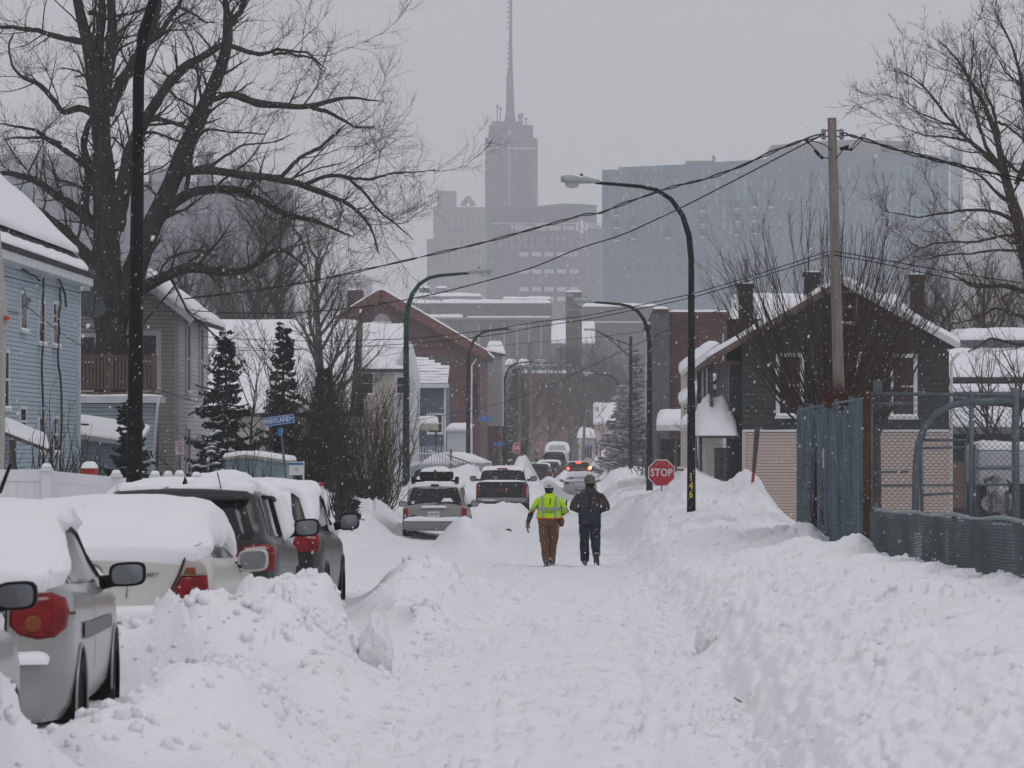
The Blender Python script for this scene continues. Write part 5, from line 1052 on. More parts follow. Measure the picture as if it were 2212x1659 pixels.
# conifers
NDL = mat('spruce_needles', (.012, .022, .018), (.03, .045, .035), 12, .9, snow=.24); SNL = mat('snow_on_boughs', (.72, .74, .78), rough=.9)
def conifer(label, px, d, zt, zb, rad, seed, snow=.12, whorls=22, name='spruce', m=None, dens=1.0, sz=.11):
    rg = np.random.default_rng(seed); x = X(px, d); t = W(name, label, 'conifer', (x, d, zb)); m = m or NDL; h = zt - zb
    MB().tube([(x, d, zb), (x, d, zt)], [h * .02, .012], 8).build('trunk', BARK, t)
    Fv, snv, br = [], [], []
    for w_ in range(whorls):
        s = (w_ + .3) / whorls; z = zb + h * (.06 + .94 * s); rl = rad * (1 - s) ** .9 * rg.uniform(.8, 1.12) + .06; nb = int(7 + 5 * (1 - s))
        for b in range(nb):
            a = rg.uniform(0, 2 * np.pi); L_ = rl * rg.uniform(.5, 1.22); z = zb + h * min(1, .06 + .94 * s + rg.normal(0, .55) / whorls); dr = np.array([math.cos(a), math.sin(a), 0]); dz = .30 if s > .75 else -.05
            nseg = max(4, int(L_ / .085 * dens)); pts = []
            for k in range(nseg + 1):
                f = k / nseg; p = np.array([x, d, z]) + dr * L_ * f + np.array([0, 0, L_ * (dz * f - .16 * math.sin(f * 2.2) + .16 * f * f)]); pts.append(p)
            br.append(pts)
            perp = np.array([-dr[1], dr[0], 0])
            for k in range(1, nseg + 1):
                for sgn in (-1, 1):
                    wd = sz * (1.15 - .55 * k / nseg) * rg.uniform(.7, 1.5) * (1 + .9 * (k / nseg < .8) * (1 - s)); p = pts[k]
                    tp = p + perp * sgn * wd * 1.35 + dr * wd * .9 + np.array([0, 0, -wd * rg.uniform(.0, .45)])
                    Fv.append([p - dr * .03, p + dr * .045 + np.array([0, 0, .03]), tp]); Fv.append([p, tp * .55 + p * .45 + np.array([0, 0, -.07]), tp + np.array([0, 0, .015])])
                    if rg.uniform() < .5: q = p + np.array([0, 0, -.10 * rg.uniform(.4, 1.3)]) + dr * .04; Fv.append([p - perp * .022, p + perp * .022, q])
                if snow and rg.uniform() < snow * (1.5 - s):
                    w2 = sz * 1.1; u_ = np.array([0, 0, .035]); snv.append([p + u_ - perp * w2, p + u_ + dr * w2, p + u_ + perp * w2, p + u_ * 2 - dr * w2 * .6])
            Fv.append([pts[-1] - perp * .03, pts[-1] + perp * .03, pts[-1] + dr * .11 + np.array([0, 0, .05])])
    A = np.array(Fv).reshape(-1, 3); me = bpy.data.meshes.new('needles'); me.from_pydata(A.tolist(), [], np.arange(len(A)).reshape(-1, 3).tolist()); me.materials.append(m); o = bpy.data.objects.new('needles', me); COL.objects.link(o); o.parent = t; o['kind'] = 'stuff'
    mb = MB()
    for pts in br[::1]: mb.tube([pts[0], pts[len(pts) // 2], pts[-1]], [.016, .010, .004], 3, cap=False)
    mb.build('boughs', BARK, t, recalc=False)['kind'] = 'stuff'
    if snv:
        mb = MB()
        for q in snv: c_ = sum(q) / 4 + np.array([0, 0, .035]); mb.add([*q, c_], [(0, 1, 4), (1, 2, 4), (2, 3, 4), (3, 0, 4)])
        mb.build('snow', SNL, t, smooth=True, recalc=False)['kind'] = 'stuff'
    return t
conifer('dark spruce with snow dusted lower boughs left of the street name sign', 488, 106, 5.85, .4, 1.35, 1, .10, 24)
conifer('slimmer dark spruce right behind the street name sign', 612, 108, 6.15, .4, 1.05, 2, .06, 26)
conifer('small dark spruce behind the black lamp post', 283, 98, 4.0, .4, 1.0, 3, .05, 16)
conifer('dense dark arborvitae between spruce and brick gable', 700, 110, 4.9, .3, .85, 4, .03, 30, 'arborvitae', mat('brown_green_scales', (.03, .028, .022), (.05, .045, .035), 9, .95), 1.4, .13)
conifer('snow laden conifer behind the right lamp posts', 1375, 262, 9.2, .5, 2.3, 5, 2.2, 22, 'spruce', mat('frosted_needles', (.10, .11, .115), (.55, .57, .60), 3, .9), .9, .3)
conifer('second snow laden conifer partly behind the lamp posts', 1345, 285, 7.0, .5, 2.2, 6, 2.2, 18, 'spruce', mat('frosted_needles', (.1, .1, .1)), .9, .3)
conifer('hazy narrow conifer beside the far street lamps', 1118, 360, 10.0, .5, 1.8, 7, .1, 22, 'spruce', NDL, .6, .35)
conifer('small round evergreen on the snowy slope left of the street', 748, 100, 1.9, .4, .5, 8, .05, 12, 'evergreen_shrub', None, 1.2, .10)
conifer('low snowy evergreen beside the light blue shed', 455, 92, 3.0, .5, .7, 9, .8, 9, 'evergreen_shrub', None, 1, .12)
# ================================================================= POLES, LAMPS, WIRES
BLK = mat('black_pole_paint', (.006, .007, .008), (.014, .014, .014), 8, .6, snow=.04)
GRNP = mat('patchy_green_pole_paint', (.012, .016, .016), (.008, .075, .046), 1.6, .6, snow=.08)
LMP = mat('lamp_housing_grey', (.30, .33, .34), (.36, .38, .39), 5, .5, snow=.1); LENS = mat('lamp_lens', (.48, .50, .50), rough=.15)
PROF = [(0, 7.3), (.06, 7.9), (.22, 8.4), (.50, 8.8), (.85, 9.03), (1.25, 9.12), (1.8, 9.17), (2.4, 9.22)]
def lamp(label, x, d, side, m=BLK, z0=None, r=.125, lean=0.0, hf=1.0, group='street lamps with curved arms'):
    """side +1: arm reaches to the right"""
    z0 = gz(d) if z0 is None else z0; t = W('street_lamp', label, 'street lamp', (x, d, z0), group)
    L_ = lambda dz: lean * max(0, dz - 1)
    pts = [(x, d, z0 - .3)] + [(x + L_(z), d, z0 + z) for z in (1.2, 3, 5)]
    MB().tube(pts + [(x + L_(6.4), d, z0 + 6.4 * hf)], [r * 1.25, r * 1.15, r * 1.05, r * .95, r * .85], 12).build('pole', m, t, smooth=True)
    MB().tube([(x + L_(6.3), d, z0 + 6.2 * hf)] + [(x + L_(min(z, 7.5)) + side * a, d, z0 + z * hf) for a, z in PROF], [r * .78] * 3 + [r * .7, r * .62, r * .55, r * .5, r * .45, r * .42], 10).build('arm', m, t, smooth=True)
    MB().tube([(x + L_(6.38), d, z0 + 6.3 * hf), (x + L_(6.42), d, z0 + 6.42 * hf)], r * .93, 12).build('collar', m, t)
    ex = x + L_(7.5) + side * 2.4; ez = z0 + 9.22 * hf; mb = MB(); K = 9; n = 12; v = []
    for k in range(K):
        s = k / (K - 1); hw = .05 + .115 * math.sin(min(1, s * 1.15) * math.pi * .62) ** 1.2; hh = (.045 + .085 * math.sin(min(1, s * 1.2) * math.pi * .6)) * (1 if s < .93 else .75); cx_ = ex + side * (-.12 + .98 * s); cz_ = ez + .02 + .05 * s
        for j in range(n):
            a = 2 * math.pi * j / n; v.append((cx_, d + hw * math.cos(a), cz_ + hh * max(-.55, math.sin(a))))
    mb.add(v, [(k * n + j, k * n + (j + 1) % n, (k + 1) * n + (j + 1) % n, (k + 1) * n + j) for k in range(K - 1) for j in range(n)] + [tuple(range(n)), tuple((K - 1) * n + j for j in range(n))])
    hd = mb.build('lamp_head', LMP, t, smooth=True)
    mb = MB(); v = []
    for k, (q, rr) in enumerate(((0, .13), (.05, .125), (.10, .10), (.125, .05))):
        for j in range(12): a = 2 * math.pi * j / 12; v.append((ex + side * .58 + rr * 1.35 * math.cos(a), d + rr * math.sin(a), ez - .015 - q))
    mb.add(v, [(k * 12 + j, k * 12 + (j + 1) % 12, (k + 1) * 12 + (j + 1) % 12, (k + 1) * 12 + j) for k in range(3) for j in range(12)] + [tuple(range(36, 48))]); mb.build('lens', LENS, hd, smooth=True)
    MB().tube([(ex + side * .35, d, ez + .12), (ex + side * .35, d, ez + .22)], .045, 10).build('photocell', BLK, hd)
    snow_slab([(ex + side * (.3 if side > 0 else .8), d - .09, ez + .13), (ex + side * (.8 if side > 0 else .3), d - .09, ez + .13), (ex + side * (.8 if side > 0 else .3), d + .09, ez + .13), (ex + side * (.3 if side > 0 else .8), d + .09, ez + .13)], .04, hd, 'snow', 6, 4, round_=.05)
    return t
lp = lamp('near black street lamp at the right bank with yellow painted digits', 2.49, 96, -1, r=.098)
YEL = mat('yellow_paint', (.62, .55, .03), rough=.6)
for k, ch in enumerate('146'): text(ch, .26, YEL, lp, (2.48, 96 - .132, Z(1032 + 18 * k, 96)), name='painted_digit', bold=.003, sx=.8)
lamp('second black street lamp on the right, behind the near stop sign', 2.5, 166, -1, hf=.965)
lamp('distant small black street lamp on the right by the far stop sign', 2.5, 335, -1, hf=.965)
lamp('street lamp with patchy green paint on the left behind the silver wagon', -7.0, 145, 1, GRNP)
lamp('second street lamp on the left, before the white garage', -7.0, 218, 1, mat('dark_brown_pole', (.018, .017, .018), (.03, .02, .018), 3, .6, snow=.05), hf=1.01)
lamp('third street lamp on the left above the black pickup', -7.0, 308, 1, BLK, hf=1.02)
lamp('fourth street lamp on the left in front of the orange brick house', -7.0, 402, 1, BLK, hf=1.02)
lamp('faintest street lamp at the far end of the left row', -7.0, 545, 1, BLK, hf=1.0)
lamp('large black street lamp in front of the white vinyl fence, its head out of frame', -6.26, 52.5, 1, BLK, r=.10, lean=.011, z0=.3, hf=1.02)
tl_ = W('street_lamp', 'black street lamp with straight braced arm between curved ones', 'street lamp', (2.55, 250, 0), None)
MB().tube([(2.55, 250, -.2), (2.55, 250, Z(727, 250))], [.14, .10], 10).build('pole', BLK, tl_, smooth=True)
MB().tube([P(1363, 746, 250), P(1325, 732, 250), P(1303, 722, 250), P(1286, 713, 250)], .04, 8).build('arm', BLK, tl_, smooth=True)
MB().tube([P(1363, 772, 250), P(1305, 723, 250)], .035, 8).build('brace', BLK, tl_); MB().tube([P(1338, 737, 250), P(1338, 750, 250)], .03, 6).build('strut', BLK, tl_)
c = P(1274, 713, 250); MB().box(c.x - .4, c.x + .35, 249.87, 250.13, c.z - .04, c.z + .09).build('lamp_head', LMP, tl_, bevel=.04)
snow_slab([(c.x - .38, 249.9, c.z + .09), (c.x + .3, 249.9, c.z + .09), (c.x + .3, 250.1, c.z + .09), (c.x - .38, 250.1, c.z + .09)], .07, tl_, 'snow', 6, 4)

UPW = mat('weathered_pole_wood', (.16, .14, .125), (.25, .225, .205), 5, .9, bump=.5, stretch=(3, 3, .25), snow=.1)
UD = 71.5
up = W('utility_pole', 'tall weathered wooden utility pole with two grey insulators', 'utility pole', P(1822, 1150, UD))
pb, pt = P(1822, 1165, UD), P(1797, 255, UD)
pb.z = .3
MB().tube([pb, pb.lerp(pt, .4), pb.lerp(pt, .8), pt], [.125, .108, .09, .083], 16).build('pole', UPW, up, smooth=True)
snow_slab([(pt.x - .07, UD - .07, pt.z), (pt.x + .07, UD - .07, pt.z), (pt.x + .07, UD + .07, pt.z), (pt.x - .07, UD + .07, pt.z)], .02, up, 'snow_cap', 4, 4)
INS = mat('grey_porcelain', (.22, .23, .25), rough=.3)
for s, px in ((-1, 1779), (1, 1818)):
    c = P(px, 290, UD); n_ = MB().tube([c - Vector((0, 0, .10)), c - Vector((0, 0, .06)), c, c + Vector((0, 0, .06)), c + Vector((0, 0, .1))], [.035, .05, .042, .05, .03], 10).build('insulator', INS, up, smooth=True)
    MB().tube([c + Vector((0, 0, .08)), P(1797, 284, UD)], .012, 5).tube([c - Vector((0, 0, .05)), P(1797, 293, UD)], .012, 5).build('bracket', BLK, up)
for px, py, dx, dy in ((1824, 319, 10, -3), (1834, 322, 8, 1), (1766, 331, 6, 7), (1771, 336, 7, 7)):
    MB().tube([P(px - dx, py - dy * (1 if dx else 0), UD - .15), P(px + dx, py + dy, UD - .15)], .03, 8).build('splice', BLK, up, smooth=True)
for q in ([(1840, 318), (1850, 305), (1862, 294), (1868, 291)], [(1842, 322), (1856, 308), (1866, 296), (1870, 292)], [(1806, 343), (1820, 325), (1830, 320)], [(1790, 342), (1776, 340), (1765, 328), (1745, 306), (1735, 302)], [(1768, 331), (1755, 316), (1740, 305)], [(1797, 325), (1780, 312), (1760, 306), (1735, 303)]):
    MB().tube([P(a_, b_, UD - .14) for a_, b_ in q], .010, 5).build('jumper_wire', WIRE, up, smooth=True)
VN = mat('brown_vine', (.045, .028, .022), (.09, .055, .045), 5, .95, snow=.12)
def vines(label, px, y0, y1, d, wd, n, seed, m=VN):
    rg = np.random.default_rng(seed); t = W('vine', label, 'vine', P(px, y1, d)); S = np.zeros((n, 16, 3)); s = np.linspace(0, 1, 16)
    za, zb = Z(y1, d), Z(y0, d)
    for i in range(n):
        top = rg.uniform(.45, 1.0); S[i, :, 2] = za + (zb - za) * top * s; off = rg.normal(0, wd * .4)
        S[i, :, 0] = X(px, d) + off + wd * .22 * np.sin(s * rg.uniform(5, 12) + i) ; S[i, :, 1] = d + rg.uniform(-.12, .05)
    Rr = np.tile(np.linspace(.014, .006, 16), (n, 1)); g = np.random.default_rng(seed + 1)
    n1 = spawn(S, Rr, 7, 5, lambda L, t_, r_: r_.uniform(.12, .5, len(t_)), .8, .1, .35, .6, g, tmin=.1, rmax=.006, rmin=.004)
    tubes_mesh('stems', [(S, Rr, 5)], m, t); tubes_mesh('tendrils', [(*n1, 3)], m, t)
vines('thick brown vine climbing the slatted fence and the wooden pole', 1836, 830, 1180, 70.8, .26, 60, 1)
vines('thin brown vine on the left part of the slatted fence', 1762, 900, 1170, 74, .12, 16, 2)
vines('sparse vine stems in the middle of the slatted fence', 1795, 930, 1170, 72.5, .14, 7, 3)
vines('rusty red tuft of dry creeper on the fence top by the pole', 1810, 838, 880, 71.2, .30, 40, 4, mat('rust_creeper', (.13, .045, .03), (.09, .03, .025), 6, .95))

def wire(label, pts, r=.013, d0=None, d1=None, twin=False, group='overhead wires'):
    n = len(pts); q = []
    for i, p in enumerate(pts):
        d = p[2] if len(p) > 2 else d0 + (d1 - d0) * i / (n - 1); q.append(P(p[0], p[1], d))
    Q, _ = resample([tuple(v) for v in q], [r] * n, max(30, n * 6)); mb = MB()
    if twin:
        k = np.arange(len(Q)); off = np.stack([0 * k, 0 * k, .022 * np.sin(k * .7)], 1); mb.tube([tuple(v) for v in Q + off], r, 5); mb2 = MB(); mb2.tube([tuple(v) for v in Q - off - np.array([0, .03, .01])], r * .8, 5)
    else: mb.tube([tuple(v) for v in Q], r, 5)
    t = W('power_line', label, 'wire', q[0], group); mb.build('cable', WIRE, t, smooth=True)
    if twin: mb2.build('cable', WIRE, t, smooth=True)
wire('uppermost twisted cable from the wooden pole sweeping over the street to the left', [(1779, 290), (1731, 303), (1667, 328), (1598, 360), (1534, 384), (1470, 399), (1428, 411), (1341, 442), (1295, 461), (1255, 464), (1230, 473), (1155, 493), (1075, 516), (997, 535), (891, 559), (703, 602), (549, 628), (308, 655), (0, 672), (-60, 674)], .017, 71.4, 120, True)
wire('second cable from the wooden pole crossing before the skyline', [(1779, 291), (1738, 311), (1610, 378), (1474, 448), (1345, 508), (1251, 536), (1155, 577), (1073, 601), (954, 632), (886, 646), (791, 662), (695, 672), (615, 677), (500, 676), (378, 669), (200, 655), (0, 640), (-60, 634)], .015, 71.4, 122)
wire('cable leaving the wooden pole to the upper right', [(1818, 289), (1835, 291), (1870, 302), (1950, 327), (2030, 348), (2080, 358), (2212, 390), (2300, 408)], .017, 71.4, 66, True)
for k, (a_, b_, c_) in enumerate(((0, 'upper', 0), (8, 'lower', 0))):
    wire('%s of the two low cables running right from the wooden pole' % b_, [(1803, 543 + a_), (1900, 560 + a_), (2000, 578 + a_ * 1.6), (2100, 595 + a_ * 2), (2212, 612 + a_ * 2), (2300, 624 + a_ * 2)], .010, 71.4, 68)
    wire('%s of the two low cables crossing the street to the left' % b_, [(1790, 543 + a_), (1700, 572 + a_), (1600, 604 + a_), (1496, 635 + a_), (1398, 656 + a_), (1269, 682 + a_), (1150, 697 + a_ * 1.3), (1080, 710 + a_ * 1.5), (980, 722 + a_ * 1.5), (886, 732 + a_ * 1.3), (695, 737 + a_ * 2), (540, 734 + a_ * 3), (378, 723 + a_ * 3), (250, 712), (0, 690)], .010, 71.4, 125)
wire('lowest long cable slanting down over the street from the right', [(1560, 668), (1484, 694), (1358, 752), (1225, 815), (1156, 847), (1092, 868), (1026, 886), (981, 892), (886, 911), (791, 922), (720, 930)], .012, 100, 190)
wire('nearly level thin cable between brick building and brick gable', [(1405, 712), (1394, 716), (1258, 731), (1170, 738), (1083, 746), (980, 752), (886, 752), (780, 748), (600, 735), (450, 720)], .011, 180, 200)
wire('drop cable along the blue house eave to the grey house', [(8, 596), (100, 617), (198, 637), (300, 655), (345, 662)], .012, 84, 109)
wire('sagging drop cable over the wooden deck', [(8, 670), (95, 688), (210, 712), (320, 728), (420, 742), (540, 752), (650, 756)], .011, 84, 150)
wire('drop cable slanting from the blue house down to the grey house corner', [(55, 660), (125, 715), (210, 770), (300, 828), (430, 870)], .010, 87, 108)
wp = W('pale_pole', 'pale leaning pole with a small red lamp at the left picture edge', 'pole', P(4, 700, 66)); PLM = mat('pale_paint', (.36, .35, .33), rough=.6)
MB().tube([P(-12, 420, 66), P(8, 715, 66)], [.045, .085], 10).tube([P(8, 712, 66), P(2, 1080, 66)], .05, 8).build('pole', PLM, wp); MB().tube([P(14, 683, 65.9), P(14, 692, 65.9)], .05, 8).build('red_lamp', mat('red_lamp', (.45, .03, .02), rough=.3), wp)

# ================================================================= FENCES
SLT = mat('blue_grey_slats', (.07, .11, .14), (.17, .225, .26), 5, .65, stretch=(1, .9, .3), snow=.24)
SLD = mat('dark_teal_slats', (.17, .225, .245), (.30, .35, .37), 5, .65, stretch=(1, 1, .4), snow=.16)
GALV = mat('galvanised_pipe', (.085, .105, .12), (.13, .155, .175), 5, .5, .3, snow=.15); RUST = mat('rusty_post', (.05, .028, .018), (.10, .05, .025), 5, .9); MESHW = mat('fence_wire', (.10, .12, .13), rough=.6)
sf = W('slatted_fence', 'tall chain link fence filled with blue grey privacy slats', 'fence', (4.4, 72, .4)); rg = np.random.default_rng(3)
mb = MB(); y = 62.0
while y < 82.3:
    wv = .05 * math.sin(y * 1.7) + .03 * math.sin(y * 4.1); zt = 3.46 + .05 * math.sin(y * .9) + rg.uniform(-.03, .03) - (.12 if 64.5 < y < 71 else 0); mb.box(4.4 + wv - .006 - rg.uniform(0, .02), 4.4 + wv + .006, y, y + .058, .35, zt); y += .075
tag(mb.build('slats', SLT, sf, recalc=False), kind='stuff')
mb = MB()
for k in range(30):
    z = .5 + k * .1; pts = [(4.375 + .05 * math.sin(yy * 1.7) + .03 * math.sin(yy * 4.1), yy, z + .035 * math.sin(yy * 1.1 + k * .3)) for yy in np.arange(62, 82.3, .5)]; mb.tube(pts, .009, 3, cap=False)
tag(mb.build('tie_wires', MESHW, sf, recalc=False), kind='stuff')
for yy in (62.2, 66.2, 70.2, 74.2, 78.2, 82.2): MB().tube([(4.47, yy, .1), (4.47, yy, 3.58)], .045, 8).build('post', RUST if yy < 63 else GALV, sf)
MB().tube([(4.45, 62, 3.5), (4.45, 82.3, 3.5)], .022, 6).build('top_rail', GALV, sf)
MB().bar((4.36, 72.3, Z(968, 72)), (4.36, 72.3, Z(1012, 72)), .03, .03).build('white_slat', WH, sf)
wf = W('wire_fence', 'high chain link enclosure with curved pipe gate frame at the right', 'fence', (6, 62, .4)); D6 = 62
def chain(name, x0, x1, z0, z1, y, sp, r, parent, m=MESHW, mp=None):
    mb = MB(); mp = mp or (lambda x, z: (x, y, z)); H_ = z1 - z0; n = int((x1 - x0 + H_) / sp) + 1
    for s in (1, -1):
        for k in range(n):
            c = x0 - (H_ if s > 0 else 0) + k * sp
            pts = []
            for f in (0, 1):
                zz = H_ * f; xx = c + s * zz if s > 0 else c - zz
                pts.append((xx, zz))
            (xa, za), (xb, zb) = pts
            lo, hi = 0, 1
            for lim, cmp in ((x0, 1), (x1, -1)):
                fa, fb = (xa - lim) * cmp, (xb - lim) * cmp
                if fa < 0 and fb < 0: lo = 2; break
                if fa < 0: lo = max(lo, fa / (fa - fb))
                elif fb < 0: hi = min(hi, fa / (fa - fb))
            if lo >= hi: continue
            A_ = (xa + (xb - xa) * lo, z0 + H_ * lo); B_ = (xa + (xb - xa) * hi, z0 + H_ * hi); mb.tube([mp(*A_), mp(*B_)], r, 3, cap=False)
    return tag(mb.build(name, m, parent, recalc=False), kind='stuff')
chain('chain_link', 4.45, 9.6, .45, 3.55, D6, .095, .0042, wf)
def pipe(name, pts, r, m=GALV, d=D6 - .05): MB().tube([P(a_, b_, d) for a_, b_ in pts], r, 10).build(name, m, wf, smooth=True)
pipe('post', [(1874, 1185), (1872, 842)], .05, RUST); pipe('top_rail', [(1873, 851), (2196, 853), (2300, 853)], .028)
pipe('post', [(2097, 1150), (2099, 850)], .042); pipe('post', [(2196, 1160), (2194, 838)], .056); pipe('thin_post', [(1883, 1180), (1883, 850)], .018); pipe('thin_post', [(2188, 1160), (2188, 850)], .02)
pipe('bent_pipe', [(1977, 1150), (1979, 1010), (1984, 960), (1998, 922), (2022, 893), (2056, 875), (2100, 867), (2190, 866)], .06)
for q in ([(1880, 872), (1972, 872)], [(1874, 1020), (1962, 1019)], [(1882, 1049), (2192, 1047)], [(1987, 950), (2090, 951)], [(1995, 968), (2086, 966)], [(1995, 1069), (2088, 1064)], [(2104, 1012), (2190, 1012)]): pipe('cross_rail', q, .022)
pipe('gate_post', [(1992, 1130), (1990, 960)], .03); pipe('gate_post', [(2086, 1130), (2086, 955)], .025); pipe('gate_post', [(2106, 1130), (2106, 960)], .02)
MB().tube([(4.6, 61.8, 3.6), (4.6, 61.8, 3.78)], .07, 8).build('post_cap', GALV, wf)
lf_ = W('low_fence', 'low chain link fence with torn dark teal slats along the bank', 'fence', (4.4, 45, .8)); mb = MB(); y = 31.0; rg = np.random.default_rng(9)
FT_ = lambda yy: float(np.interp(yy, [30, 38, 60], [2.02, 1.98, 1.72]))
while y < 60.4:
    u = math.sin(y * 2.1) + .6 * math.sin(y * 5.3 + 1); gap = (34 < y < 36 and u > .3) or (37.5 < y < 41 and u > -.2) or (43 < y < 44.2) or (51.0 < y < 53.5 and u > .1) or (46.8 < y < 47.6)
    if not (gap and rg.uniform() < .8) and rg.uniform() < .97:
        wv = .04 * math.sin(y * 1.3); zt = FT_(y) - .05 + rg.uniform(-.03, .01); mb.box(4.4 + wv - .006, 4.4 + wv + .006, y, y + .058, terrain(np.array([4.6]), np.array([y]))[0][0] - .5, zt)
    y += .072
tag(mb.build('slats', SLD, lf_, recalc=False), kind='stuff')
chain('chain_link', 30.5, 60.4, .6, 1.7, 4.36, .07, .0032, lf_, MESHW, lambda a_, z: (4.37 + .04 * math.sin(a_ * 1.3), a_, z + FT_(a_) - 1.72))
mb = MB()
for k in range(11): mb.tube([(4.365 + .04 * math.sin(yy * 1.3), yy, FT_(yy) - .12 - k * .11 + .02 * math.sin(yy * 1.6 + k * .2)) for yy in np.arange(30.5, 60.5, .4)], .0035, 3, cap=False)
tag(mb.build('tie_wires', MESHW, lf_, recalc=False), kind='stuff')
MB().tube([(4.43, yy, FT_(yy) + .0 + .02 * math.sin(yy * 1.1)) for yy in np.arange(30.5, 60.5, .5)], .026, 8).build('top_rail', SLD, lf_, smooth=True)
for yy in (33, 36.4, 39.8, 43.2, 47.2, 51, 55, 60.2): MB().tube([(4.46, yy, .3), (4.46, yy, FT_(yy) + (.02 if yy < 60 else .12))], .036, 8).build('post', GALV if yy != 47.2 else DKP, lf_)
ln_ = W('orange_pole', 'dark leaning pole with orange lower part against the pink siding', 'pole', P(1625, 1090, 104)); pA, pB, pC = P(1620, 1095, 104), P(1628, 1020, 104), P(1636, 925, 104)
MB().tube([pA, pB], [.035, .045], 8).build('orange_part', mat('faded_orange', (.30, .07, .03), rough=.7), ln_); MB().tube([pB, pC], [.05, .075], 8).build('dark_part', DKP, ln_)

# white vinyl fence on the left
VIN = mat('white_vinyl', (.70, .71, .73), rough=.45, c2=(.66, .67, .70), scale=2); vf = W('vinyl_fence', 'white vinyl privacy fence with snow capped square posts', 'fence', (-7.5, 54, .6))
def vpost(px, pyt, d, parent, w_=.127):
    x = X(px, d); zt = Z(pyt, d); o = MB().box(x - w_ / 2, x + w_ / 2, d - w_ / 2, d + w_ / 2, .2, zt - .13).build('post', VIN, parent, bevel=.004)
    c = w_ / 2; mb = MB().box(x - c - .02, x + c + .02, d - c - .02, d + c + .02, zt - .128, zt - .09)
    mb.add([(x - c - .012, d - c - .012, zt - .0885), (x + c + .012, d - c - .012, zt - .0885), (x + c + .012, d + c + .012, zt - .0885), (x - c - .012, d + c + .012, zt - .0885), (x, d, zt - .02)], [(0, 1, 4), (1, 2, 4), (2, 3, 4), (3, 0, 4)]); mb.build('cap', VIN, o)
    snow_slab([(x - c, d - c, zt - .075), (x + c, d - c, zt - .075), (x + c, d + c, zt - .075), (x - c, d + c, zt - .075)], .055, o, 'snow', 5, 5, round_=.08)
vp = [(-60, 1000, 53), (101, 998, 53), (251, 1012.5, 56), (335, 1014.5, 57), (363, 1015, 60), (388, 1013.5, 57.3), (424, 1017, 60), (440, 1019, 61)]
for p in vp: vpost(*p, vf)
def vpanel(a, b, za, zb, nb=8):
    (xa, da), (xb, db) = a, b; h = .15
    v = lambda x, d, z: (x, d, z)
    for (o1, o2, nm, th) in ((0, .16, 'top_rail', .028), (.16, 1.9, None, 0)):
        if nm: MB().add([(xa, da - th, za), (xb, db - th, zb), (xb, db - th, zb - o2), (xa, da - th, za - o2), (xa, da + th, za), (xb, db + th, zb), (xb, db + th, zb - o2), (xa, da + th, za - o2)], [(0, 1, 2, 3), (7, 6, 5, 4), (0, 4, 5, 1), (2, 6, 7, 3), (0, 3, 7, 4), (1, 5, 6, 2)]).build('top_rail', VIN, vf)
    for k in range(nb):
        f0, f1 = k / nb + .0012, (k + 1) / nb - .0012; l = lambda f, A_, B_: A_ + (B_ - A_) * f; th = .012
        q = [(l(f, xa, xb), l(f, da, db), l(f, za, zb) - .162) for f in (f0, f1)]
        MB().add([(q[0][0], q[0][1] - th, q[0][2]), (q[1][0], q[1][1] - th, q[1][2]), (q[1][0], q[1][1] - th, .3), (q[0][0], q[0][1] - th, .3), (q[0][0], q[0][1] + th, q[0][2]), (q[1][0], q[1][1] + th, q[1][2]), (q[1][0], q[1][1] + th, .3), (q[0][0], q[0][1] + th, .3)], [(0, 1, 2, 3), (7, 6, 5, 4), (0, 4, 5, 1), (0, 3, 7, 4), (1, 5, 6, 2)]).build('board', VIN, vf)
g_ = lambda px, d: (X(px, d), d)
vpanel(g_(-60, 53), g_(95, 53), Z(1015, 53), Z(1013.5, 53)); vpanel(g_(107, 53.2), g_(245, 56), Z(1017, 53), Z(1030, 56)); vpanel(g_(257, 56), g_(330, 57), Z(1032, 56), Z(1033, 57), 4)
vpanel(g_(341, 57), g_(384, 57.3), Z(1034, 57), Z(1038, 57.3), 3); vpanel(g_(394, 57.4), g_(421, 60), Z(1036, 57.4), Z(1028, 60), 2)
rb_o = W('red_bin', 'red bin lid with thick snow behind the white vinyl fence', 'bin', P(187, 1018, 70)); a_, b_ = P(174, 1020, 70), P(205, 1012, 70)
MB().box(a_.x, b_.x, 70, 70.5, .5, b_.z).build('bin_body', mat('red_plastic', (.30, .03, .025), rough=.5), rb_o); snow_slab([(a_.x, 70, b_.z), (b_.x, 70, b_.z), (b_.x, 70.5, b_.z), (a_.x, 70.5, b_.z)], .12, rb_o, 'snow', 8, 5)

# shed, signs
shd = W('garden_shed', 'small light blue shed with low snowy gable roof', 'shed', (-8.7, 98, .4)); d_ = 98; LB = mat('light_blue_boards', (.22, .31, .36), (.27, .36, .40), 2, .75, snow=.08)
xa, xb, xm = X(456, d_), X(618, d_), X(530, d_)
MB().prism([(xa, .2), (xb, .2), (xb, Z(993, d_)), (xm, Z(984, d_)), (xa, Z(994, d_))], d_, d_ + 2.2, 'y').build('wall', LB, shd)
boards(shd, [(xa, .6), (xb, .6), (xb, Z(994, d_)), (xm, Z(986, d_)), (xa, Z(994, d_))], (0, d_, 0), (1, 0, 0), .135, LB, out=(0, -1, 0), th=.015, tilt=.05)
for (x0, z0, x1, z1) in ((X(447, d_), Z(994, d_), xm, Z(982, d_)), (xm, Z(982, d_), X(626, d_), Z(995, d_))):
    a = [(x0, d_ - .15, z0), (x1, d_ - .15, z1), (x1, d_ + 2.3, z1), (x0, d_ + 2.3, z0)]; slab(a, .07, mat('roof_edge_tan', (.33, .30, .28), rough=.7), shd)
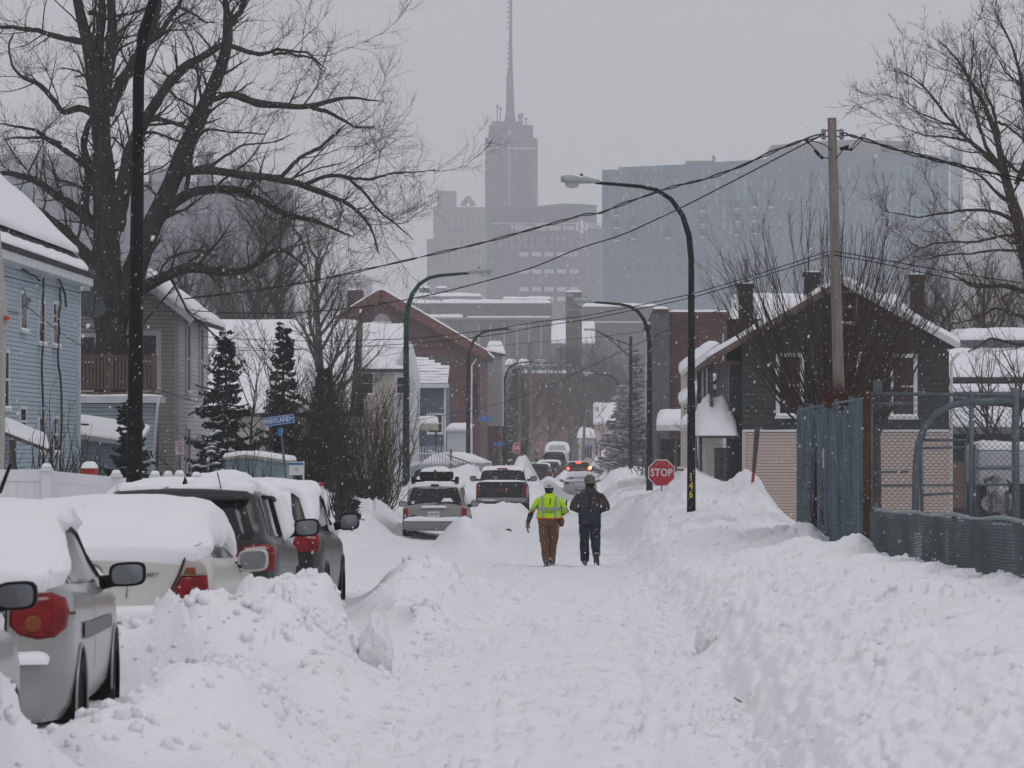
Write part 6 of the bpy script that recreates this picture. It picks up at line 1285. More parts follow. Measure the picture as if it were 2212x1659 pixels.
a = [(X(447, d_), d_ - .15, Z(994, d_)), (xm, d_ - .15, Z(982, d_)), (xm, d_ + 2.3, Z(982, d_)), (X(447, d_), d_ + 2.3, Z(994, d_))]; snow_slab(a, .10, shd, 'snow', 12, 8, round_=.05)
a = [(xm, d_ - .15, Z(982, d_)), (X(626, d_), d_ - .15, Z(995, d_)), (X(626, d_), d_ + 2.3, Z(995, d_)), (xm, d_ + 2.3, Z(982, d_))]; snow_slab(a, .10, shd, 'snow', 12, 8, round_=.05)
SBL = mat('sign_blue', (.035, .13, .36), rough=.4, c2=(.05, .16, .40), scale=9); SWH = mat('sign_white', (.62, .63, .65), rough=.45); SRD = mat('sign_red', (.42, .025, .03), rough=.4, c2=(.36, .022, .028), scale=5, snow=.02)
ss = W('street_name_sign', 'blue MARYLAND street name sign on a leaning post before the spruces', 'street sign', P(612, 1000, 88)); c = P(603, 908, 88)
plate = MB().box(-.355, .355, -.008, .008, -.105, .105).build('sign_plate', SBL, ss, bevel=.03); plate.location = c; plate.rotation_euler = (0, R(-7.5), 0)
MB().box(-.34, .34, -.0095, -.0085, .088, .096).box(-.34, .34, -.0095, -.0085, -.096, -.088).box(-.345, -.337, -.0095, -.0085, -.087, .087).box(.337, .345, -.0095, -.0085, -.087, .087).build('border', SWH, plate)
text('MARYLAND', .155, SWH, plate, (-.05, -.0105, 0), name='lettering', sx=.76, bold=.002); text('ST', .07, SWH, plate, (.285, -.0105, .01), name='lettering')
MB().box(-.035, .035, -.3, .3, -.09, .09).build('cross_plate', SBL, ss, loc=P(606, 933, 88)).rotation_euler = (0, R(5), R(0))
MB().tube([P(606, 922, 88.05), P(623, 1085, 88.05)], .028, 8).build('post', GALV, ss)
npk = W('parking_sign', 'small white NO PARKING ANY TIME sign with red lettering', 'sign', P(389, 1030, 106)); c = P(388.5, 968, 106)
pl = MB().box(-.12, .12, -.006, .006, -.185, .185).build('sign_plate', SWH, npk, bevel=.012); pl.location = c
for k, (w_, sz_) in enumerate((('NO', .10), ('PARKING', .062), ('ANY', .075), ('TIME', .075), ('<->', .07))): text(w_, sz_, SRD, pl, (0, -.008, .135 - .068 * k), name='lettering', bold=.001)
MB().bar(c + Vector((0, .03, .15)), c + Vector((0, .03, -1.6)), .04, .03).build('post', mat('brown_post', (.06, .045, .04)), npk)
def stop(label, px, py, d, size, zb, rz=0, hidden=False, post=True):
    t = W('stop_sign', label, 'stop sign', (X(px, d), d, zb), 'stop signs'); c = P(px, py, d); r = size / 2 / math.cos(R(22.5))
    oc = lambda r_, y: [(r_ * math.cos(R(22.5 + 45 * k)), y, r_ * math.sin(R(22.5 + 45 * k))) for k in range(8)]
    mb = MB().add(oc(r, -.004) + oc(r, .004), [tuple(range(8)), tuple(range(8, 16))] + [(k, (k + 1) % 8, 8 + (k + 1) % 8, 8 + k) for k in range(8)]); pl = mb.build('border', SWH, t); pl.location = c; pl.rotation_euler = (0, 0, rz)
    MB().add(oc(r * .93, -.006), [tuple(range(8))]).build('red_face', SRD, pl)
    text('STOP', size * .40, SWH, pl, (0, -.008, 0), name='lettering', sx=.86, bold=size * .008, ext=.001)
    MB().bar((c.x + .0, d + .02, zb - .3), (c.x, d + .02, c.z + size * .4), .05, .03).build('post', GALV, t); return t
stop('near large red STOP sign at the right snow bank', 1429, 1021.5, 109, .76, .2)
stop('distant red STOP sign crossed by a lamp post on the right', 1338, 974.5, 308, .76, .2)
stop('smallest red STOP sign before the pink house', 1301, 974.5, 385, .50, .2)
stop('far left red STOP sign turned half away behind the forked tree', 1115, 968, 255, .76, .2, R(55))
for k, (px, py, d, w_, lb_) in enumerate([(1046, 905, 260, .9, 'blue street sign plate high beside the third left lamp post'), (1078, 960, 262, .8, 'dim blue street sign plate behind the forked bare tree'), (1299, 957, 380, .9, 'blue street name sign above the smallest stop sign')]):
    o = W('street_name_sign', lb_, 'street sign', P(px, py, d)); MB().box(X(px, d) - w_ / 2, X(px, d) + w_ / 2, d - .01, d + .01, Z(py, d) - .12, Z(py, d) + .12).build('sign_plate', SBL, o); MB().tube([P(px + 2, py, d + .03), (X(px + 2, d), d + .03, 0)], .03, 6).build('post', GALV, o)
sg = W('yard_sign', 'white yard sign with a number one and smudged lettering by the shed', 'sign', P(640, 1030, 92)); c = P(640, 1012, 92)
pl = MB().box(-.17, .17, -.01, .01, -.16, .16).build('board', SWH, sg); pl.location = c; MB().box(-.17, .17, -.012, -.0105, .08, .14).build('blue_band', SBL, pl); text('1', .10, BLK, pl, (-.13, -.013, .11), name='lettering'); text('12', .10, BLK, pl, (.0, -.012, -.02), name='lettering')
MB().bar(c + Vector((.17, .02, .18)), c + Vector((.17, .02, -.9)), .05, .04).build('post', WH, sg)
sg = W('yard_sign', 'red and white yard sign with a brown emblem in the bushes', 'sign', P(683, 1060, 90)); c = P(682, 1055, 90)
pl = MB().box(-.19, .19, -.01, .01, -.14, .14).build('board', SWH, sg); pl.location = c; MB().box(-.19, .19, -.012, -.0105, .05, .14).build('red_band', SRD, pl)
MB().tube([(.0, -.0105, -.05), (.0, -.013, -.05)], .055, 10).build('emblem', mat('brown_emblem', (.2, .07, .04)), pl); MB().bar(c + Vector((0, .02, 0)), c + Vector((0, .02, -.8)), .03, .03).build('stake', GALV, sg)
pt_ = W('planter', 'large dark blue planter at the right edge of the far street', 'planter', (X(1319 + 6, 331), 331, 0)); MB().tube([(X(1325, 331), 331, .4), (X(1325, 331), 331, 1.25)], [.22, .30], 14).build('pot', mat('blue_pot', (.03, .05, .10)), pt_)
# bridge of small utility poles far away
for k, (px, d, yt, lean, lb_) in enumerate([(1122, 330, 800, 0, 'wooden pole left of the far street lamps'), (1150, 335, 740, -6, 'pale wooden utility pole leaning behind the fourth left lamp'), (1180, 410, 800, 3, 'thin wooden pole in the middle of the far street'), (1258, 350, 905, 5, 'wooden pole standing at the pink house wing')]):
    o = W('utility_pole', lb_, 'utility pole', (X(px, d), d, 0), 'far wooden poles'); MB().tube([(X(px, d), d, -.2), P(px + lean, yt, d)], [.17, .11], 8).build('pole', mat('far_pole_wood', (.16, .14, .12), (.2, .18, .16), 2, .9), o)
# red steps and tarp by the second lamp
ts = W('tarp_heap', 'dusty pink tarpaulin heap below the white garage', 'tarpaulin', (X(985, 206), 206, .3)); mb = MB(); N = 10
for i in range(N + 1):
    for j in range(6): mb.v.append((X(966 + 5.2 * i, 206), 206 + .35 * j, max(.2, Z(975 + 14 * (i / N) ** 1.5 + 10 * abs(math.sin(i * 1.1)) * .3, 206) * (1 - (j / 5) ** 2 * .6))))
for i in range(N):
    for j in range(5): mb.f.append((i * 6 + j, (i + 1) * 6 + j, (i + 1) * 6 + j + 1, i * 6 + j + 1))
mb.m = [0] * len(mb.f); b0 = len(mb.v)
for i in range(N + 1): mb.v.append((mb.v[i * 6][0], 206, .1))
for i in range(N): mb.f.append((i * 6, b0 + i, b0 + i + 1, (i + 1) * 6)); mb.m.append(0)
mb.build('tarpaulin', mat('pink_tarp', (.33, .17, .17), (.5, .42, .44), 2, .8), ts, smooth=True)
rl = W('stair_railing', 'small red brown stair railing beside the second left lamp post', 'railing', (X(990, 200), 200, .2))
for k in range(9): piece('baluster', rl, (X(968 + 5.5 * k, 200), 200, Z(988 + 1.6 * k, 200) - .35), (.05, .05, .7), RBW)
MB().bar(P(966, 983, 200), P(1016, 1000, 200), .07, .07).build('rail', RBW, rl); piece('post', rl, P(974, 990, 199.9), (.12, .12, .95), RBW)
hr_ = W('stair_handrail', 'long sloping handrail with snow between bushes and silver wagon', 'railing', (X(960, 150), 150, .3)); MB().bar(P(925, 972, 160), P(985, 1004, 150), .06, .06).build('rail', WH, hr_)
for k in range(14): piece('picket', hr_, (X(890 + 6 * k, 158), 158, Z(985, 158)), (.04, .03, .8), SNP)
MB().bar(P(888, 978, 158), P(975, 982, 158), .05, .05).build('top_rail', WH, hr_)
# ================================================================= VEHICLES
PL = lambda n, c, **k: mat(n, c, rough=k.get('rough', .28), metal=k.get('metal', .35), coat=k.get('coat', .4), snow=k.get('snow', .0))
TYRE = mat('tyre_rubber', (.010, .010, .011), (.03, .03, .032), 12, .9, snow=.08); RIM = mat('alloy_rim', (.20, .205, .21), rough=.4, metal=.6, snow=.25); DARKP = mat('black_plastic', (.012, .012, .013), rough=.55)
CGL = mat('car_glass', (.012, .014, .016), rough=.06, snow=.02); CGS = mat('snow_flecked_glass', (.015, .017, .02), rough=.15, snow=.32); MIR = mat('mirror_glass', (.28, .30, .32), rough=.08, metal=.9)
TLR = mat('tail_light_red', (.26, .008, .012), (.11, .003, .005), 14, .12); TLW = mat('tail_light_clear', (.40, .36, .33), rough=.15); TLO = mat('tail_light_amber', (.20, .055, .012), rough=.2); PLATE = mat('licence_plate', (.60, .61, .63), rough=.4)
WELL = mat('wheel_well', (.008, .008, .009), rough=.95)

class Car:
    """body in local coordinates: y forward from the rear bumper (0) to L, x to the right, z up"""
    def __init__(s, L, Wd, zb, prof, rear, taper=(.10, .14), crown=.10, fcrown=.22, tumble=.74, shoulder=None):
        s.L, s.W, s.zb, s.rear, s.crown, s.fcrown, s.tumble = L, Wd / 2, zb, rear, crown, fcrown, tumble
        s.py = [p[0] for p in prof]; s.pb = [p[1] for p in prof]; s.pr = [p[2] for p in prof]; s.taper = taper
    def belt(s, y): return np.interp(y, s.py, s.pb)
    def roof(s, y): return np.interp(y, s.py, s.pr)
    def width(s, y):
        a = np.clip(y / .7, 0, 1); b = np.clip((s.L - y) / .9, 0, 1)
        return s.W * (1 - s.taper[0] * (1 - a) ** 2.2) * (1 - s.taper[1] * (1 - b) ** 2.2)
    def roff(s, z): return np.interp(z, [p[0] for p in s.rear], [p[1] for p in s.rear])
    def sec(s, y):
        w, zs, zr = s.width(y), s.belt(y), s.roof(y); g = max(zr - zs, .0); wt = w * (.90 - (.90 - s.tumble) * min(1, g / .38)); c = min(g, .05)
        r = [(0, s.zb), (.55 * w, s.zb), (.90 * w, s.zb + .01), (.97 * w, s.zb + .10), (.99 * w, s.zb + .22), (w, s.zb + .36), (.998 * w, (s.zb + .36 + zs) / 2), (.985 * w, zs - .06), (.955 * w, zs - .015), (.925 * w, zs + .006)]
        for f in (.12, .45, .80, .94): r.append((.925 * w + (wt - .925 * w) * f, zs + .006 + (g - c) * f))
        r += [(wt * .90, zr - .012), (wt * .6, zr + .002), (wt * .3, zr + .012), (0, zr + .015)]
        return np.array(r)
    NS = 18
    def S(s, y, u):
        """point on the body; u in 0..2*(NS-1): 0 bottom centre, NS-1 roof centre, beyond: left side"""
        m = s.NS - 1; left = u > m; q = 2 * m - u if left else u; r = s.sec(y); i = int(min(q, m - .001)); f = q - i; x, z = r[i] * (1 - f) + r[i + 1] * f
        return Vector((-x if left else x, s.yy(y, abs(x), z), z))
    def yy(s, y, x, z):
        w = s.width(y); fr = max(0, 1 - y / .9); ff = max(0, 1 - (s.L - y) / 1.0)
        return y + s.roff(z) * fr ** 1.5 + fr ** 3 * s.crown * (x / s.W) ** 3 - ff ** 3 * s.fcrown * (x / s.W) ** 2.5 - ff ** 2 * .10 * max(0, z - .5)
    def N(s, y, u, e=.01):
        a = s.S(min(y + e, s.L), u) - s.S(max(y - e, 0), u); b = s.S(y, u + .02) - s.S(y, u - .02); n = a.cross(b)
        if n.length < 1e-9: return Vector((0, 0, 1))
        n.normalize(); c = s.S(y, u) - Vector((0, y, .7)); return n if n.dot(c) > 0 else -n
    def shell(s, m, t, ny=64):
        ys = np.unique(np.concatenate([np.linspace(0, .5, 12), np.linspace(.5, s.L - .6, ny - 26), np.linspace(s.L - .6, s.L, 14)])); V = []; n = 2 * s.NS - 2
        for y in ys: V += [s.S(y, u) for u in range(n)]
        Fs = [(i * n + k, i * n + (k + 1) % n, (i + 1) * n + (k + 1) % n, (i + 1) * n + k) for i in range(len(ys) - 1) for k in range(n)]
        mb = MB().add(V, Fs)
        for y in (0, s.L):      # caps, rows by height
            r = s.sec(y); rows = []
            for k in range(s.NS):
                x, z = r[k]; rows.append([Vector((x * q, s.yy(y, abs(x * q), z), z)) for q in np.linspace(-1, 1, 13)])
            v = [p for rw in rows for p in rw]; mb.add(v, [(i * 13 + j, i * 13 + j + 1, (i + 1) * 13 + j + 1, (i + 1) * 13 + j) for i in range(s.NS - 1) for j in range(12)])
        o = mb.build('body', m, t)
        bm = bmesh.new(); bm.from_mesh(o.data); bmesh.ops.remove_doubles(bm, verts=bm.verts, dist=.0008); bmesh.ops.recalc_face_normals(bm, faces=bm.faces)
        for e_ in bm.edges: e_.smooth = not (len(e_.link_faces) == 2 and e_.calc_face_angle(0) > R(38))
        for f in bm.faces: f.smooth = True
        bm.to_mesh(o.data); bm.free(); return o
    def patch(s, name, m, t, y0, y1, u0, u1, off=.006, ny=10, nu=6, fn=None, smooth=True, bulge=0):
        """patch on the loft surface; fn(a,b)->(y,u) for odd outlines"""
        v = []
        for i in range(ny + 1):
            for j in range(nu + 1):
                a, b = i / ny, j / nu; y, u = fn(a, b) if fn else (y0 + (y1 - y0) * a, u0 + (u1 - u0) * b)
                v.append(s.S(y, u) + s.N(y, u) * (off + bulge * 4 * a * (1 - a) * b * (1 - b) * 4))
        return MB().add(v, [(i * (nu + 1) + j, i * (nu + 1) + j + 1, (i + 1) * (nu + 1) + j + 1, (i + 1) * (nu + 1) + j) for i in range(ny) for j in range(nu)]).build(name, m, t, smooth=smooth, recalc=False)
    def rearpt(s, x, z, off=0): return Vector((x, s.yy(0, abs(x), z) - off, z))
    def rpoly(s, name, m, t, outline, off=.008, th=.02, ring=True, n=5):
        """solid patch on the rear face from a convex (x, z) outline"""
        cx = sum(p[0] for p in outline) / len(outline); cz = sum(p[1] for p in outline) / len(outline); mb = MB(); v = []; k = len(outline)
        for q in range(n + 1):
            f = 1 - q / n
            for (x, z) in outline: xx, zz = cx + (x - cx) * f, cz + (z - cz) * f; v.append(s.rearpt(xx, zz, off + (th * math.sqrt(max(0, 1 - f * f)) if th else 0)))
        fc = [(q * k + i, q * k + (i + 1) % k, (q + 1) * k + (i + 1) % k, (q + 1) * k + i) for q in range(n) for i in range(k)]
        v += [s.rearpt(x, z, -.03) for (x, z) in outline]; b0 = (n + 1) * k; fc += [(i, b0 + i, b0 + (i + 1) % k, (i + 1) % k) for i in range(k)]
        return mb.add(v, fc).build(name, m, t, smooth=True)
    def wheels(s, t, ys, r, wd=.22, track=None, arch=.055, flare=None):
        tr_ = track or s.W
        for y in ys:
            for sg in (1, -1):
                xo = sg * (s.width(y) + .012)
                mb = MB(); n = 28; pr = [(-wd / 2, r * .62), (-wd / 2, r * .93), (-wd / 2 + .03, r), (wd / 2 - .03, r), (wd / 2, r * .93), (wd / 2, r * .62)]
                v = [(xo - sg * wd / 2 + sg * a, y + q * math.cos(2 * math.pi * k / n), r + q * math.sin(2 * math.pi * k / n)) for a, q in pr for k in range(n)]
                w_ = mb.add(v, [(i * n + k, i * n + (k + 1) % n, (i + 1) * n + (k + 1) % n, (i + 1) * n + k) for i in range(5) for k in range(n)]).build('wheel', TYRE, t, smooth=False)
                mb = MB(); xr_ = xo - sg * .025; v = [(xr_, y + r * .63 * math.cos(2 * math.pi * k / n), r + r * .63 * math.sin(2 * math.pi * k / n)) for k in range(n)] + [(xr_ - sg * .05, y + r * .5 * math.cos(2 * math.pi * k / n), r + r * .5 * math.sin(2 * math.pi * k / n)) for k in range(n)]
                mb.add(v, [(k, (k + 1) % n, n + (k + 1) % n, n + k) for k in range(n)] + [tuple(range(n, 2 * n))])
                for k in range(7):
                    a = 2 * math.pi * k / 7; mb.bar((xr_ - sg * .012, y, r), (xr_ - sg * .012, y + r * .6 * math.cos(a), r + r * .6 * math.sin(a)), .06, .03, up=(1, 0, 0))
                mb.build('rim', RIM, w_)
                # wheel well: dark disc and arch lip hugging the body side
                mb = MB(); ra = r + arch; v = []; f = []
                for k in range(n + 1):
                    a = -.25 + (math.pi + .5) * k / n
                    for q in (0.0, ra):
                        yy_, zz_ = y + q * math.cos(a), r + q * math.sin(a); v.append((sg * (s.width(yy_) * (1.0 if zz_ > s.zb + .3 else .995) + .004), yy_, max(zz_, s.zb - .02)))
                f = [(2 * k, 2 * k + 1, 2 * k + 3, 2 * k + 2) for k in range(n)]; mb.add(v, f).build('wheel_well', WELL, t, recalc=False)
                mb = MB(); pts = [(sg * (s.width(y + ra * math.cos(a)) + .006), y + ra * math.cos(a), r + ra * math.sin(a)) for a in np.linspace(-.15, math.pi + .15, 20) if r + ra * math.sin(a) > s.zb - .02]
                mb.tube(pts, .010, 6).build('wheel_arch', flare or s.paint, t, smooth=True)
    def mirror(s, t, y, z, m, sz=(.24, .16), out=.13, both=True, dark=False, reach=0.0):
        for sg in ((1, -1) if both else (1,)):
            w = s.width(y); c = Vector((sg * (w + out + reach), y, z)); bm = bmesh.new(); bmesh.ops.create_icosphere(bm, subdivisions=3, radius=1)
            for v in bm.verts:
                q = v.co; p = 4.0; nrm = (abs(q.x) ** p + abs(q.z) ** p + abs(q.y) ** 2.5) ** (1 / p); q /= max(nrm, 1e-6); q.x *= sz[0] / 2; q.z *= sz[1] / 2; q.y = max(q.y, -.15) * .12
                q.z += (q.x * sg) * .06
            me = bpy.data.meshes.new('mirror'); bm.to_mesh(me); bm.free(); me.materials.append(m); me.polygons.foreach_set('use_smooth', [True] * len(me.polygons))
            o = bpy.data.objects.new('mirror', me); COL.objects.link(o); o.parent = t; o.location = c
            mb = MB(); hx, hz_ = sz[0] * .42, sz[1] * .40; oc = []
            for k in range(20):
                a = 2 * math.pi * k / 20; ca, sa = math.cos(a), math.sin(a); e = .55; oc.append((hx * math.copysign(abs(ca) ** e, ca), -.021, hz_ * math.copysign(abs(sa) ** e, sa) + hx * math.copysign(abs(ca) ** e, ca) * sg * .06))
            mb.add(oc, [tuple(range(20))]); mb.build('mirror_glass', MIR, o, recalc=False)
            mb = MB(); mb.tube([(sg * (w - .06), y + .02, z - .06), (sg * (w + out * .9), y + .02, z - .03)], [.05, .035], 8); mb.build('mirror_arm', DARKP, t, smooth=True)
    def snow(s, t, y0, y1, u0, u1, h, seed=0, amp=.3, name='snow', ny=56, nu=40, edge=.12, off=0.002, mask=None, ev=.06, uf=None):
        """snow blanket: thickness h, rounded at its rim"""
        v = []; g = []
        yy, uu = np.meshgrid(np.linspace(0, 1, ny + 1), np.linspace(0, 1, nu + 1), indexing='ij'); ns = fbm(yy * (y1 - y0) * 1.1 + seed, uu * 2.2, 4, int(seed) % 50)
        nr_ = fbm(yy * (y1 - y0) * 2.5 + seed, uu * 6, 3, 9 + int(seed) % 50)
        for i in range(ny + 1):
            for j in range(nu + 1):
                a, b = yy[i, j], uu[i, j]; e0, e1 = (edge, edge) if not isinstance(edge, tuple) else edge
                fa = 1 - np.clip(1 - a / e0, 0, 1) ** 2 if a < .5 else 1 - np.clip(1 - (1 - a) / e1, 0, 1) ** 2; fb = 1 - np.clip(1 - min(b, 1 - b) / ev, 0, 1) ** 2
                f = math.sqrt(max(0, fa * fb)); mk = 1.0 if mask is None else mask(a, b, nr_[i, j])
                y = y0 + (y1 - y0) * a; ua = u0 if uf is None else float(np.interp(y, *uf)); ub = u1 if uf is None else 34 - ua; ua += .5 * ns[i, 0] + .25 * nr_[i, 0]; ub += .5 * ns[i, -1] + .25 * nr_[i, -1]; u = ua + (ub - ua) * b; p = s.S(y, u); nn = s.N(y, u); nn = (nn + Vector((0, 0, .35))).normalized()
                hh = h * f * mk * (1 + amp * ns[i, j] + .14 * nr_[i, j]); v.append(p + nn * (hh - .012 * (1 - min(1, f * mk * 4)) + off))
        return MB().add(v, [(i * (nu + 1) + j, i * (nu + 1) + j + 1, (i + 1) * (nu + 1) + j + 1, (i + 1) * (nu + 1) + j) for i in range(ny) for j in range(nu)]).build(name, SNOWC, t, smooth=True, recalc=False)

def place(t, x, d, z, rz=0): t.location = (x, d, z); t.rotation_euler = (0, 0, rz)
# profiles: (y, belt z, roof z)
SEDAN = [(0, .98, 1.0), (.10, 1.02, 1.06), (.55, 1.02, 1.09), (1.25, .99, 1.38), (1.75, .97, 1.455), (2.4, .96, 1.47), (2.9, .95, 1.42), (3.55, .94, 1.04), (3.75, .93, .97), (4.3, .84, .86), (4.6, .72, .74)]
RS = [(.2, .06), (.38, .0), (.58, .0), (.66, .05), (1.05, .12), (1.5, .3)]
def tail_sedan(car, t, xo, z0, z1, xi, m=TLR): pass

# --- A: nearest silver car, only its nose side is in view
silver = PL('silver_paint', (.30, .31, .31), metal=.6, rough=.32); silver2 = PL('grey_silver_paint', (.32, .33, .32), metal=.5, rough=.34, snow=.22)
A = W('parked_car', 'nearest silver car, only its front corner and door mirror showing at the left edge', 'car', (0, 0, 0), 'cars parked along the left kerb'); WORLDT.remove(A)
ca = Car(4.5, 1.72, .22, SEDAN, RS); ca.paint = silver; ca.shell(silver, A)
ca.wheels(A, (.85, 3.55), .31); ca.mirror(A, 2.9, 1.15, DARKP, (.21, .145), .12)
ca.patch('side_window', CGL, A, 1.3, 2.9, 9.6, 12.6); ca.patch('windscreen', CGL, A, 3.0, 3.55, 14.2, 19.8, fn=lambda a, b: (2.95 + .6 * a, 14.2 + 5.6 * b))
ca.snow(A, .1, 4.4, 12.6, 21.4, .09, 3)
ca.patch('door_line', DARKP, A, 3.02, 3.04, 4, 9, off=.004, ny=2, nu=12); ca.patch('rub_strip', DARKP, A, .9, 3.1, 5.2, 5.6, off=.012, ny=10, nu=2)
place(A, -3.87, 16.4, .84)
# --- B: silver sedan with rounded lamps
B = W('parked_car', 'snow covered silver sedan with rounded red tail lamp, second from the left edge', 'car', (0, 0, 0), 'cars parked along the left kerb'); WORLDT.remove(B)
SED_B = [(0, 1.0, 1.03), (.10, 1.05, 1.09), (.42, 1.06, 1.13), (1.15, 1.03, 1.38), (1.6, 1.0, 1.44), (2.4, .98, 1.45), (2.8, .97, 1.41), (3.5, .95, 1.06), (3.7, .94, .99), (4.2, .84, .86), (4.5, .72, .74)]
cb = Car(4.53, 1.72, .24, SED_B, [(.2, .10), (.36, .0), (.62, .0), (.70, .06), (1.08, .10), (1.5, .3)], taper=(.13, .14), crown=.22); cb.paint = silver2; cb.shell(silver2, B)
cb.wheels(B, (.92, 3.6), .315, .20); cb.mirror(B, 3.02, 1.05, DARKP, (.25, .165), .13)
o = cb.rpoly('tail_light', TLR, B, [(.50, .84), (.56, .78), (.66, .75), (.76, .76), (.83, .82), (.845, .92), (.82, 1.0), (.74, 1.035), (.62, 1.03), (.54, .99), (.50, .92)], th=.045); 
cb.rpoly('amber_lamp', TLO, o, [(.64 + .05 * math.cos(2 * math.pi * k / 12), .85 + .05 * math.sin(2 * math.pi * k / 12)) for k in range(12)], off=.053, th=.004)
cb.rpoly('tail_light', TLR, B, [(-.50, .78), (-.50, .86), (-.54, .93), (-.62, .97), (-.74, .975), (-.82, .94), (-.845, .86), (-.83, .76), (-.76, .70), (-.66, .69), (-.56, .72)], th=.045)
cb.rpoly('inner_lamp', TLR, B, [(.30, .80), (.34, .74), (.46, .73), (.475, .90), (.42, .93), (.33, .90)], th=.03)
MB().tube([cb.rearpt(.482, z, .012) for z in (.70, .8, .9, 1.0)], .006, 5).build('boot_gap', DARKP, B)
cb.patch('side_window', CGS, B, 0, 0, 0, 0, fn=lambda a, b: (1.05 + 1.95 * a + .25 * b * (1 - a) - .12 * b * a, 9.7 + 3.0 * b), ny=16); cb.patch('quarter_window', CGL, B, 0, 0, 0, 0, fn=lambda a, b: (.80 + .22 * a, 9.8 + 2.2 * b * (.5 + .5 * a)), ny=5)
cb.patch('rear_window', CGL, B, .5, 1.15, 14.3, 19.7); cb.patch('bumper_line', DARKP, B, .0, .55, 6.35, 6.45, off=.005, ny=8, nu=1); cb.patch('door_line', DARKP, B, 1.95, 1.965, 4, 9, off=.004, ny=1, nu=12); cb.patch('fuel_flap', DARKP, B, .62, .63, 6.6, 8.2, off=.004, ny=1, nu=5)
cb.patch('rub_strip', mat('grey_strip', (.17, .17, .175), rough=.5), B, 1.05, 3.2, 5.5, 6.0, off=.014, ny=12, nu=2)
cb.patch('side_marker', TLR, B, 3.9, 4.2, 7.2, 7.6, off=.01, ny=2, nu=2)
cb.snow(B, .02, 3.0, 0, 0, .11, 5, amp=.12, edge=(.03, .06), ny=90, uf=([0, .45, 1.1, 3.0], [9.7, 10.0, 12.5, 12.9])); cb.snow(B, 3.4, 4.3, 10, 24, .05, 7, name='bonnet_snow')
MB().tube([(.25, 1.9, 1.62), (.33, 1.78, 1.80)], [.014, .011], 6).build('antenna', DARKP, B, smooth=True)
mb = MB(); 
MB().tube([cb.S(y, u) + cb.N(y, u) * .010 for y, u in ((.95, 11.8), (1.4, 12.75), (2.4, 12.85), (2.8, 12.7), (3.1, 12.4), (3.45, 11.2))], .014, 6).build('window_trim', DARKP, B, smooth=True)
snow_slab([(.46, -.05, .605), (.74, .02, .605), (.74, .14, .64), (.46, .12, .64)], .05, B, 'bumper_snow', 8, 5, amp=.6, round_=.14)
place(B, -4.0, 23.0, .82, R(2.6))
# --- C: champagne sedan buried in snow
champ = mat('champagne_paint', (.56, .55, .515), (.60, .59, .555), 1.5, .35, .25, coat=.3)
C_ = W('parked_car', 'cream sedan buried under thick smooth snow, third car in the row', 'car', (0, 0, 0), 'cars parked along the left kerb'); WORLDT.remove(C_)
SED_C = [(0, 1.02, 1.05), (.10, 1.06, 1.10), (.48, 1.07, 1.14), (1.25, 1.03, 1.36), (1.75, 1.0, 1.42), (2.5, .98, 1.43), (3.0, .97, 1.39), (3.7, .95, 1.06), (3.9, .94, .99), (4.5, .84, .86), (4.8, .72, .74)]
cc = Car(4.81, 1.80, .22, SED_C, [(.2, .08), (.38, .0), (.64, .0), (.72, .06), (1.1, .10), (1.5, .3)], taper=(.08, .14), crown=.20); cc.paint = champ; cc.shell(champ, C_)
cc.wheels(C_, (1.0, 3.85), .32, .2); cc.mirror(C_, 2.95, .98, champ, (.26, .19), .10)
tl = cc.rpoly('tail_light', TLR, C_, [(.52, .66), (.86, .70), (.875, .82), (.865, .945), (.665, .945)], th=.02); cc.rpoly('reverse_lamp', TLW, tl, [(.668, .948), (.865, .948), (.84, 1.03), (.80, 1.055), (.705, 1.065)], off=.012, th=.01); cc.rpoly('amber_lamp', TLO, tl, [(.69, .955), (.785, .955), (.775, 1.01), (.71, 1.01)], off=.024, th=.002)
MB().tube([cc.rearpt(.50, .64, .014), cc.rearpt(.655, .95, .014), cc.rearpt(.70, 1.085, .014)], .008, 5).build('lamp_seam', DARKP, C_)
cc.rpoly('tail_light', TLR, C_, [(-.52, .66), (-.665, .945), (-.865, .945), (-.875, .82), (-.86, .70)], th=.02)
CHR = mat('dull_chrome', (.22, .22, .225), rough=.3, metal=.8)
mb = MB(); n = 24
def ell(cx, cz, rx, rz_, th=.006): return [Vector((cx + rx * math.cos(2 * math.pi * k / n), cc.yy(0, abs(cx), cz) - .014, cz + rz_ * math.sin(2 * math.pi * k / n))) for k in range(n + 1)]
eb = MB()
for e in ((0, .99, .068, .045), (0, .99, .022, .040), (0, 1.005, .045, .016)): eb.tube(ell(*e), .005, 5, cap=False)
eb.build('emblem', CHR, C_, smooth=True)
tx = text('CAMRY', .044, CHR, C_, (0, 0, 0), name='lettering', sx=1.05, bold=.001); tx.location = cc.rearpt(.43, .955, .012); tx.rotation_euler = (R(86), 0, 0)
pt_c = MB().box(-.15, .15, -.004, .004, -.075, .075).build('licence_plate', PLATE, C_, bevel=.004); pt_c.location = cc.rearpt(0, .72, .02); text('5877', .088, mat('plate_ink', (.02, .03, .06)), pt_c, (.045, -.006, 0), name='lettering', sx=.75)
MB().tube([cc.rearpt(-.3, .90, .01), cc.rearpt(.27, .90, .01), cc.rearpt(.26, .78, .01)], .006, 5).build('plate_recess', mat('rust_seam', (.20, .13, .09)), C_)
cc.patch('side_window', CGL, C_, 0, 0, 0, 0, fn=lambda a, b: (1.2 + 1.9 * a + .25 * b * (1 - a) - .12 * b * a, 9.7 + 3.0 * b), ny=16)
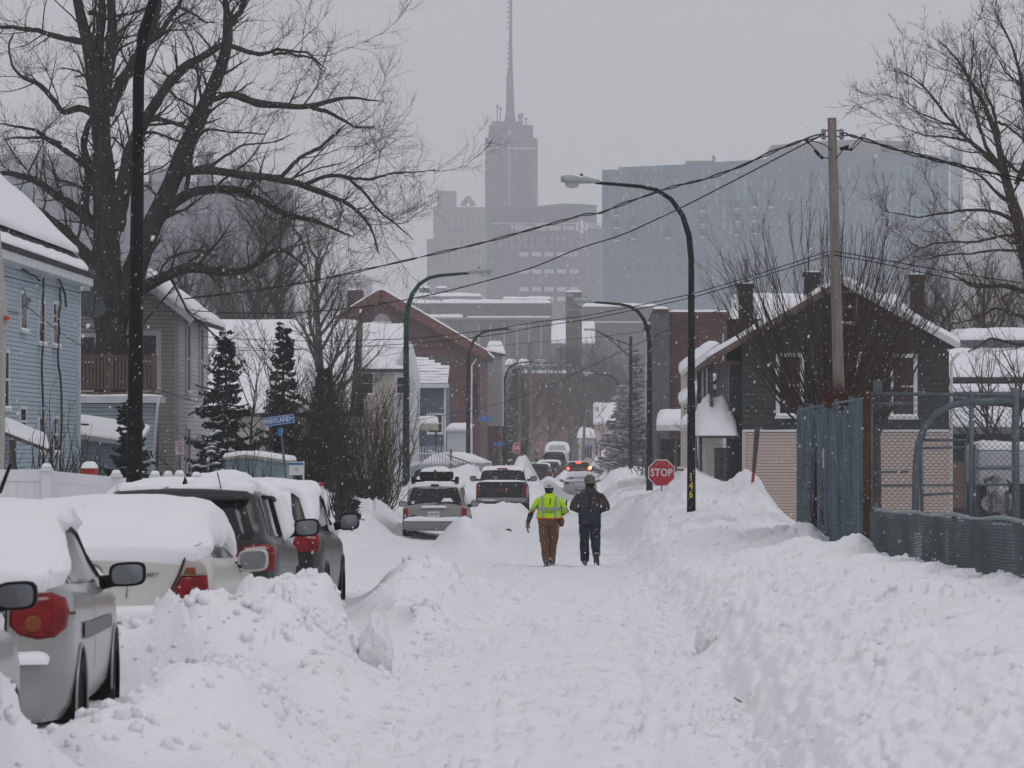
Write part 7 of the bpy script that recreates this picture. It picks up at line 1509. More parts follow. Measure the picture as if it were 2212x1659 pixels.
cc.snow(C_, .0, 3.4, 9.6, 24.4, .10, 15, amp=.10, edge=(.03, .08), ny=90, nu=60, ev=.10, uf=([0, .5, 1.2, 3.0, 3.6, 4.6], [9.3, 9.5, 10.6, 10.8, 9.6, 9.3]))
snow_slab([(-.85, -.10, .60), (.80, -.10, .60), (.84, .10, .66), (-.85, .10, .66)], .08, C_, 'bumper_snow', 16, 5, amp=.7, round_=.16)
place(C_, -3.84, 29.5, .79, R(.4))
# --- D: dark grey crossover
dgrey = PL('dark_grey_paint', (.020, .022, .024), metal=.0, rough=.30, snow=.03, coat=.08); SUVP = [(0, 1.12, 1.55), (.12, 1.13, 1.58), (.5, 1.10, 1.60), (1.4, 1.06, 1.60), (2.3, 1.03, 1.58), (2.9, 1.01, 1.52), (3.6, .99, 1.12), (3.8, .98, 1.06), (4.35, .90, .93), (4.65, .75, .78)]
RSV = [(.2, .06), (.42, .0), (.66, .0), (.74, .05), (1.05, .09), (1.15, .14), (1.60, .44)]
def suv(name_label, paint, grp='cars parked along the left kerb', L=4.65, Wd=1.84, prof=SUVP, rs=RSV, zb=.24, **kw):
    t = W('parked_car', name_label, 'car', (0, 0, 0), grp); WORLDT.remove(t); c = Car(L, Wd, zb, prof, rs, **kw); c.paint = paint; c.shell(paint, t); return t, c
D_, cd = suv('dark grey crossover with red and clear tail lamps behind the cream sedan', dgrey, tumble=.78, crown=.14)
cd.wheels(D_, (.95, 3.65), .35, .23, flare=DARKP); cd.mirror(D_, 2.95, 1.17, DARKP, (.26, .18), .13)
tl = cd.rpoly('tail_light', TLR, D_, [(.60, .80), (.885, .82), (.90, .93), (.885, 1.05), (.80, 1.075), (.58, 1.05)], th=.03); cd.rpoly('clear_lamp', TLW, tl, [(.60, .96), (.64, .90), (.76, .95), (.82, 1.03), (.80, 1.055), (.62, 1.04)], off=.036, th=.006)
tl = cd.rpoly('inner_lamp', TLR, D_, [(.30, .86), (.56, .86), (.56, 1.03), (.30, .97)], th=.02); cd.rpoly('clear_lamp', TLW, tl, [(.32, .90), (.53, .97), (.53, 1.01), (.32, .96)], off=.024, th=.004)
cd.rpoly('tail_light', TLR, D_, [(-.60, .80), (-.58, 1.05), (-.80, 1.075), (-.885, 1.05), (-.90, .93), (-.885, .82)], th=.03)
cd.rpoly('rear_window', CGS, D_, [(-.66, 1.12), (.66, 1.12), (.70, 1.16), (.60, 1.44), (.54, 1.47), (-.54, 1.47), (-.60, 1.44), (-.70, 1.16)], th=.012); cd.rpoly('spoiler_lip', paint_ := dgrey, D_, [(-.64, 1.49), (.64, 1.49), (.60, 1.54), (-.60, 1.54)], off=.10, th=.0)
cd.rpoly('reflector', TLR, D_, [(.42, .42), (.80, .43), (.80, .475), (.42, .465)], th=.01); cd.rpoly('bumper_cover', DARKP, D_, [(-.84, .26), (.84, .26), (.86, .395), (-.86, .395)], th=.0, off=.006)
cd.rpoly('chrome_strip', CHR, D_, [(.30, .33), (.62, .33), (.62, .355), (.30, .355)], off=.02, th=.002)
cd.patch('rear_side_window', CGL, D_, 0, 0, 0, 0, fn=lambda a, b: (.36 + .42 * a, 9.9 + 3.0 * b)); cd.patch('side_window', CGL, D_, 0, 0, 0, 0, fn=lambda a, b: (.95 + 2.15 * a - .14 * a * b, 9.8 + 3.1 * b), ny=16); MB().tube([cd.S(1.9, u) + cd.N(1.9, u) * .012 for u in (9.8, 11, 12.8)], .022, 5).build('pillar', DARKP, D_)
cd.patch('door_line', DARKP, D_, 1.0, 1.012, 4, 9, off=.004, ny=1, nu=12); cd.patch('door_line', DARKP, D_, 1.95, 1.962, 4, 9, off=.004, ny=1, nu=12); cd.patch('lower_cladding', DARKP, D_, 1.35, 3.25, 3.2, 4.4, off=.010, ny=10, nu=4)
cd.snow(D_, .18, 2.8, 12.6, 21.4, .04, 21, amp=1.0, mask=lambda a, b, n: 1.0 if n > -.25 + .5 * (b < .12) else 0); cd.snow(D_, 2.6, 4.5, 9.5, 24.5, .12, 22, name='bonnet_snow')
sl = [cd.rearpt(x, 1.18, .03) for x in (-.62, .40)]; snow_slab([tuple(sl[0]), tuple(sl[1]), tuple(cd.rearpt(.15, 1.38, .02)), tuple(cd.rearpt(-.58, 1.42, .02))], .03, D_, 'window_snow', 14, 6, amp=.9, round_=.06)
for y in np.linspace(.3, .42, 2): pass
MB().add([(-.03, .62, 1.61), (.03, .62, 1.61), (.03, .84, 1.61), (-.03, .84, 1.61), (0, .66, 1.72), (0, .70, 1.72)], [(0, 1, 4), (1, 2, 5, 4), (2, 3, 5), (3, 0, 4, 5)]).build('shark_fin', DARKP, D_); MB().tube([(.36, .5, 1.60), (.33, .46, 1.75)], .006, 5).build('antenna', DARKP, D_)
place(D_, -3.90, 36.3, .73, R(1.2))
# --- E: black crossover thick with snow
blk = PL('black_metallic_paint', (.010, .011, .012), metal=.0, rough=.30, snow=.05, coat=.08)
E_, ce = suv('black crossover thick with roof snow and red block tail lamps at the row end', blk, tumble=.77, crown=.14)
ce.wheels(E_, (.95, 3.7), .36, .24, flare=blk); ce.mirror(E_, 3.05, 1.18, DARKP, (.24, .20), .12)
ce.rpoly('tail_light', TLR, E_, [(.58, .90), (.87, .90), (.895, 1.00), (.88, 1.09), (.56, 1.09)], th=.03); ce.rpoly('tail_light', TLR, E_, [(-.58, .90), (-.56, 1.09), (-.88, 1.09), (-.895, 1.00), (-.87, .90)], th=.03)
ce.rpoly('rear_window', CGL, E_, [(-.64, 1.15), (.64, 1.15), (.56, 1.46), (-.56, 1.46)], th=.01); ce.patch('side_window', CGL, E_, 0, 0, 0, 0, fn=lambda a, b: (.5 + 2.6 * a - .14 * a * b, 9.8 + 3.1 * b), ny=18); ce.patch('door_line', DARKP, E_, 1.95, 1.962, 4, 9, off=.004, ny=1, nu=12)
ce.snow(E_, .02, 3.1, 10.6, 23.4, .09, 31, amp=.3, edge=(.06, .1), ny=90, nu=60, ev=.10, uf=([0, .9, 1.8, 3.1], [9.6, 10.6, 12.2, 13.0])); ce.snow(E_, 3.4, 4.5, 9.8, 24.2, .10, 35, name='bonnet_snow')
MB().tube([ce.S(y, u) + ce.N(y, u) * .012 for y, u in ((1.6, 12.6), (2.4, 12.7), (2.9, 12.6), (3.25, 12.2), (3.6, 11))], .020, 6).build('window_trim', DARKP, E_, smooth=True); MB().tube([cd.S(y, u) + cd.N(y, u) * .012 for y, u in ((.9, 12.7), (2.4, 12.7), (2.9, 12.6), (3.25, 12.2), (3.6, 11))], .020, 6).build('window_trim', DARKP, D_, smooth=True)
snow_slab([tuple(ce.rearpt(-.7, 1.0, .02)), tuple(ce.rearpt(.62, 1.05, .02)), tuple(ce.rearpt(.55, 1.56, .0)), tuple(ce.rearpt(-.55, 1.56, .0))], .12, E_, 'hatch_snow', 16, 12, amp=.35, round_=.16)
c_ = ce.S(.7, 17); snow_slab([(-.5, .45, 1.66), (.1, .45, 1.66), (.1, 1.1, 1.66), (-.5, 1.1, 1.66)], .11, E_, 'snow_lump', 8, 8, amp=.8, round_=.25)
place(E_, -3.90, 42.3, .66)

# --- silver boxy wagon
wag = mat('wagon_silver', (.235, .23, .225), (.29, .285, .28), 2, .4, .35, snow=.08)
J_ = W('parked_car', 'boxy silver wagon with roof box and KGV-1477 plate', 'car', (0, 0, 0), 'cars standing in the street'); WORLDT.remove(J_)
JP = [(0, 1.05, 1.56), (.1, 1.06, 1.62), (.5, 1.05, 1.66), (1.4, 1.04, 1.67), (2.4, 1.03, 1.65), (2.75, 1.02, 1.58), (3.2, 1.01, 1.12), (3.35, 1.0, 1.06), (4.1, .95, .98), (4.3, .85, .88)]
cj = Car(4.3, 1.72, .42, JP, [(.2, .06), (.45, .0), (.70, .0), (.72, .08), (1.0, .10), (1.1, .13), (1.62, .28)], taper=(.04, .08), crown=.07, tumble=.80); cj.paint = wag; cj.shell(wag, J_)
cj.wheels(J_, (.85, 3.4), .37, .25, flare=DARKP); cj.mirror(J_, 2.7, 1.10, DARKP, (.22, .16), .12)
cj.rpoly('rear_window', CGS if False else mat('speckled_glass', (.012, .013, .015), rough=.12, snow=.16), J_, [(-.70, 1.10), (.70, 1.10), (.73, 1.14), (.60, 1.54), (.56, 1.57), (-.56, 1.57), (-.60, 1.54), (-.73, 1.14)], th=.01)
for sg in (-1, 1): cj.rpoly('tail_light', TLR, J_, sorted([(sg * .70, .74), (sg * .845, .74), (sg * .85, 1.02), (sg * .72, 1.03)], key=lambda p: math.atan2(p[1] - .88, p[0] - sg * .78)), th=.02)
MB().box(-.86, .86, -.06, .04, .46, .68).build('bumper', mat('bumper_grey', (.17, .18, .18), (.21, .22, .22), 3, .6, snow=.2), J_, bevel=.03)
snow_slab([(-.82, -.06, .68), (.74, -.06, .68), (.76, .10, .70), (-.80, .10, .70)], .09, J_, 'bumper_snow', 24, 5, amp=.8, round_=.07)
pl = MB().box(-.155, .155, -.004, .004, -.08, .08).build('licence_plate', PLATE, J_); pl.location = cj.rearpt(-.03, .86, .02); text('KGV-1477', .10, mat('plate_ink', (.02, .03, .06)), pl, (0, -.006, -.002), name='lettering', sx=.62, bold=.001)
MB().box(-.11, .11, -.02, .02, -.03, .03).build('latch_recess', DARKP, J_, loc=cj.rearpt(-.03, .74, .01)); tx = text('Jeep', .085, mat('plate_ink', (.02, .03, .06)), J_, name='lettering', bold=.003); tx.location = cj.rearpt(-.56, .83, .014)
o = MB().box(-.39, .34, -.03, .01, 1.0, 1.035).build('plate_visor', wag, J_, bevel=.008); o.location = (0, cj.roff(1.0) + .0, 0); snow_slab([(-.36, .05, 1.035), (.31, .05, 1.035), (.31, .14, 1.06), (-.36, .14, 1.06)], .04, J_, 'visor_snow', 12, 4, round_=.04)
MB().tube([cj.rearpt(.02, 1.10, .03), cj.rearpt(.12, 1.16, .03), cj.rearpt(.42, 1.19, .03)], .012, 5).build('wiper', DARKP, J_); snow_slab([tuple(cj.rearpt(.16, 1.19, .03)), tuple(cj.rearpt(.5, 1.19, .03)), tuple(cj.rearpt(.42, 1.29, .02)), tuple(cj.rearpt(.24, 1.29, .02))], .03, J_, 'window_snow', 8, 5, round_=.05)
MB().box(-.11, .11, .14, .22, 1.60, 1.66).build('top_brake_lamp', DARKP, J_, bevel=.02); MB().box(-.62, -.54, .11, .118, 1.14, 1.21).build('sticker', SWH, J_)
cj.snow(J_, .05, 2.9, 12.9, 21.1, .10, 41, amp=.25, edge=(.06, .1)); cj.snow(J_, 2.9, 4.2, 9.5, 24.5, .12, 43, name='bonnet_snow'); cj.patch('side_window', CGL, J_, .3, 2.6, 9.9, 12.9, ny=14)
for sg in (-1, 1):
    MB().tube([(sg * .58, .35, 1.78), (sg * .58, 2.3, 1.78)], .018, 6).build('roof_rail', DARKP, J_); MB().box(sg * .58 - .05, sg * .58 + .05, .30, .42, 1.68, 1.86).build('rail_foot', DARKP, J_)
bx = MB().box(-.42, .44, .45, 1.9, 1.78, 1.99).build('roof_box', mat('black_fabric_box', (.012, .012, .013), (.025, .025, .027), 9, .9, snow=.14), J_, bevel=.05); snow_slab([(-.40, .47, 1.99), (.36, .47, 1.99), (.36, 1.88, 1.99), (-.40, 1.88, 1.99)], .10, bx, 'snow', 14, 8, amp=.6); MB().box(-.03, .03, .43, .46, 1.82, 2.04).build('strap', mat('brown_strap', (.10, .05, .035)), bx)
MB().box(-.6, .6, .38, .44, 1.72, 1.78).build('rack_bar', DARKP, J_); MB().box(.88, .93, .8, 1.1, .55, .75).build('mud_flap', DARKP, J_)
place(J_, -4.17, 102, .03)
# --- black pickup
K_ = W('pickup_truck', 'black pickup truck with red tail lamps half behind snow heaps', 'pickup truck', (0, 0, 0)); WORLDT.remove(K_)
bed = [(0, 1.28, 1.30), (.1, 1.30, 1.32), (1.85, 1.30, 1.32), (1.95, 1.30, 1.34), (2.0, 1.28, 1.75), (2.5, 1.26, 1.86), (3.6, 1.24, 1.86), (4.0, 1.22, 1.78), (4.5, 1.2, 1.30), (4.7, 1.18, 1.25), (5.6, 1.1, 1.14), (5.8, .95, 1.0)]
ck = Car(5.8, 1.98, .48, bed, [(.2, .06), (.55, .02), (.74, .02), (1.32, .04)], taper=(.03, .08), crown=.05, tumble=.80); ck.paint = blk; ck.shell(blk, K_)
ck.wheels(K_, (1.15, 4.7), .40, .28, flare=blk); ck.mirror(K_, 3.6, 1.42, DARKP, (.26, .22), .20)
for sg in (-1, 1): ck.rpoly('tail_light', TLR, K_, sorted([(sg * .82, .80), (sg * .965, .82), (sg * .97, 1.20), (sg * .84, 1.22)], key=lambda p: math.atan2(p[1] - 1.0, p[0] - sg * .9)), th=.015)
MB().box(-.80, .80, -.0, .02, .76, 1.24).build('tailgate', blk, K_, bevel=.01); tx = text('CHEVROLET', .12, mat('faded_red_badge', (.28, .06, .05)), K_, (-.02, -.004, 1.0), name='lettering', sx=.75)
MB().box(-.92, .92, -.10, .03, .56, .72).build('bumper', mat('pickup_bumper', (.25, .26, .28), rough=.3, metal=.7, snow=.1), K_, bevel=.03); MB().box(-.75, -.25, -.112, -.103, .60, .66).build('bumper_step', SWH, K_)
v = [(-.72, 1.99, 1.36), (.72, 1.99, 1.36), (.66, 2.06, 1.76), (-.66, 2.06, 1.76)]; MB().add([(x, y - .03, z) for x, y, z in v] + [(x, y - .02, z) for x, y, z in v], [(0, 1, 2, 3), (4, 7, 6, 5), (0, 4, 5, 1), (1, 5, 6, 2), (2, 6, 7, 3), (3, 7, 4, 0)]).build('rear_window', mat('speckled_glass', (.012, .013, .015)), K_)
MB().box(-.2, .2, 2.02, 2.1, 1.80, 1.85).build('top_brake_lamp', mat('dim_brake_lamp', (.30, .03, .025)), K_, bevel=.01)
snow_slab([(-.93, .0, 1.325), (.93, .0, 1.325), (.93, .09, 1.325), (-.93, .09, 1.325)], .035, K_, 'gate_snow', 24, 3, amp=.8, round_=.03); snow_slab([(-.8, .12, 1.33), (.8, .12, 1.33), (.8, 1.85, 1.33), (-.8, 1.85, 1.33)], .05, K_, 'bed_snow', 14, 8); ck.snow(K_, 2.05, 4.1, 13, 21, .05, 51); MB().tube([(.80, 5.0, 1.2), (.84, 5.0, 2.05)], .006, 4).build('antenna', DARKP, K_)
place(K_, -3.48, 148, -.02)
# --- moving silver sedan
S_ = W('car', 'silver sedan driving away in the lane beyond the two walkers', 'car', (0, 0, 0), 'cars standing in the street'); WORLDT.remove(S_)
cs = Car(4.7, 1.80, .20, SEDAN, RS, taper=(.08, .14), crown=.15); slv = mat('salted_silver_paint', (.33, .34, .36), (.40, .41, .43), 2, .45, .3); cs.paint = slv; cs.shell(slv, S_); cs.wheels(S_, (1.0, 3.8), .32); cs.mirror(S_, 3.0, 1.02, DARKP, (.22, .14), .12)
for sg in (-1, 1): cs.rpoly('tail_light', TLR, S_, sorted([(sg * .60, .86), (sg * .80, .84), (sg * .83, .93), (sg * .80, 1.0), (sg * .60, .98)], key=lambda p: math.atan2(p[1] - .92, p[0] - sg * .73)), th=.02)
MB().add([cs.S(.55, 14.4) + Vector((0, -.012, .012)), cs.S(.55, 19.6) + Vector((0, -.012, .012)), cs.S(1.2, 19.6) + Vector((0, -.012, .012)), cs.S(1.2, 14.4) + Vector((0, -.012, .012))], [(0, 1, 2, 3)]).build('rear_window', mat('greyish_glass', (.07, .08, .09), rough=.15, snow=.1), S_, recalc=False)
o = MB().box(-.26, .26, -.008, .0, -.09, .09).build('licence_plate', PLATE, S_, loc=cs.rearpt(0, .86, .015)); cs.snow(S_, .9, 3.3, 12.8, 21.2, .06, 61); cs.snow(S_, .02, .55, 10, 24, .02, 62, name='boot_snow')
MB().box(-.3, .3, -.012, .03, .50, .56).build('bumper_recess', mat('greyish_glass', (.07, .08, .09)), S_)
place(S_, -.63, 208, -.26)
# --- red-brown hatchback with brake lights on
BRK_ON = mat('lit_brake_lamp', (.5, .02, .02), emit=(1, .05, .03), estr=9); IND = mat('lit_indicator', (.6, .3, .02), emit=(1, .45, .04), estr=14)
H_, ch_ = suv('dark red hatchback with glowing brake lamps ahead of the silver sedan', mat('dark_red_paint', (.06, .025, .026), (.09, .045, .045), 3, .45, snow=.1), 'cars standing in the street')
ch_.wheels(H_, (.95, 3.65), .34); ch_.mirror(H_, 2.95, 1.17, DARKP, (.24, .2), .16)
for sg in (-1, 1): ch_.rpoly('brake_light', BRK_ON, H_, [(sg * .72 + .11 * math.cos(2 * math.pi * k / 10) * sg, 1.12 + .10 * math.sin(2 * math.pi * k / 10)) for k in range(10)], th=.02)
ch_.rpoly('top_brake_light', BRK_ON, H_, [(-.18, 1.50), (.18, 1.50), (.18, 1.56), (-.18, 1.56)], th=.01); ch_.rpoly('indicator', IND, H_, [(.78 + .08 * math.cos(2 * math.pi * k / 10), 1.18 + .10 * math.sin(2 * math.pi * k / 10)) for k in range(10)], th=.03)
ch_.rpoly('rear_window', mat('speckled_glass', (.012, .013, .015)), H_, [(-.64, 1.15), (.60, 1.15), (.56, 1.52), (-.56, 1.52)], th=.01); ch_.snow(H_, .2, 2.8, 13, 21, .03, 71); place(H_, X(1250, 262), 262, -.02)
# --- row far left
F1, c1 = suv('dark crossover with red lamps parked right of the left snow mound', dgrey, 'cars parked far down the left side'); c1.wheels(F1, (.95, 3.65), .34); c1.mirror(F1, 2.95, 1.2, DARKP, (.24, .2), .16); c1.rpoly('tail_light', TLR, F1, [(.40, .90), (.88, .90), (.89, 1.05), (.40, 1.02)], th=.02); c1.rpoly('rear_window', mat('speckled_glass', (.012, .013, .015)), F1, [(-.66, 1.12), (.66, 1.12), (.58, 1.46), (-.58, 1.46)], th=.01); c1.snow(F1, .2, 4.4, 12, 22, .06, 81)
place(F1, X(1160, 225), 225, .02)
F2, c2 = suv('dark red crossover beyond the left snow mound with snowy roof', mat('dark_red_paint', (.06, .02, .02)), 'cars parked far down the left side'); c2.wheels(F2, (.95, 3.65), .34); c2.rpoly('tail_light', TLR, F2, [(-.88, .92), (.88, .92), (.89, 1.02), (-.89, 1.02)], th=.02); c2.rpoly('rear_window', mat('speckled_glass', (.012, .013, .015)), F2, [(-.66, 1.12), (.66, 1.12), (.58, 1.46), (-.58, 1.46)], th=.01); c2.snow(F2, .05, 4.4, 11, 23, .09, 82)
place(F2, X(1186, 262), 262, .0)
VP_ = [(0, 1.3, 2.05), (.1, 1.3, 2.1), (2.8, 1.25, 2.1), (3.4, 1.2, 1.9), (4.0, 1.15, 1.35), (4.9, 1.0, 1.1), (5.1, .9, .95)]
F3, c3 = suv('tall dark van parked far down the left side', mat('dark_van_paint', (.04, .045, .05), (.07, .075, .08), 2, .4, snow=.12), 'cars parked far down the left side', L=5.1, Wd=1.98, prof=VP_, rs=[(.2, .05), (.5, .0), (1.2, .05), (2.1, .16)]); c3.wheels(F3, (1.0, 4.0), .36); c3.rpoly('rear_window', mat('speckled_glass', (.012, .013, .015)), F3, [(-.8, 1.4), (.8, 1.4), (.74, 1.95), (-.74, 1.95)], th=.01); c3.snow(F3, .05, 3.6, 12, 22, .08, 83)
place(F3, X(1198, 290), 290, .1)
F4, c4_ = suv('white snow covered van, farthest of the left row', mat('white_van_paint', (.45, .46, .48), rough=.4), 'cars parked far down the left side', L=5.1, Wd=1.98, prof=VP_, rs=[(.2, .05), (.5, .0), (1.2, .05), (2.1, .16)]); c4_.wheels(F4, (1.0, 4.0), .36); c4_.patch('side_window', CGL, F4, .5, 3.4, 10, 12.6); c4_.snow(F4, .05, 3.9, 10, 24, .25, 84)
place(F4, X(1204, 340), 340, .6)
F5 = W('parked_car', 'snow buried car in the side street left of the forked tree', 'car', (0, 0, 0), 'cars parked far down the left side'); WORLDT.remove(F5); c5_ = Car(4.6, 1.8, .2, SEDAN, RS); c5_.paint = champ; c5_.shell(mat('frosty_grey_paint', (.30, .32, .36), rough=.5, snow=.3), F5); c5_.wheels(F5, (.95, 3.65), .32); c5_.snow(F5, .0, 4.5, 8.5, 25.5, .12, 85); place(F5, X(1058, 205), 205, .75, R(70))
F6 = W('parked_car', 'small snow covered red car on the left yard behind the bushes', 'car', (0, 0, 0), 'cars parked far down the left side'); WORLDT.remove(F6); c6_ = Car(4.6, 1.8, .2, SEDAN, RS); c6_.paint = champ; c6_.shell(mat('dark_red_paint', (.06, .02, .02)), F6); c6_.wheels(F6, (.95, 3.65), .32); c6_.snow(F6, .0, 4.5, 9, 25, .14, 86); place(F6, X(805, 150), 150, .35, R(80))

# ================================================================= PEOPLE
def skin_mesh(name, joints, edges, radii, m, parent=None, sub=2, root=0, scl=None):
    me = bpy.data.meshes.new(name); me.from_pydata([tuple(j) for j in joints], edges, []); o = bpy.data.objects.new(name, me); COL.objects.link(o)
    o.modifiers.new('k', 'SKIN'); o.modifiers.new('s', 'SUBSURF').levels = sub; o.modifiers['s'].render_levels = sub; sk = me.skin_vertices[0].data if me.skin_vertices else None
    if sk is None: raise RuntimeError('no skin layer')
    for i, r in enumerate(radii): sk[i].radius = r if isinstance(r, tuple) else (r, r); sk[i].use_root = (i == root)
    dg = bpy.context.evaluated_depsgraph_get(); dg.update(); nm = bpy.data.meshes.new_from_object(o.evaluated_get(dg)); bpy.data.objects.remove(o); bpy.data.meshes.remove(me)
    nm.name = name; nm.materials.clear(); nm.materials.append(m); nm.polygons.foreach_set('use_smooth', [True] * len(nm.polygons)); o = bpy.data.objects.new(name, nm); COL.objects.link(o)
    if parent: o.parent = parent
    return o
def rings(name, rs, m, parent, n=20, wr=.0, seed=0, close=True, p=2.4):
    """rs: (cx, cy, cz, rx, ry, tilt_x, tilt_y) superellipse rings; wr = cloth wrinkle depth"""
    rg = np.random.default_rng(seed); v = []; Q = []
    for i in range(len(rs) - 1):
        for f in (0, .33, .67): Q.append([a + (b - a) * f for a, b in zip(rs[i], rs[i + 1])])
    Q.append(list(rs[-1])); nn = fbm(*np.meshgrid(np.linspace(0, len(Q) * .35, len(Q)), np.cos(np.linspace(0, 2 * np.pi, n, endpoint=False)) * 1.5 + 3, indexing='ij'), 3, seed)
    for i, (cx, cy, cz, rx, ry, tx, ty) in enumerate(Q):
        for k in range(n):
            a = 2 * math.pi * k / n; ca, sa = math.cos(a), math.sin(a); e = 2 / p; w_ = 1 + wr * nn[i, k]
            x, y = rx * w_ * math.copysign(abs(ca) ** e, ca), ry * w_ * math.copysign(abs(sa) ** e, sa); v.append((cx + x, cy + y, cz + x * tx + y * ty))
    K = len(Q); f = [(i * n + k, i * n + (k + 1) % n, (i + 1) * n + (k + 1) % n, (i + 1) * n + k) for i in range(K - 1) for k in range(n)]
    if close: f += [tuple(range(n)), tuple((K - 1) * n + k for k in range(n))]
    return MB().add(v, f).build(name, m, parent, smooth=True)
SKINM = mat('skin', (.36, .21, .16), rough=.6); HIV = mat('hi_vis_yellow', (.50, .80, .012), (.45, .72, .01), 6, .75, bump=.3, bscale=18); REFL = mat('reflective_tape', (.34, .36, .38), (.28, .30, .32), 20, .5); ORG = mat('hi_vis_orange', (.85, .16, .02), rough=.7)
BRWN = mat('brown_work_trousers', (.115, .060, .036), (.16, .085, .052), 5, .9, bump=.5, bscale=12, snow=.15); DENM = mat('dark_navy_overalls', (.014, .018, .032), (.03, .036, .055), 5, .9, bump=.5, bscale=12, snow=.16); DBRJ = mat('dark_brown_jacket', (.042, .034, .036), (.07, .058, .058), 5, .95, bump=.5, bscale=14, snow=.14)
BOOT = mat('snowy_boot', (.012, .012, .014), (.25, .26, .28), 7, .8); GLOVE = mat('tan_glove', (.20, .15, .09), (.11, .085, .055), 9, .9); SHIRT = mat('dark_plaid_sleeve', (.012, .014, .022), (.03, .045, .09), 14, .9); HAIRM = mat('dark_hair', (.010, .009, .009), rough=.8)
def base_body(t, H, sh, legL, legR, armL, armR, head):
    """one continuous skin-grown body; joints in metres"""
    J = [(0, 0, .96), (0, 0, 1.15), (0, 0, 1.36), (0, .0, 1.50), head[0], head[1]]; Rr = [(.15, .11), (.15, .11), (.16, .11), .06, (.075, .09), .07]
    E = [(0, 1), (1, 2), (2, 3), (3, 4), (4, 5)]
    def chain_(root, pts, rr):
        last = root
        for p, r in zip(pts, rr): J.append(p); Rr.append(r); E.append((last, len(J) - 1)); last = len(J) - 1
    chain_(0, legL, (.09, .06, .045, .04)); chain_(0, legR, (.09, .06, .045, .04)); chain_(2, armL, (.06, .045, .032, .03)); chain_(2, armR, (.06, .045, .032, .03))
    return skin_mesh('body', J, E, Rr, SKINM, t)
def hand(t, c, dr, m, side, curl=.5, name='glove', s=1.0):
    """palm and five fingers, slightly curled, hanging along dr"""
    c = Vector(c); dr = Vector(dr).normalized(); fw = Vector((0, 1, 0)); fw = (fw - dr * fw.dot(dr)).normalized(); inn = dr.cross(fw) * side
    J = [c, c + dr * .05 * s, c + dr * .09 * s]; E = [(0, 1), (1, 2)]; Rr = [(.034 * s, .034 * s), (.044 * s, .03 * s), (.044 * s, .026 * s)]
    o = skin_mesh(name, J, E, Rr, m, t, 1); 
    for k, (off, ln) in enumerate(((-.03, .062), (-.010, .072), (.011, .068), (.031, .054))):
        b = c + dr * .085 * s + fw * off * s; p1 = b + dr * ln * .45 * s; p2 = p1 + (dr * math.cos(curl) + inn * math.sin(curl)) * ln * .35 * s; p3 = p2 + (dr * math.cos(curl * 2) + inn * math.sin(curl * 2)) * ln * .3 * s
        MB().tube([b - dr * .02 * s, b, p1, p2, p3], [.011 * s, .012 * s, .0115 * s, .0105 * s, .007 * s], 7).build('finger', m, o, smooth=True)
    b = c + dr * .035 * s + fw * .036 * s; MB().tube([b - fw * .02 * s, b + fw * .015 * s + dr * .015 * s, b + (fw * .55 + dr + inn * .4).normalized() * .045 * s, b + (fw * .4 + dr * 1.1 + inn * .8).normalized() * .068 * s], [.014 * s, .014 * s, .0125 * s, .009 * s], 7).build('thumb', m, o, smooth=True); return o
def face(t, head, m):
    """features on the far (forward) side of the head"""
    x, y, z = head
    MB().tube([(x, y + .085, z + .03), (x, y + .112, z - .01), (x, y + .09, z - .02)], [.008, .014, .01], 7).build('nose', m, t, smooth=True)
    for sg in (-1, 1):
        MB().tube([(x + sg * .032, y + .080, z + .03), (x + sg * .032, y + .092, z + .03)], [.013, .009], 8).build('eye', mat('eye_white', (.5, .5, .5)), t, smooth=True)
        MB().tube([(x + sg * .078, y, z - .025), (x + sg * .088, y - .004, z), (x + sg * .084, y, z + .03)], [.010, .015, .011], 7).build('ear', m, t, smooth=True)
    MB().bar((x - .025, y + .088, z - .05), (x + .025, y + .088, z - .05), .008, .006).build('mouth', mat('lips', (.25, .09, .08)), t)
def boot(t, ankle, rot, name='boot'):
    M = Matrix.Translation(Vector(ankle)) @ Euler(rot).to_matrix().to_4x4(); mb = MB(); n = 14; v = []
    prof = [(-.115, .02, .035), (-.10, .04, .045), (-.03, .05, .05), (.05, .045, .048), (.12, .035, .052), (.18, .022, .045), (.20, .01, .02)]
    for (y, h, w_) in prof:
        for k in range(n): a = 2 * math.pi * k / n; v.append(M @ Vector((w_ * math.cos(a), y + .01, -.085 + (h + .02) * (1 + math.sin(a)) * (1 if math.sin(a) > -.5 else .6))))
    mb.add(v, [(i * n + k, i * n + (k + 1) % n, (i + 1) * n + (k + 1) % n, (i + 1) * n + k) for i in range(len(prof) - 1) for k in range(n)] + [tuple(range(n)), tuple((len(prof) - 1) * n + k for k in range(n))])
    o = mb.build(name, BOOT, t, smooth=True)
    sv = [M @ Vector((x, y, z)) for z in (-.118, -.092) for x, y in ((-.048, -.10), (.048, -.10), (.056, .06), (.050, .16), (.02, .205), (-.02, .205), (-.050, .16), (-.056, .06))]
    MB().add(sv, [tuple(range(8)), tuple(range(8, 16))] + [(k, (k + 1) % 8, 8 + (k + 1) % 8, 8 + k) for k in range(8)]).build('sole', mat('black_sole', (.015, .015, .016), (.10, .10, .11), 12, .9), o)
    MB().tube([M @ Vector((0, -.03, -.02)), M @ Vector((0, -.03, .09))], [.062, .066], 12).build('shaft', BOOT, o, smooth=True); return o
PD = 79.0
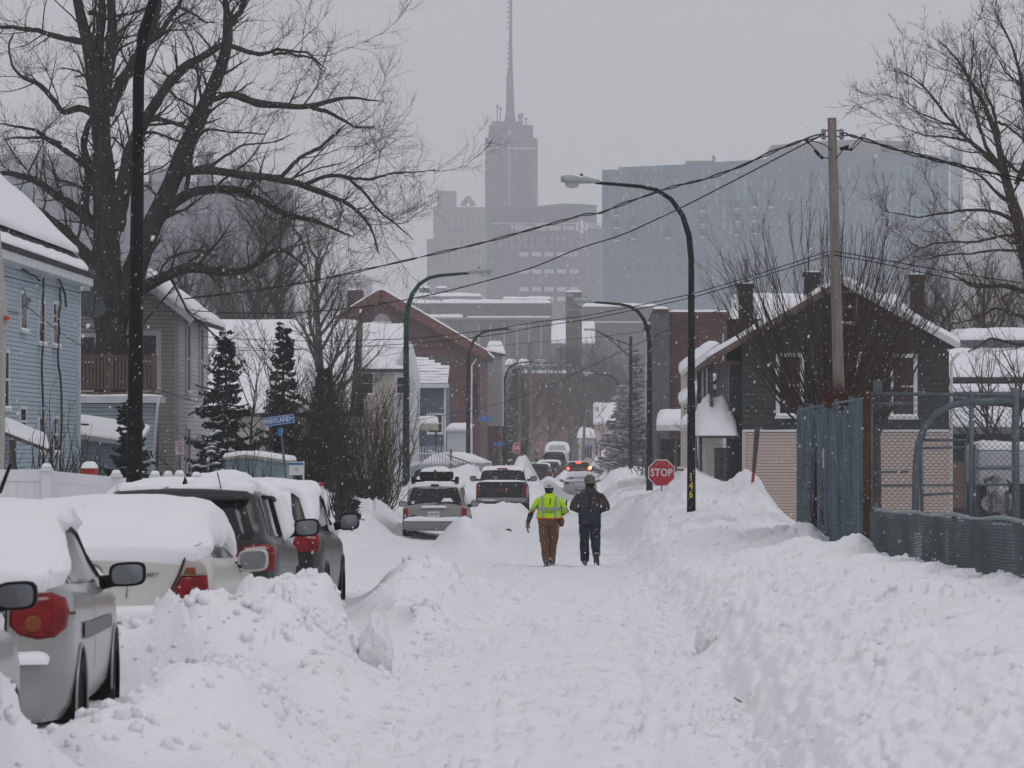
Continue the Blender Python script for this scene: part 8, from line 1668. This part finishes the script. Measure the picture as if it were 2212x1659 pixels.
# left walker: hi-vis jacket, brown trousers, white helmet
p1 = W('person', 'person in yellow hi-vis jacket, brown trousers and white helmet walking away', 'person', (0, 0, 0)); WORLDT.remove(p1)
base_body(p1, 1.72, .2, [(-.09, 0, .88), (-.08, -.02, .50), (-.045, -.06, .12), (-.045, .08, .06)], [(.09, 0, .88), (.045, .10, .50), (.045, .02, .12), (.045, .14, .06)], [(-.20, 0, 1.34), (-.36, -.02, 1.10), (-.42, .02, .90), (-.43, .04, .82)], [(.20, 0, 1.34), (.33, .02, 1.10), (.25, .22, 1.04), (.20, .28, 1.05)], [(0, .02, 1.57), (0, .03, 1.66)])
rings('trousers', [(0, 0, 1.08, .20, .15, 0, 0), (0, 0, .98, .225, .16, 0, 0), (0, 0, .88, .22, .155, 0, 0), (0, 0, .82, .205, .145, 0, 0)], BRWN, p1, wr=.10, seed=1)
for sg, kx, ky, ax_, ay in ((-1, -.095, -.01, -.05, -.05), (1, .085, .08, .055, .03)):
    rings('trouser_leg', [(sg * .10, 0, .90, .115, .13, 0, 0), (sg * .10, 0, .76, .11, .125, 0, 0), (kx, ky, .50, .092, .10, 0, 0), ((kx + ax_) / 2, (ky + ay) / 2, .32, .086, .092, 0, 0), (ax_, ay, .12, .080, .088, 0, 0), (ax_, ay, .09, .078, .085, 0, 0)], BRWN, p1, wr=.16, seed=2 + sg)
boot(p1, (-.05, -.04, .105), (0, 0, R(6))); boot(p1, (.055, .05, .105), (0, 0, R(-8)))
jk = [(0, 0, .98, .265, .18, 0, 0), (0, 0, 1.02, .262, .18, 0, 0), (0, 0, 1.14, .235, .17, 0, 0), (0, 0, 1.28, .235, .165, 0, 0), (0, 0, 1.36, .225, .155, 0, 0), (0, 0, 1.42, .185, .135, 0, 0), (0, .01, 1.465, .11, .10, 0, 0), (0, .015, 1.50, .075, .08, 0, 0)]
rings('jacket', jk, HIV, p1, wr=.06, seed=5, n=28)
def jw(z): return np.interp(z, [r[2] for r in jk], [r[3] for r in jk]), np.interp(z, [r[2] for r in jk], [r[4] for r in jk])
def band(name, z0, z1, m, off=.012, a0=0, a1=360, tp=None, slope=0):
    mb = MB(); v = []; N = 40
    for k in range(N + 1):
        a = R(a0 + (a1 - a0) * k / N); 
        for z in (z0, z1):
            zz = z + slope * math.cos(a); rx, ry = jw(zz); e = 2 / 2.4; ca, sa = math.cos(a), math.sin(a); v.append(((rx + off) * math.copysign(abs(ca) ** e, ca), (ry + off) * math.copysign(abs(sa) ** e, sa), zz))
    mb.add(v, [(2 * k, 2 * k + 1, 2 * k + 3, 2 * k + 2) for k in range(N)]); return mb.build(name, m, p1, smooth=True, recalc=False)
band('waist_tape', 1.155, 1.20, REFL, .016); band('orange_hem', .978, .996, ORG, .014)
for sg in (-1, 1):    # braces of tape over the back
    v = []; mb = MB(); N = 22
    for k in range(N + 1):
        z = 1.0 + .44 * k / N
        rx, ry = jw(z); 
        for xx in (.115 + .02 * (z - 1.0), .155 + .02 * (z - 1.0)):
            x_ = min(xx, rx * .97); q = max(0, 1 - (x_ / rx) ** 2.4) ** (1 / 2.4); v.append((sg * x_, -(ry * q + .017), z))
    mb.add(v, [(2 * k, 2 * k + 1, 2 * k + 3, 2 * k + 2) for k in range(N)]).build('brace_tape', REFL, p1, smooth=True, recalc=False)
MB().bar((.03, -.168, 1.40), (.022, -.178, 1.26), .016, .008, up=(0, 1, 0)).build('back_slit', DARKP, p1)
tx = text('nationalgrid', .052, mat('dark_print', (.02, .025, .05)), p1, (0, -.195, 1.115), name='lettering', sx=.92, bold=.0008)
# sleeves
rings('sleeve', [(-.19, 0, 1.40, .06, .08, 0, 0), (-.235, 0, 1.36, .085, .09, .5, 0), (-.30, -.01, 1.24, .085, .09, .55, 0), (-.345, -.015, 1.14, .082, .085, .6, 0)], HIV, p1, wr=.1, seed=8); rings('sleeve_tape', [(-.312, -.012, 1.215, .092, .095, .58, 0), (-.334, -.014, 1.17, .091, .094, .58, 0)], REFL, p1, close=False); rings('sleeve_hem', [(-.347, -.015, 1.138, .085, .088, .6, 0), (-.353, -.015, 1.122, .084, .087, .6, 0)], ORG, p1)
rings('sleeve', [(.19, 0, 1.40, .06, .08, 0, 0), (.235, 0, 1.36, .085, .09, -.5, 0), (.295, .01, 1.24, .085, .09, -.55, 0), (.33, .03, 1.13, .085, .09, -.4, 0), (.30, .10, 1.07, .07, .07, 0, 0)], HIV, p1, wr=.1, seed=9); rings('sleeve_tape', [(.312, .018, 1.20, .093, .098, -.5, 0), (.326, .022, 1.155, .092, .097, -.5, 0)], REFL, p1, close=False)
rings('shirt_sleeve', [(-.345, -.015, 1.14, .062, .065, .3, 0), (-.375, 0, 1.06, .062, .065, .3, 0), (-.405, .01, .97, .055, .058, .3, 0), (-.425, .02, .91, .048, .05, .2, 0)], SHIRT, p1, wr=.2, seed=11)
rings('glove_cuff', [(-.425, .02, .925, .050, .052, .1, 0), (-.432, .03, .87, .045, .048, .1, 0)], GLOVE, p1); hand(p1, (-.433, .03, .875), (-.08, .1, -1), GLOVE, 1, .55, s=1.25); hand(p1, (.25, .22, 1.05), (-.6, .6, .3), GLOVE, -1, .7, s=1.15)
rings('tool_pouch', [(.245, -.02, 1.0, .05, .08, 0, 0), (.262, -.02, .93, .062, .09, 0, 0), (.255, -.02, .84, .05, .07, 0, 0), (.25, -.02, .81, .03, .05, 0, 0)], mat('leather_pouch', (.13, .06, .03), (.09, .04, .025), 7, .7), p1, wr=.08, seed=4)
MB().tube([(.36, .05, 1.36), (.35, .06, 1.22)], [.015, .02], 7).build('radio', DARKP, p1)
rings('hair', [(0, -.01, 1.49, .055, .05, 0, 0), (0, -.015, 1.53, .082, .085, 0, 0), (0, -.01, 1.60, .09, .095, 0, 0), (0, 0, 1.64, .088, .10, 0, 0)], HAIRM, p1, wr=.05); face(p1, (0, .03, 1.60), SKINM)
WHH = mat('white_helmet', (.62, .62, .60), rough=.35)
hm_ = rings('helmet', [(0, .01, 1.615, .118, .135, 0, 0), (0, .01, 1.64, .113, .13, 0, 0), (0, .01, 1.69, .108, .123, 0, 0), (0, .01, 1.735, .088, .10, 0, 0), (0, .01, 1.762, .05, .06, 0, 0), (0, .01, 1.77, .012, .015, 0, 0)], WHH, p1, n=28, p=2.1)
for xx in (-.028, 0, .028): MB().tube([(xx, .13 - 0, 1.66), (xx, .06, 1.752), (xx, 0, 1.776), (xx, -.06, 1.752), (xx, -.115, 1.69)], .009, 6).build('helmet_ridge', WHH, hm_, smooth=True)
MB().box(-.042, .042, -.135, -.122, 1.635, 1.662).build('blue_label', SBL, hm_); rings('brim', [(0, .06, 1.612, .105, .17, 0, .05), (0, .06, 1.622, .10, .165, 0, .05)], WHH, hm_)
place(p1, X(1186, PD), PD, gz(PD) + .0, 0)
# right walker: dark overalls, camouflage helmet, arms folded in front
p2 = W('person', 'taller person in dark overalls and camouflage helmet walking with one foot raised', 'person', (0, 0, 0)); WORLDT.remove(p2)
base_body(p2, 1.9, .2, [(-.09, 0, .92), (-.10, .02, .52), (-.10, .0, .12), (-.10, .12, .06)], [(.09, 0, .92), (.10, .08, .54), (.105, -.22, .24), (.12, -.30, .10)], [(-.21, 0, 1.42), (-.33, -.05, 1.16), (-.20, .20, 1.18), (-.10, .26, 1.2)], [(.21, 0, 1.42), (.33, -.05, 1.16), (.20, .20, 1.18), (.10, .26, 1.2)], [(0, .04, 1.66), (0, .06, 1.76)])
rings('overall_seat', [(0, 0, 1.22, .215, .15, 0, 0), (0, 0, 1.10, .225, .155, 0, 0), (0, 0, .98, .232, .165, 0, 0), (0, 0, .86, .228, .16, 0, 0)], DENM, p2, wr=.09, seed=21, n=26)
rings('overall_leg', [(-.11, 0, .93, .115, .14, 0, 0), (-.112, 0, .78, .115, .13, 0, 0), (-.11, .01, .55, .102, .11, 0, 0), (-.105, 0, .32, .095, .10, 0, 0), (-.10, 0, .10, .095, .10, 0, 0)], DENM, p2, wr=.14, seed=22)
rings('overall_leg', [(.11, 0, .93, .115, .14, 0, 0), (.115, .03, .78, .118, .135, 0, 0), (.115, .07, .62, .108, .115, 0, -.2), (.12, .04, .50, .102, .11, 0, -.6), (.125, -.08, .40, .095, .09, 0, -1.0), (.13, -.20, .30, .085, .08, 0, -1.2), (.132, -.24, .26, .08, .075, 0, -1.2)], DENM, p2, wr=.14, seed=23)
boot(p2, (-.10, .0, .105), (0, 0, R(4))); boot(p2, (.145, -.25, .205), (R(-62), 0, R(-8)))
rings('jacket', [(0, 0, 1.10, .20, .145, 0, 0), (0, 0, 1.20, .215, .15, 0, 0), (0, 0, 1.34, .235, .155, 0, 0), (0, 0, 1.44, .235, .15, 0, 0), (0, 0, 1.52, .19, .135, 0, 0), (0, .01, 1.565, .125, .115, 0, 0), (0, .02, 1.61, .09, .095, 0, 0)], DBRJ, p2, wr=.08, seed=25, n=26)
rings('bib', [(0, -.012, 1.18, .13, .148, 0, 0), (0, -.012, 1.32, .10, .152, 0, 0), (0, -.010, 1.44, .075, .148, 0, 0), (0, -.006, 1.50, .07, .14, 0, 0)], DENM, p2, wr=.05, seed=26)
rings('hood', [(0, -.05, 1.47, .14, .11, 0, 0), (0, -.06, 1.53, .135, .10, 0, 0), (0, -.045, 1.585, .095, .085, 0, 0)], DBRJ, p2, wr=.1, seed=27)
for sg in (-1, 1):
    rings('sleeve', [(sg * .20, 0, 1.50, .06, .085, 0, 0), (sg * .255, 0, 1.45, .085, .095, -sg * .5, 0), (sg * .31, -.02, 1.33, .085, .095, -sg * .3, 0), (sg * .335, -.035, 1.22, .085, .095, 0, 0), (sg * .325, -.01, 1.14, .085, .10, sg * .1, 0), (sg * .27, .06, 1.10, .075, .09, sg * .4, 0)], DBRJ, p2, wr=.1, seed=30 + sg)
    rings('forearm_sleeve', [(sg * .31, .0, 1.15, .07, .08, 0, 0), (sg * .25, .10, 1.15, .075, .075, 0, .4), (sg * .18, .18, 1.18, .06, .06, 0, .4)], DBRJ, p2, wr=.1, seed=33 + sg); hand(p2, (sg * .17, .20, 1.18), (-sg * .7, .5, .1), GLOVE, sg, .6, s=1.1)
rings('hair', [(0, .0, 1.575, .065, .065, 0, 0), (0, .01, 1.63, .085, .09, 0, 0), (0, .02, 1.70, .094, .10, 0, 0), (0, .03, 1.74, .092, .10, 0, 0)], mat('black_balaclava', (.008, .008, .010), (.02, .02, .022), 9, .95, snow=.1), p2, wr=.04); face(p2, (0, .06, 1.70), SKINM)
CAM = mat('camouflage', (.22, .17, .12), (.05, .055, .04), 11, .6, snow=.18)
h2_ = rings('helmet', [(0, .03, 1.725, .122, .145, 0, 0), (0, .03, 1.745, .118, .138, 0, 0), (0, .03, 1.80, .112, .128, 0, 0), (0, .03, 1.845, .09, .10, 0, 0), (0, .03, 1.872, .05, .06, 0, 0), (0, .03, 1.88, .012, .015, 0, 0)], CAM, p2, n=28, p=2.1); rings('brim', [(0, .03, 1.715, .145, .175, 0, .03), (0, .03, 1.727, .14, .17, 0, .03)], mat('tan_brim', (.27, .20, .16), rough=.5), h2_)
for xx in (-.03, .03): MB().tube([(xx, .13, 1.78), (xx, .03, 1.885), (xx, -.09, 1.80)], .009, 6).build('helmet_ridge', CAM, h2_, smooth=True)
place(p2, X(1274, PD), PD, gz(PD) + .0, 0)
# ================================================================= FALLING SNOW, DEBRIS
rg = np.random.default_rng(77); n = 150000
dd = 15 + 190 * rg.uniform(0, 1, n) ** .62; uu = rg.uniform(-.17, .13, n); xs = uu * dd * 1.25; zs_ = rg.uniform(0, 1, n) * np.minimum(2.75 + dd * .125 + 1, 24)
gnd = np.interp(dd, [0, 23, 35, 46, 60, 79, 100, 120], [.95, .88, .83, .74, .52, .25, .03, 0]); k = zs_ > gnd + .1; dd, xs, zs_ = dd[k], xs[k], zs_[k]; n = len(dd)
sz = rg.lognormal(math.log(.0029), .36, n); T4 = np.array([[1, 1, 1], [1, -1, -1], [-1, 1, -1], [-1, -1, 1]]) / 1.3
st = np.stack([np.ones(n), np.ones(n), rg.uniform(1.0, 2.2, n)], 1)
V = T4[None] * (sz[:, None, None] * st[:, None, :]); V[..., 0] += V[..., 2] * .25; V += np.stack([xs, dd, zs_], 1)[:, None, :]
Fq = np.array([[0, 1, 2], [0, 3, 1], [0, 2, 3], [1, 3, 2]])[None] + (np.arange(n) * 4)[:, None, None]
me = bpy.data.meshes.new('falling_snow'); me.vertices.add(n * 4); me.vertices.foreach_set('co', V.reshape(-1).astype(np.float32)); L_ = Fq.reshape(-1).astype(np.int32)
me.loops.add(len(L_)); me.loops.foreach_set('vertex_index', L_); me.polygons.add(n * 4); me.polygons.foreach_set('loop_start', np.arange(0, len(L_), 3, dtype=np.int32)); me.polygons.foreach_set('loop_total', np.full(n * 4, 3, dtype=np.int32)); me.update(calc_edges=True)
me.materials.append(mat('snowflake', (.92, .93, .96), rough=1)); o = bpy.data.objects.new('falling_snow', me); COL.objects.link(o); tag(o, 'snowflakes drifting through the air over the street', kind='stuff')
# twigs, leaves and dark lumps lying on the snow
def onsnow(x, d, dz=.01): return Vector((x, d, hgt(x, d) + dz))
def groundpt(px, py):
    lo, hi = 15., 200.
    for _ in range(40):
        m = (lo + hi) / 2
        if Z(py, m) > hgt(X(px, m), m): lo = m
        else: hi = m
    return X(px, lo), lo
x_, d_ = groundpt(1597, 1520); c = onsnow(x_, d_, .02); o = MB().tube([c + Vector((-.04, .0, .025)), c, c + Vector((.05, -.02, -.02)), c + Vector((.08, -.02, -.01))], [.004, .006, .005, .003], 6).build('twig', RED, smooth=True); tag(o, 'small dark twig lying on the near right bank', 'twig')
x_, d_ = groundpt(1098, 1146); c = onsnow(x_, d_, .0); bm = bmesh.new(); bmesh.ops.create_icosphere(bm, subdivisions=2, radius=.09)
for v in bm.verts: v.co *= random.Random(v.index).uniform(.75, 1.2); v.co.z *= .7
me = bpy.data.meshes.new('dirt_lump'); bm.to_mesh(me); bm.free(); me.materials.append(mat('dirt_clod', (.13, .09, .08))); o = bpy.data.objects.new('dirt_lump', me); COL.objects.link(o); o.location = c; tag(o, 'small brown dirt clod on the lane beside the walkers', 'dirt clod')
mb = MB(); rr = random.Random(8); LF = mat('russet_leaf', (.28, .12, .08))
for k in range(46):
    cx, cy = rr.gauss(900, 16), rr.gauss(1460, 5)
    x_, d_ = X(cx, 34.5 + rr.gauss(0, .3)), 34.5 + rr.gauss(0, .5); x_ = -1.58 + rr.gauss(0, .10); c = onsnow(x_, d_, .004); a = rr.uniform(0, 6.28); s_ = rr.uniform(.004, .012); mb.add([c + Vector((s_ * math.cos(a + q), s_ * 2 * math.sin(a + q), .004 * (q % 2))) for q in (0, 1.6, 3.1, 4.7)], [(0, 1, 2, 3)])
tag(mb.build('leaf_litter', LF, recalc=False), 'scatter of russet leaf bits at the left lane edge', kind='stuff')
# upright frozen snow block leaning at the left edge of the lane
for k, (px, py, sx, sy, sz_, lb_) in enumerate([(812, 1440, .13, .12, .28, 'upright frosted snow block at the left lane edge'), (1600 - 75, 1400, .10, .15, .16, 'dirty snow block in the right bank wall')]):
    x_, d_ = groundpt(px, py); bm = bmesh.new(); bmesh.ops.create_icosphere(bm, subdivisions=4, radius=1)
    for v in bm.verts:
        q = v.co; a_ = np.array([q.x * 2.1 + k * 5]); b_ = np.array([q.z * 2.1 + q.y * 1.7]); f = 1 + .28 * float(fbm(a_, b_, 3, 4)[0]); q *= f; q.x *= sx * (1 - .35 * q.z); q.y *= sy; q.z *= sz_
    me = bpy.data.meshes.new('snow_block'); bm.to_mesh(me); bm.free(); me.materials.append(snowmat('dirty_snow', 1.6, .8)); me.polygons.foreach_set('use_smooth', [True] * len(me.polygons)); o = bpy.data.objects.new('snow_block', me); COL.objects.link(o); o.location = onsnow(x_, d_, sz_ * .55); tag(o, lb_, 'snow block')
# ---------------------------------------------------------------- children of things that were built in world coordinates
for t in WORLDT:
    inv = Matrix.Translation(-Vector(t.location))
    for ch in [o for o in bpy.data.objects if o.parent == t]: ch.matrix_parent_inverse = inv
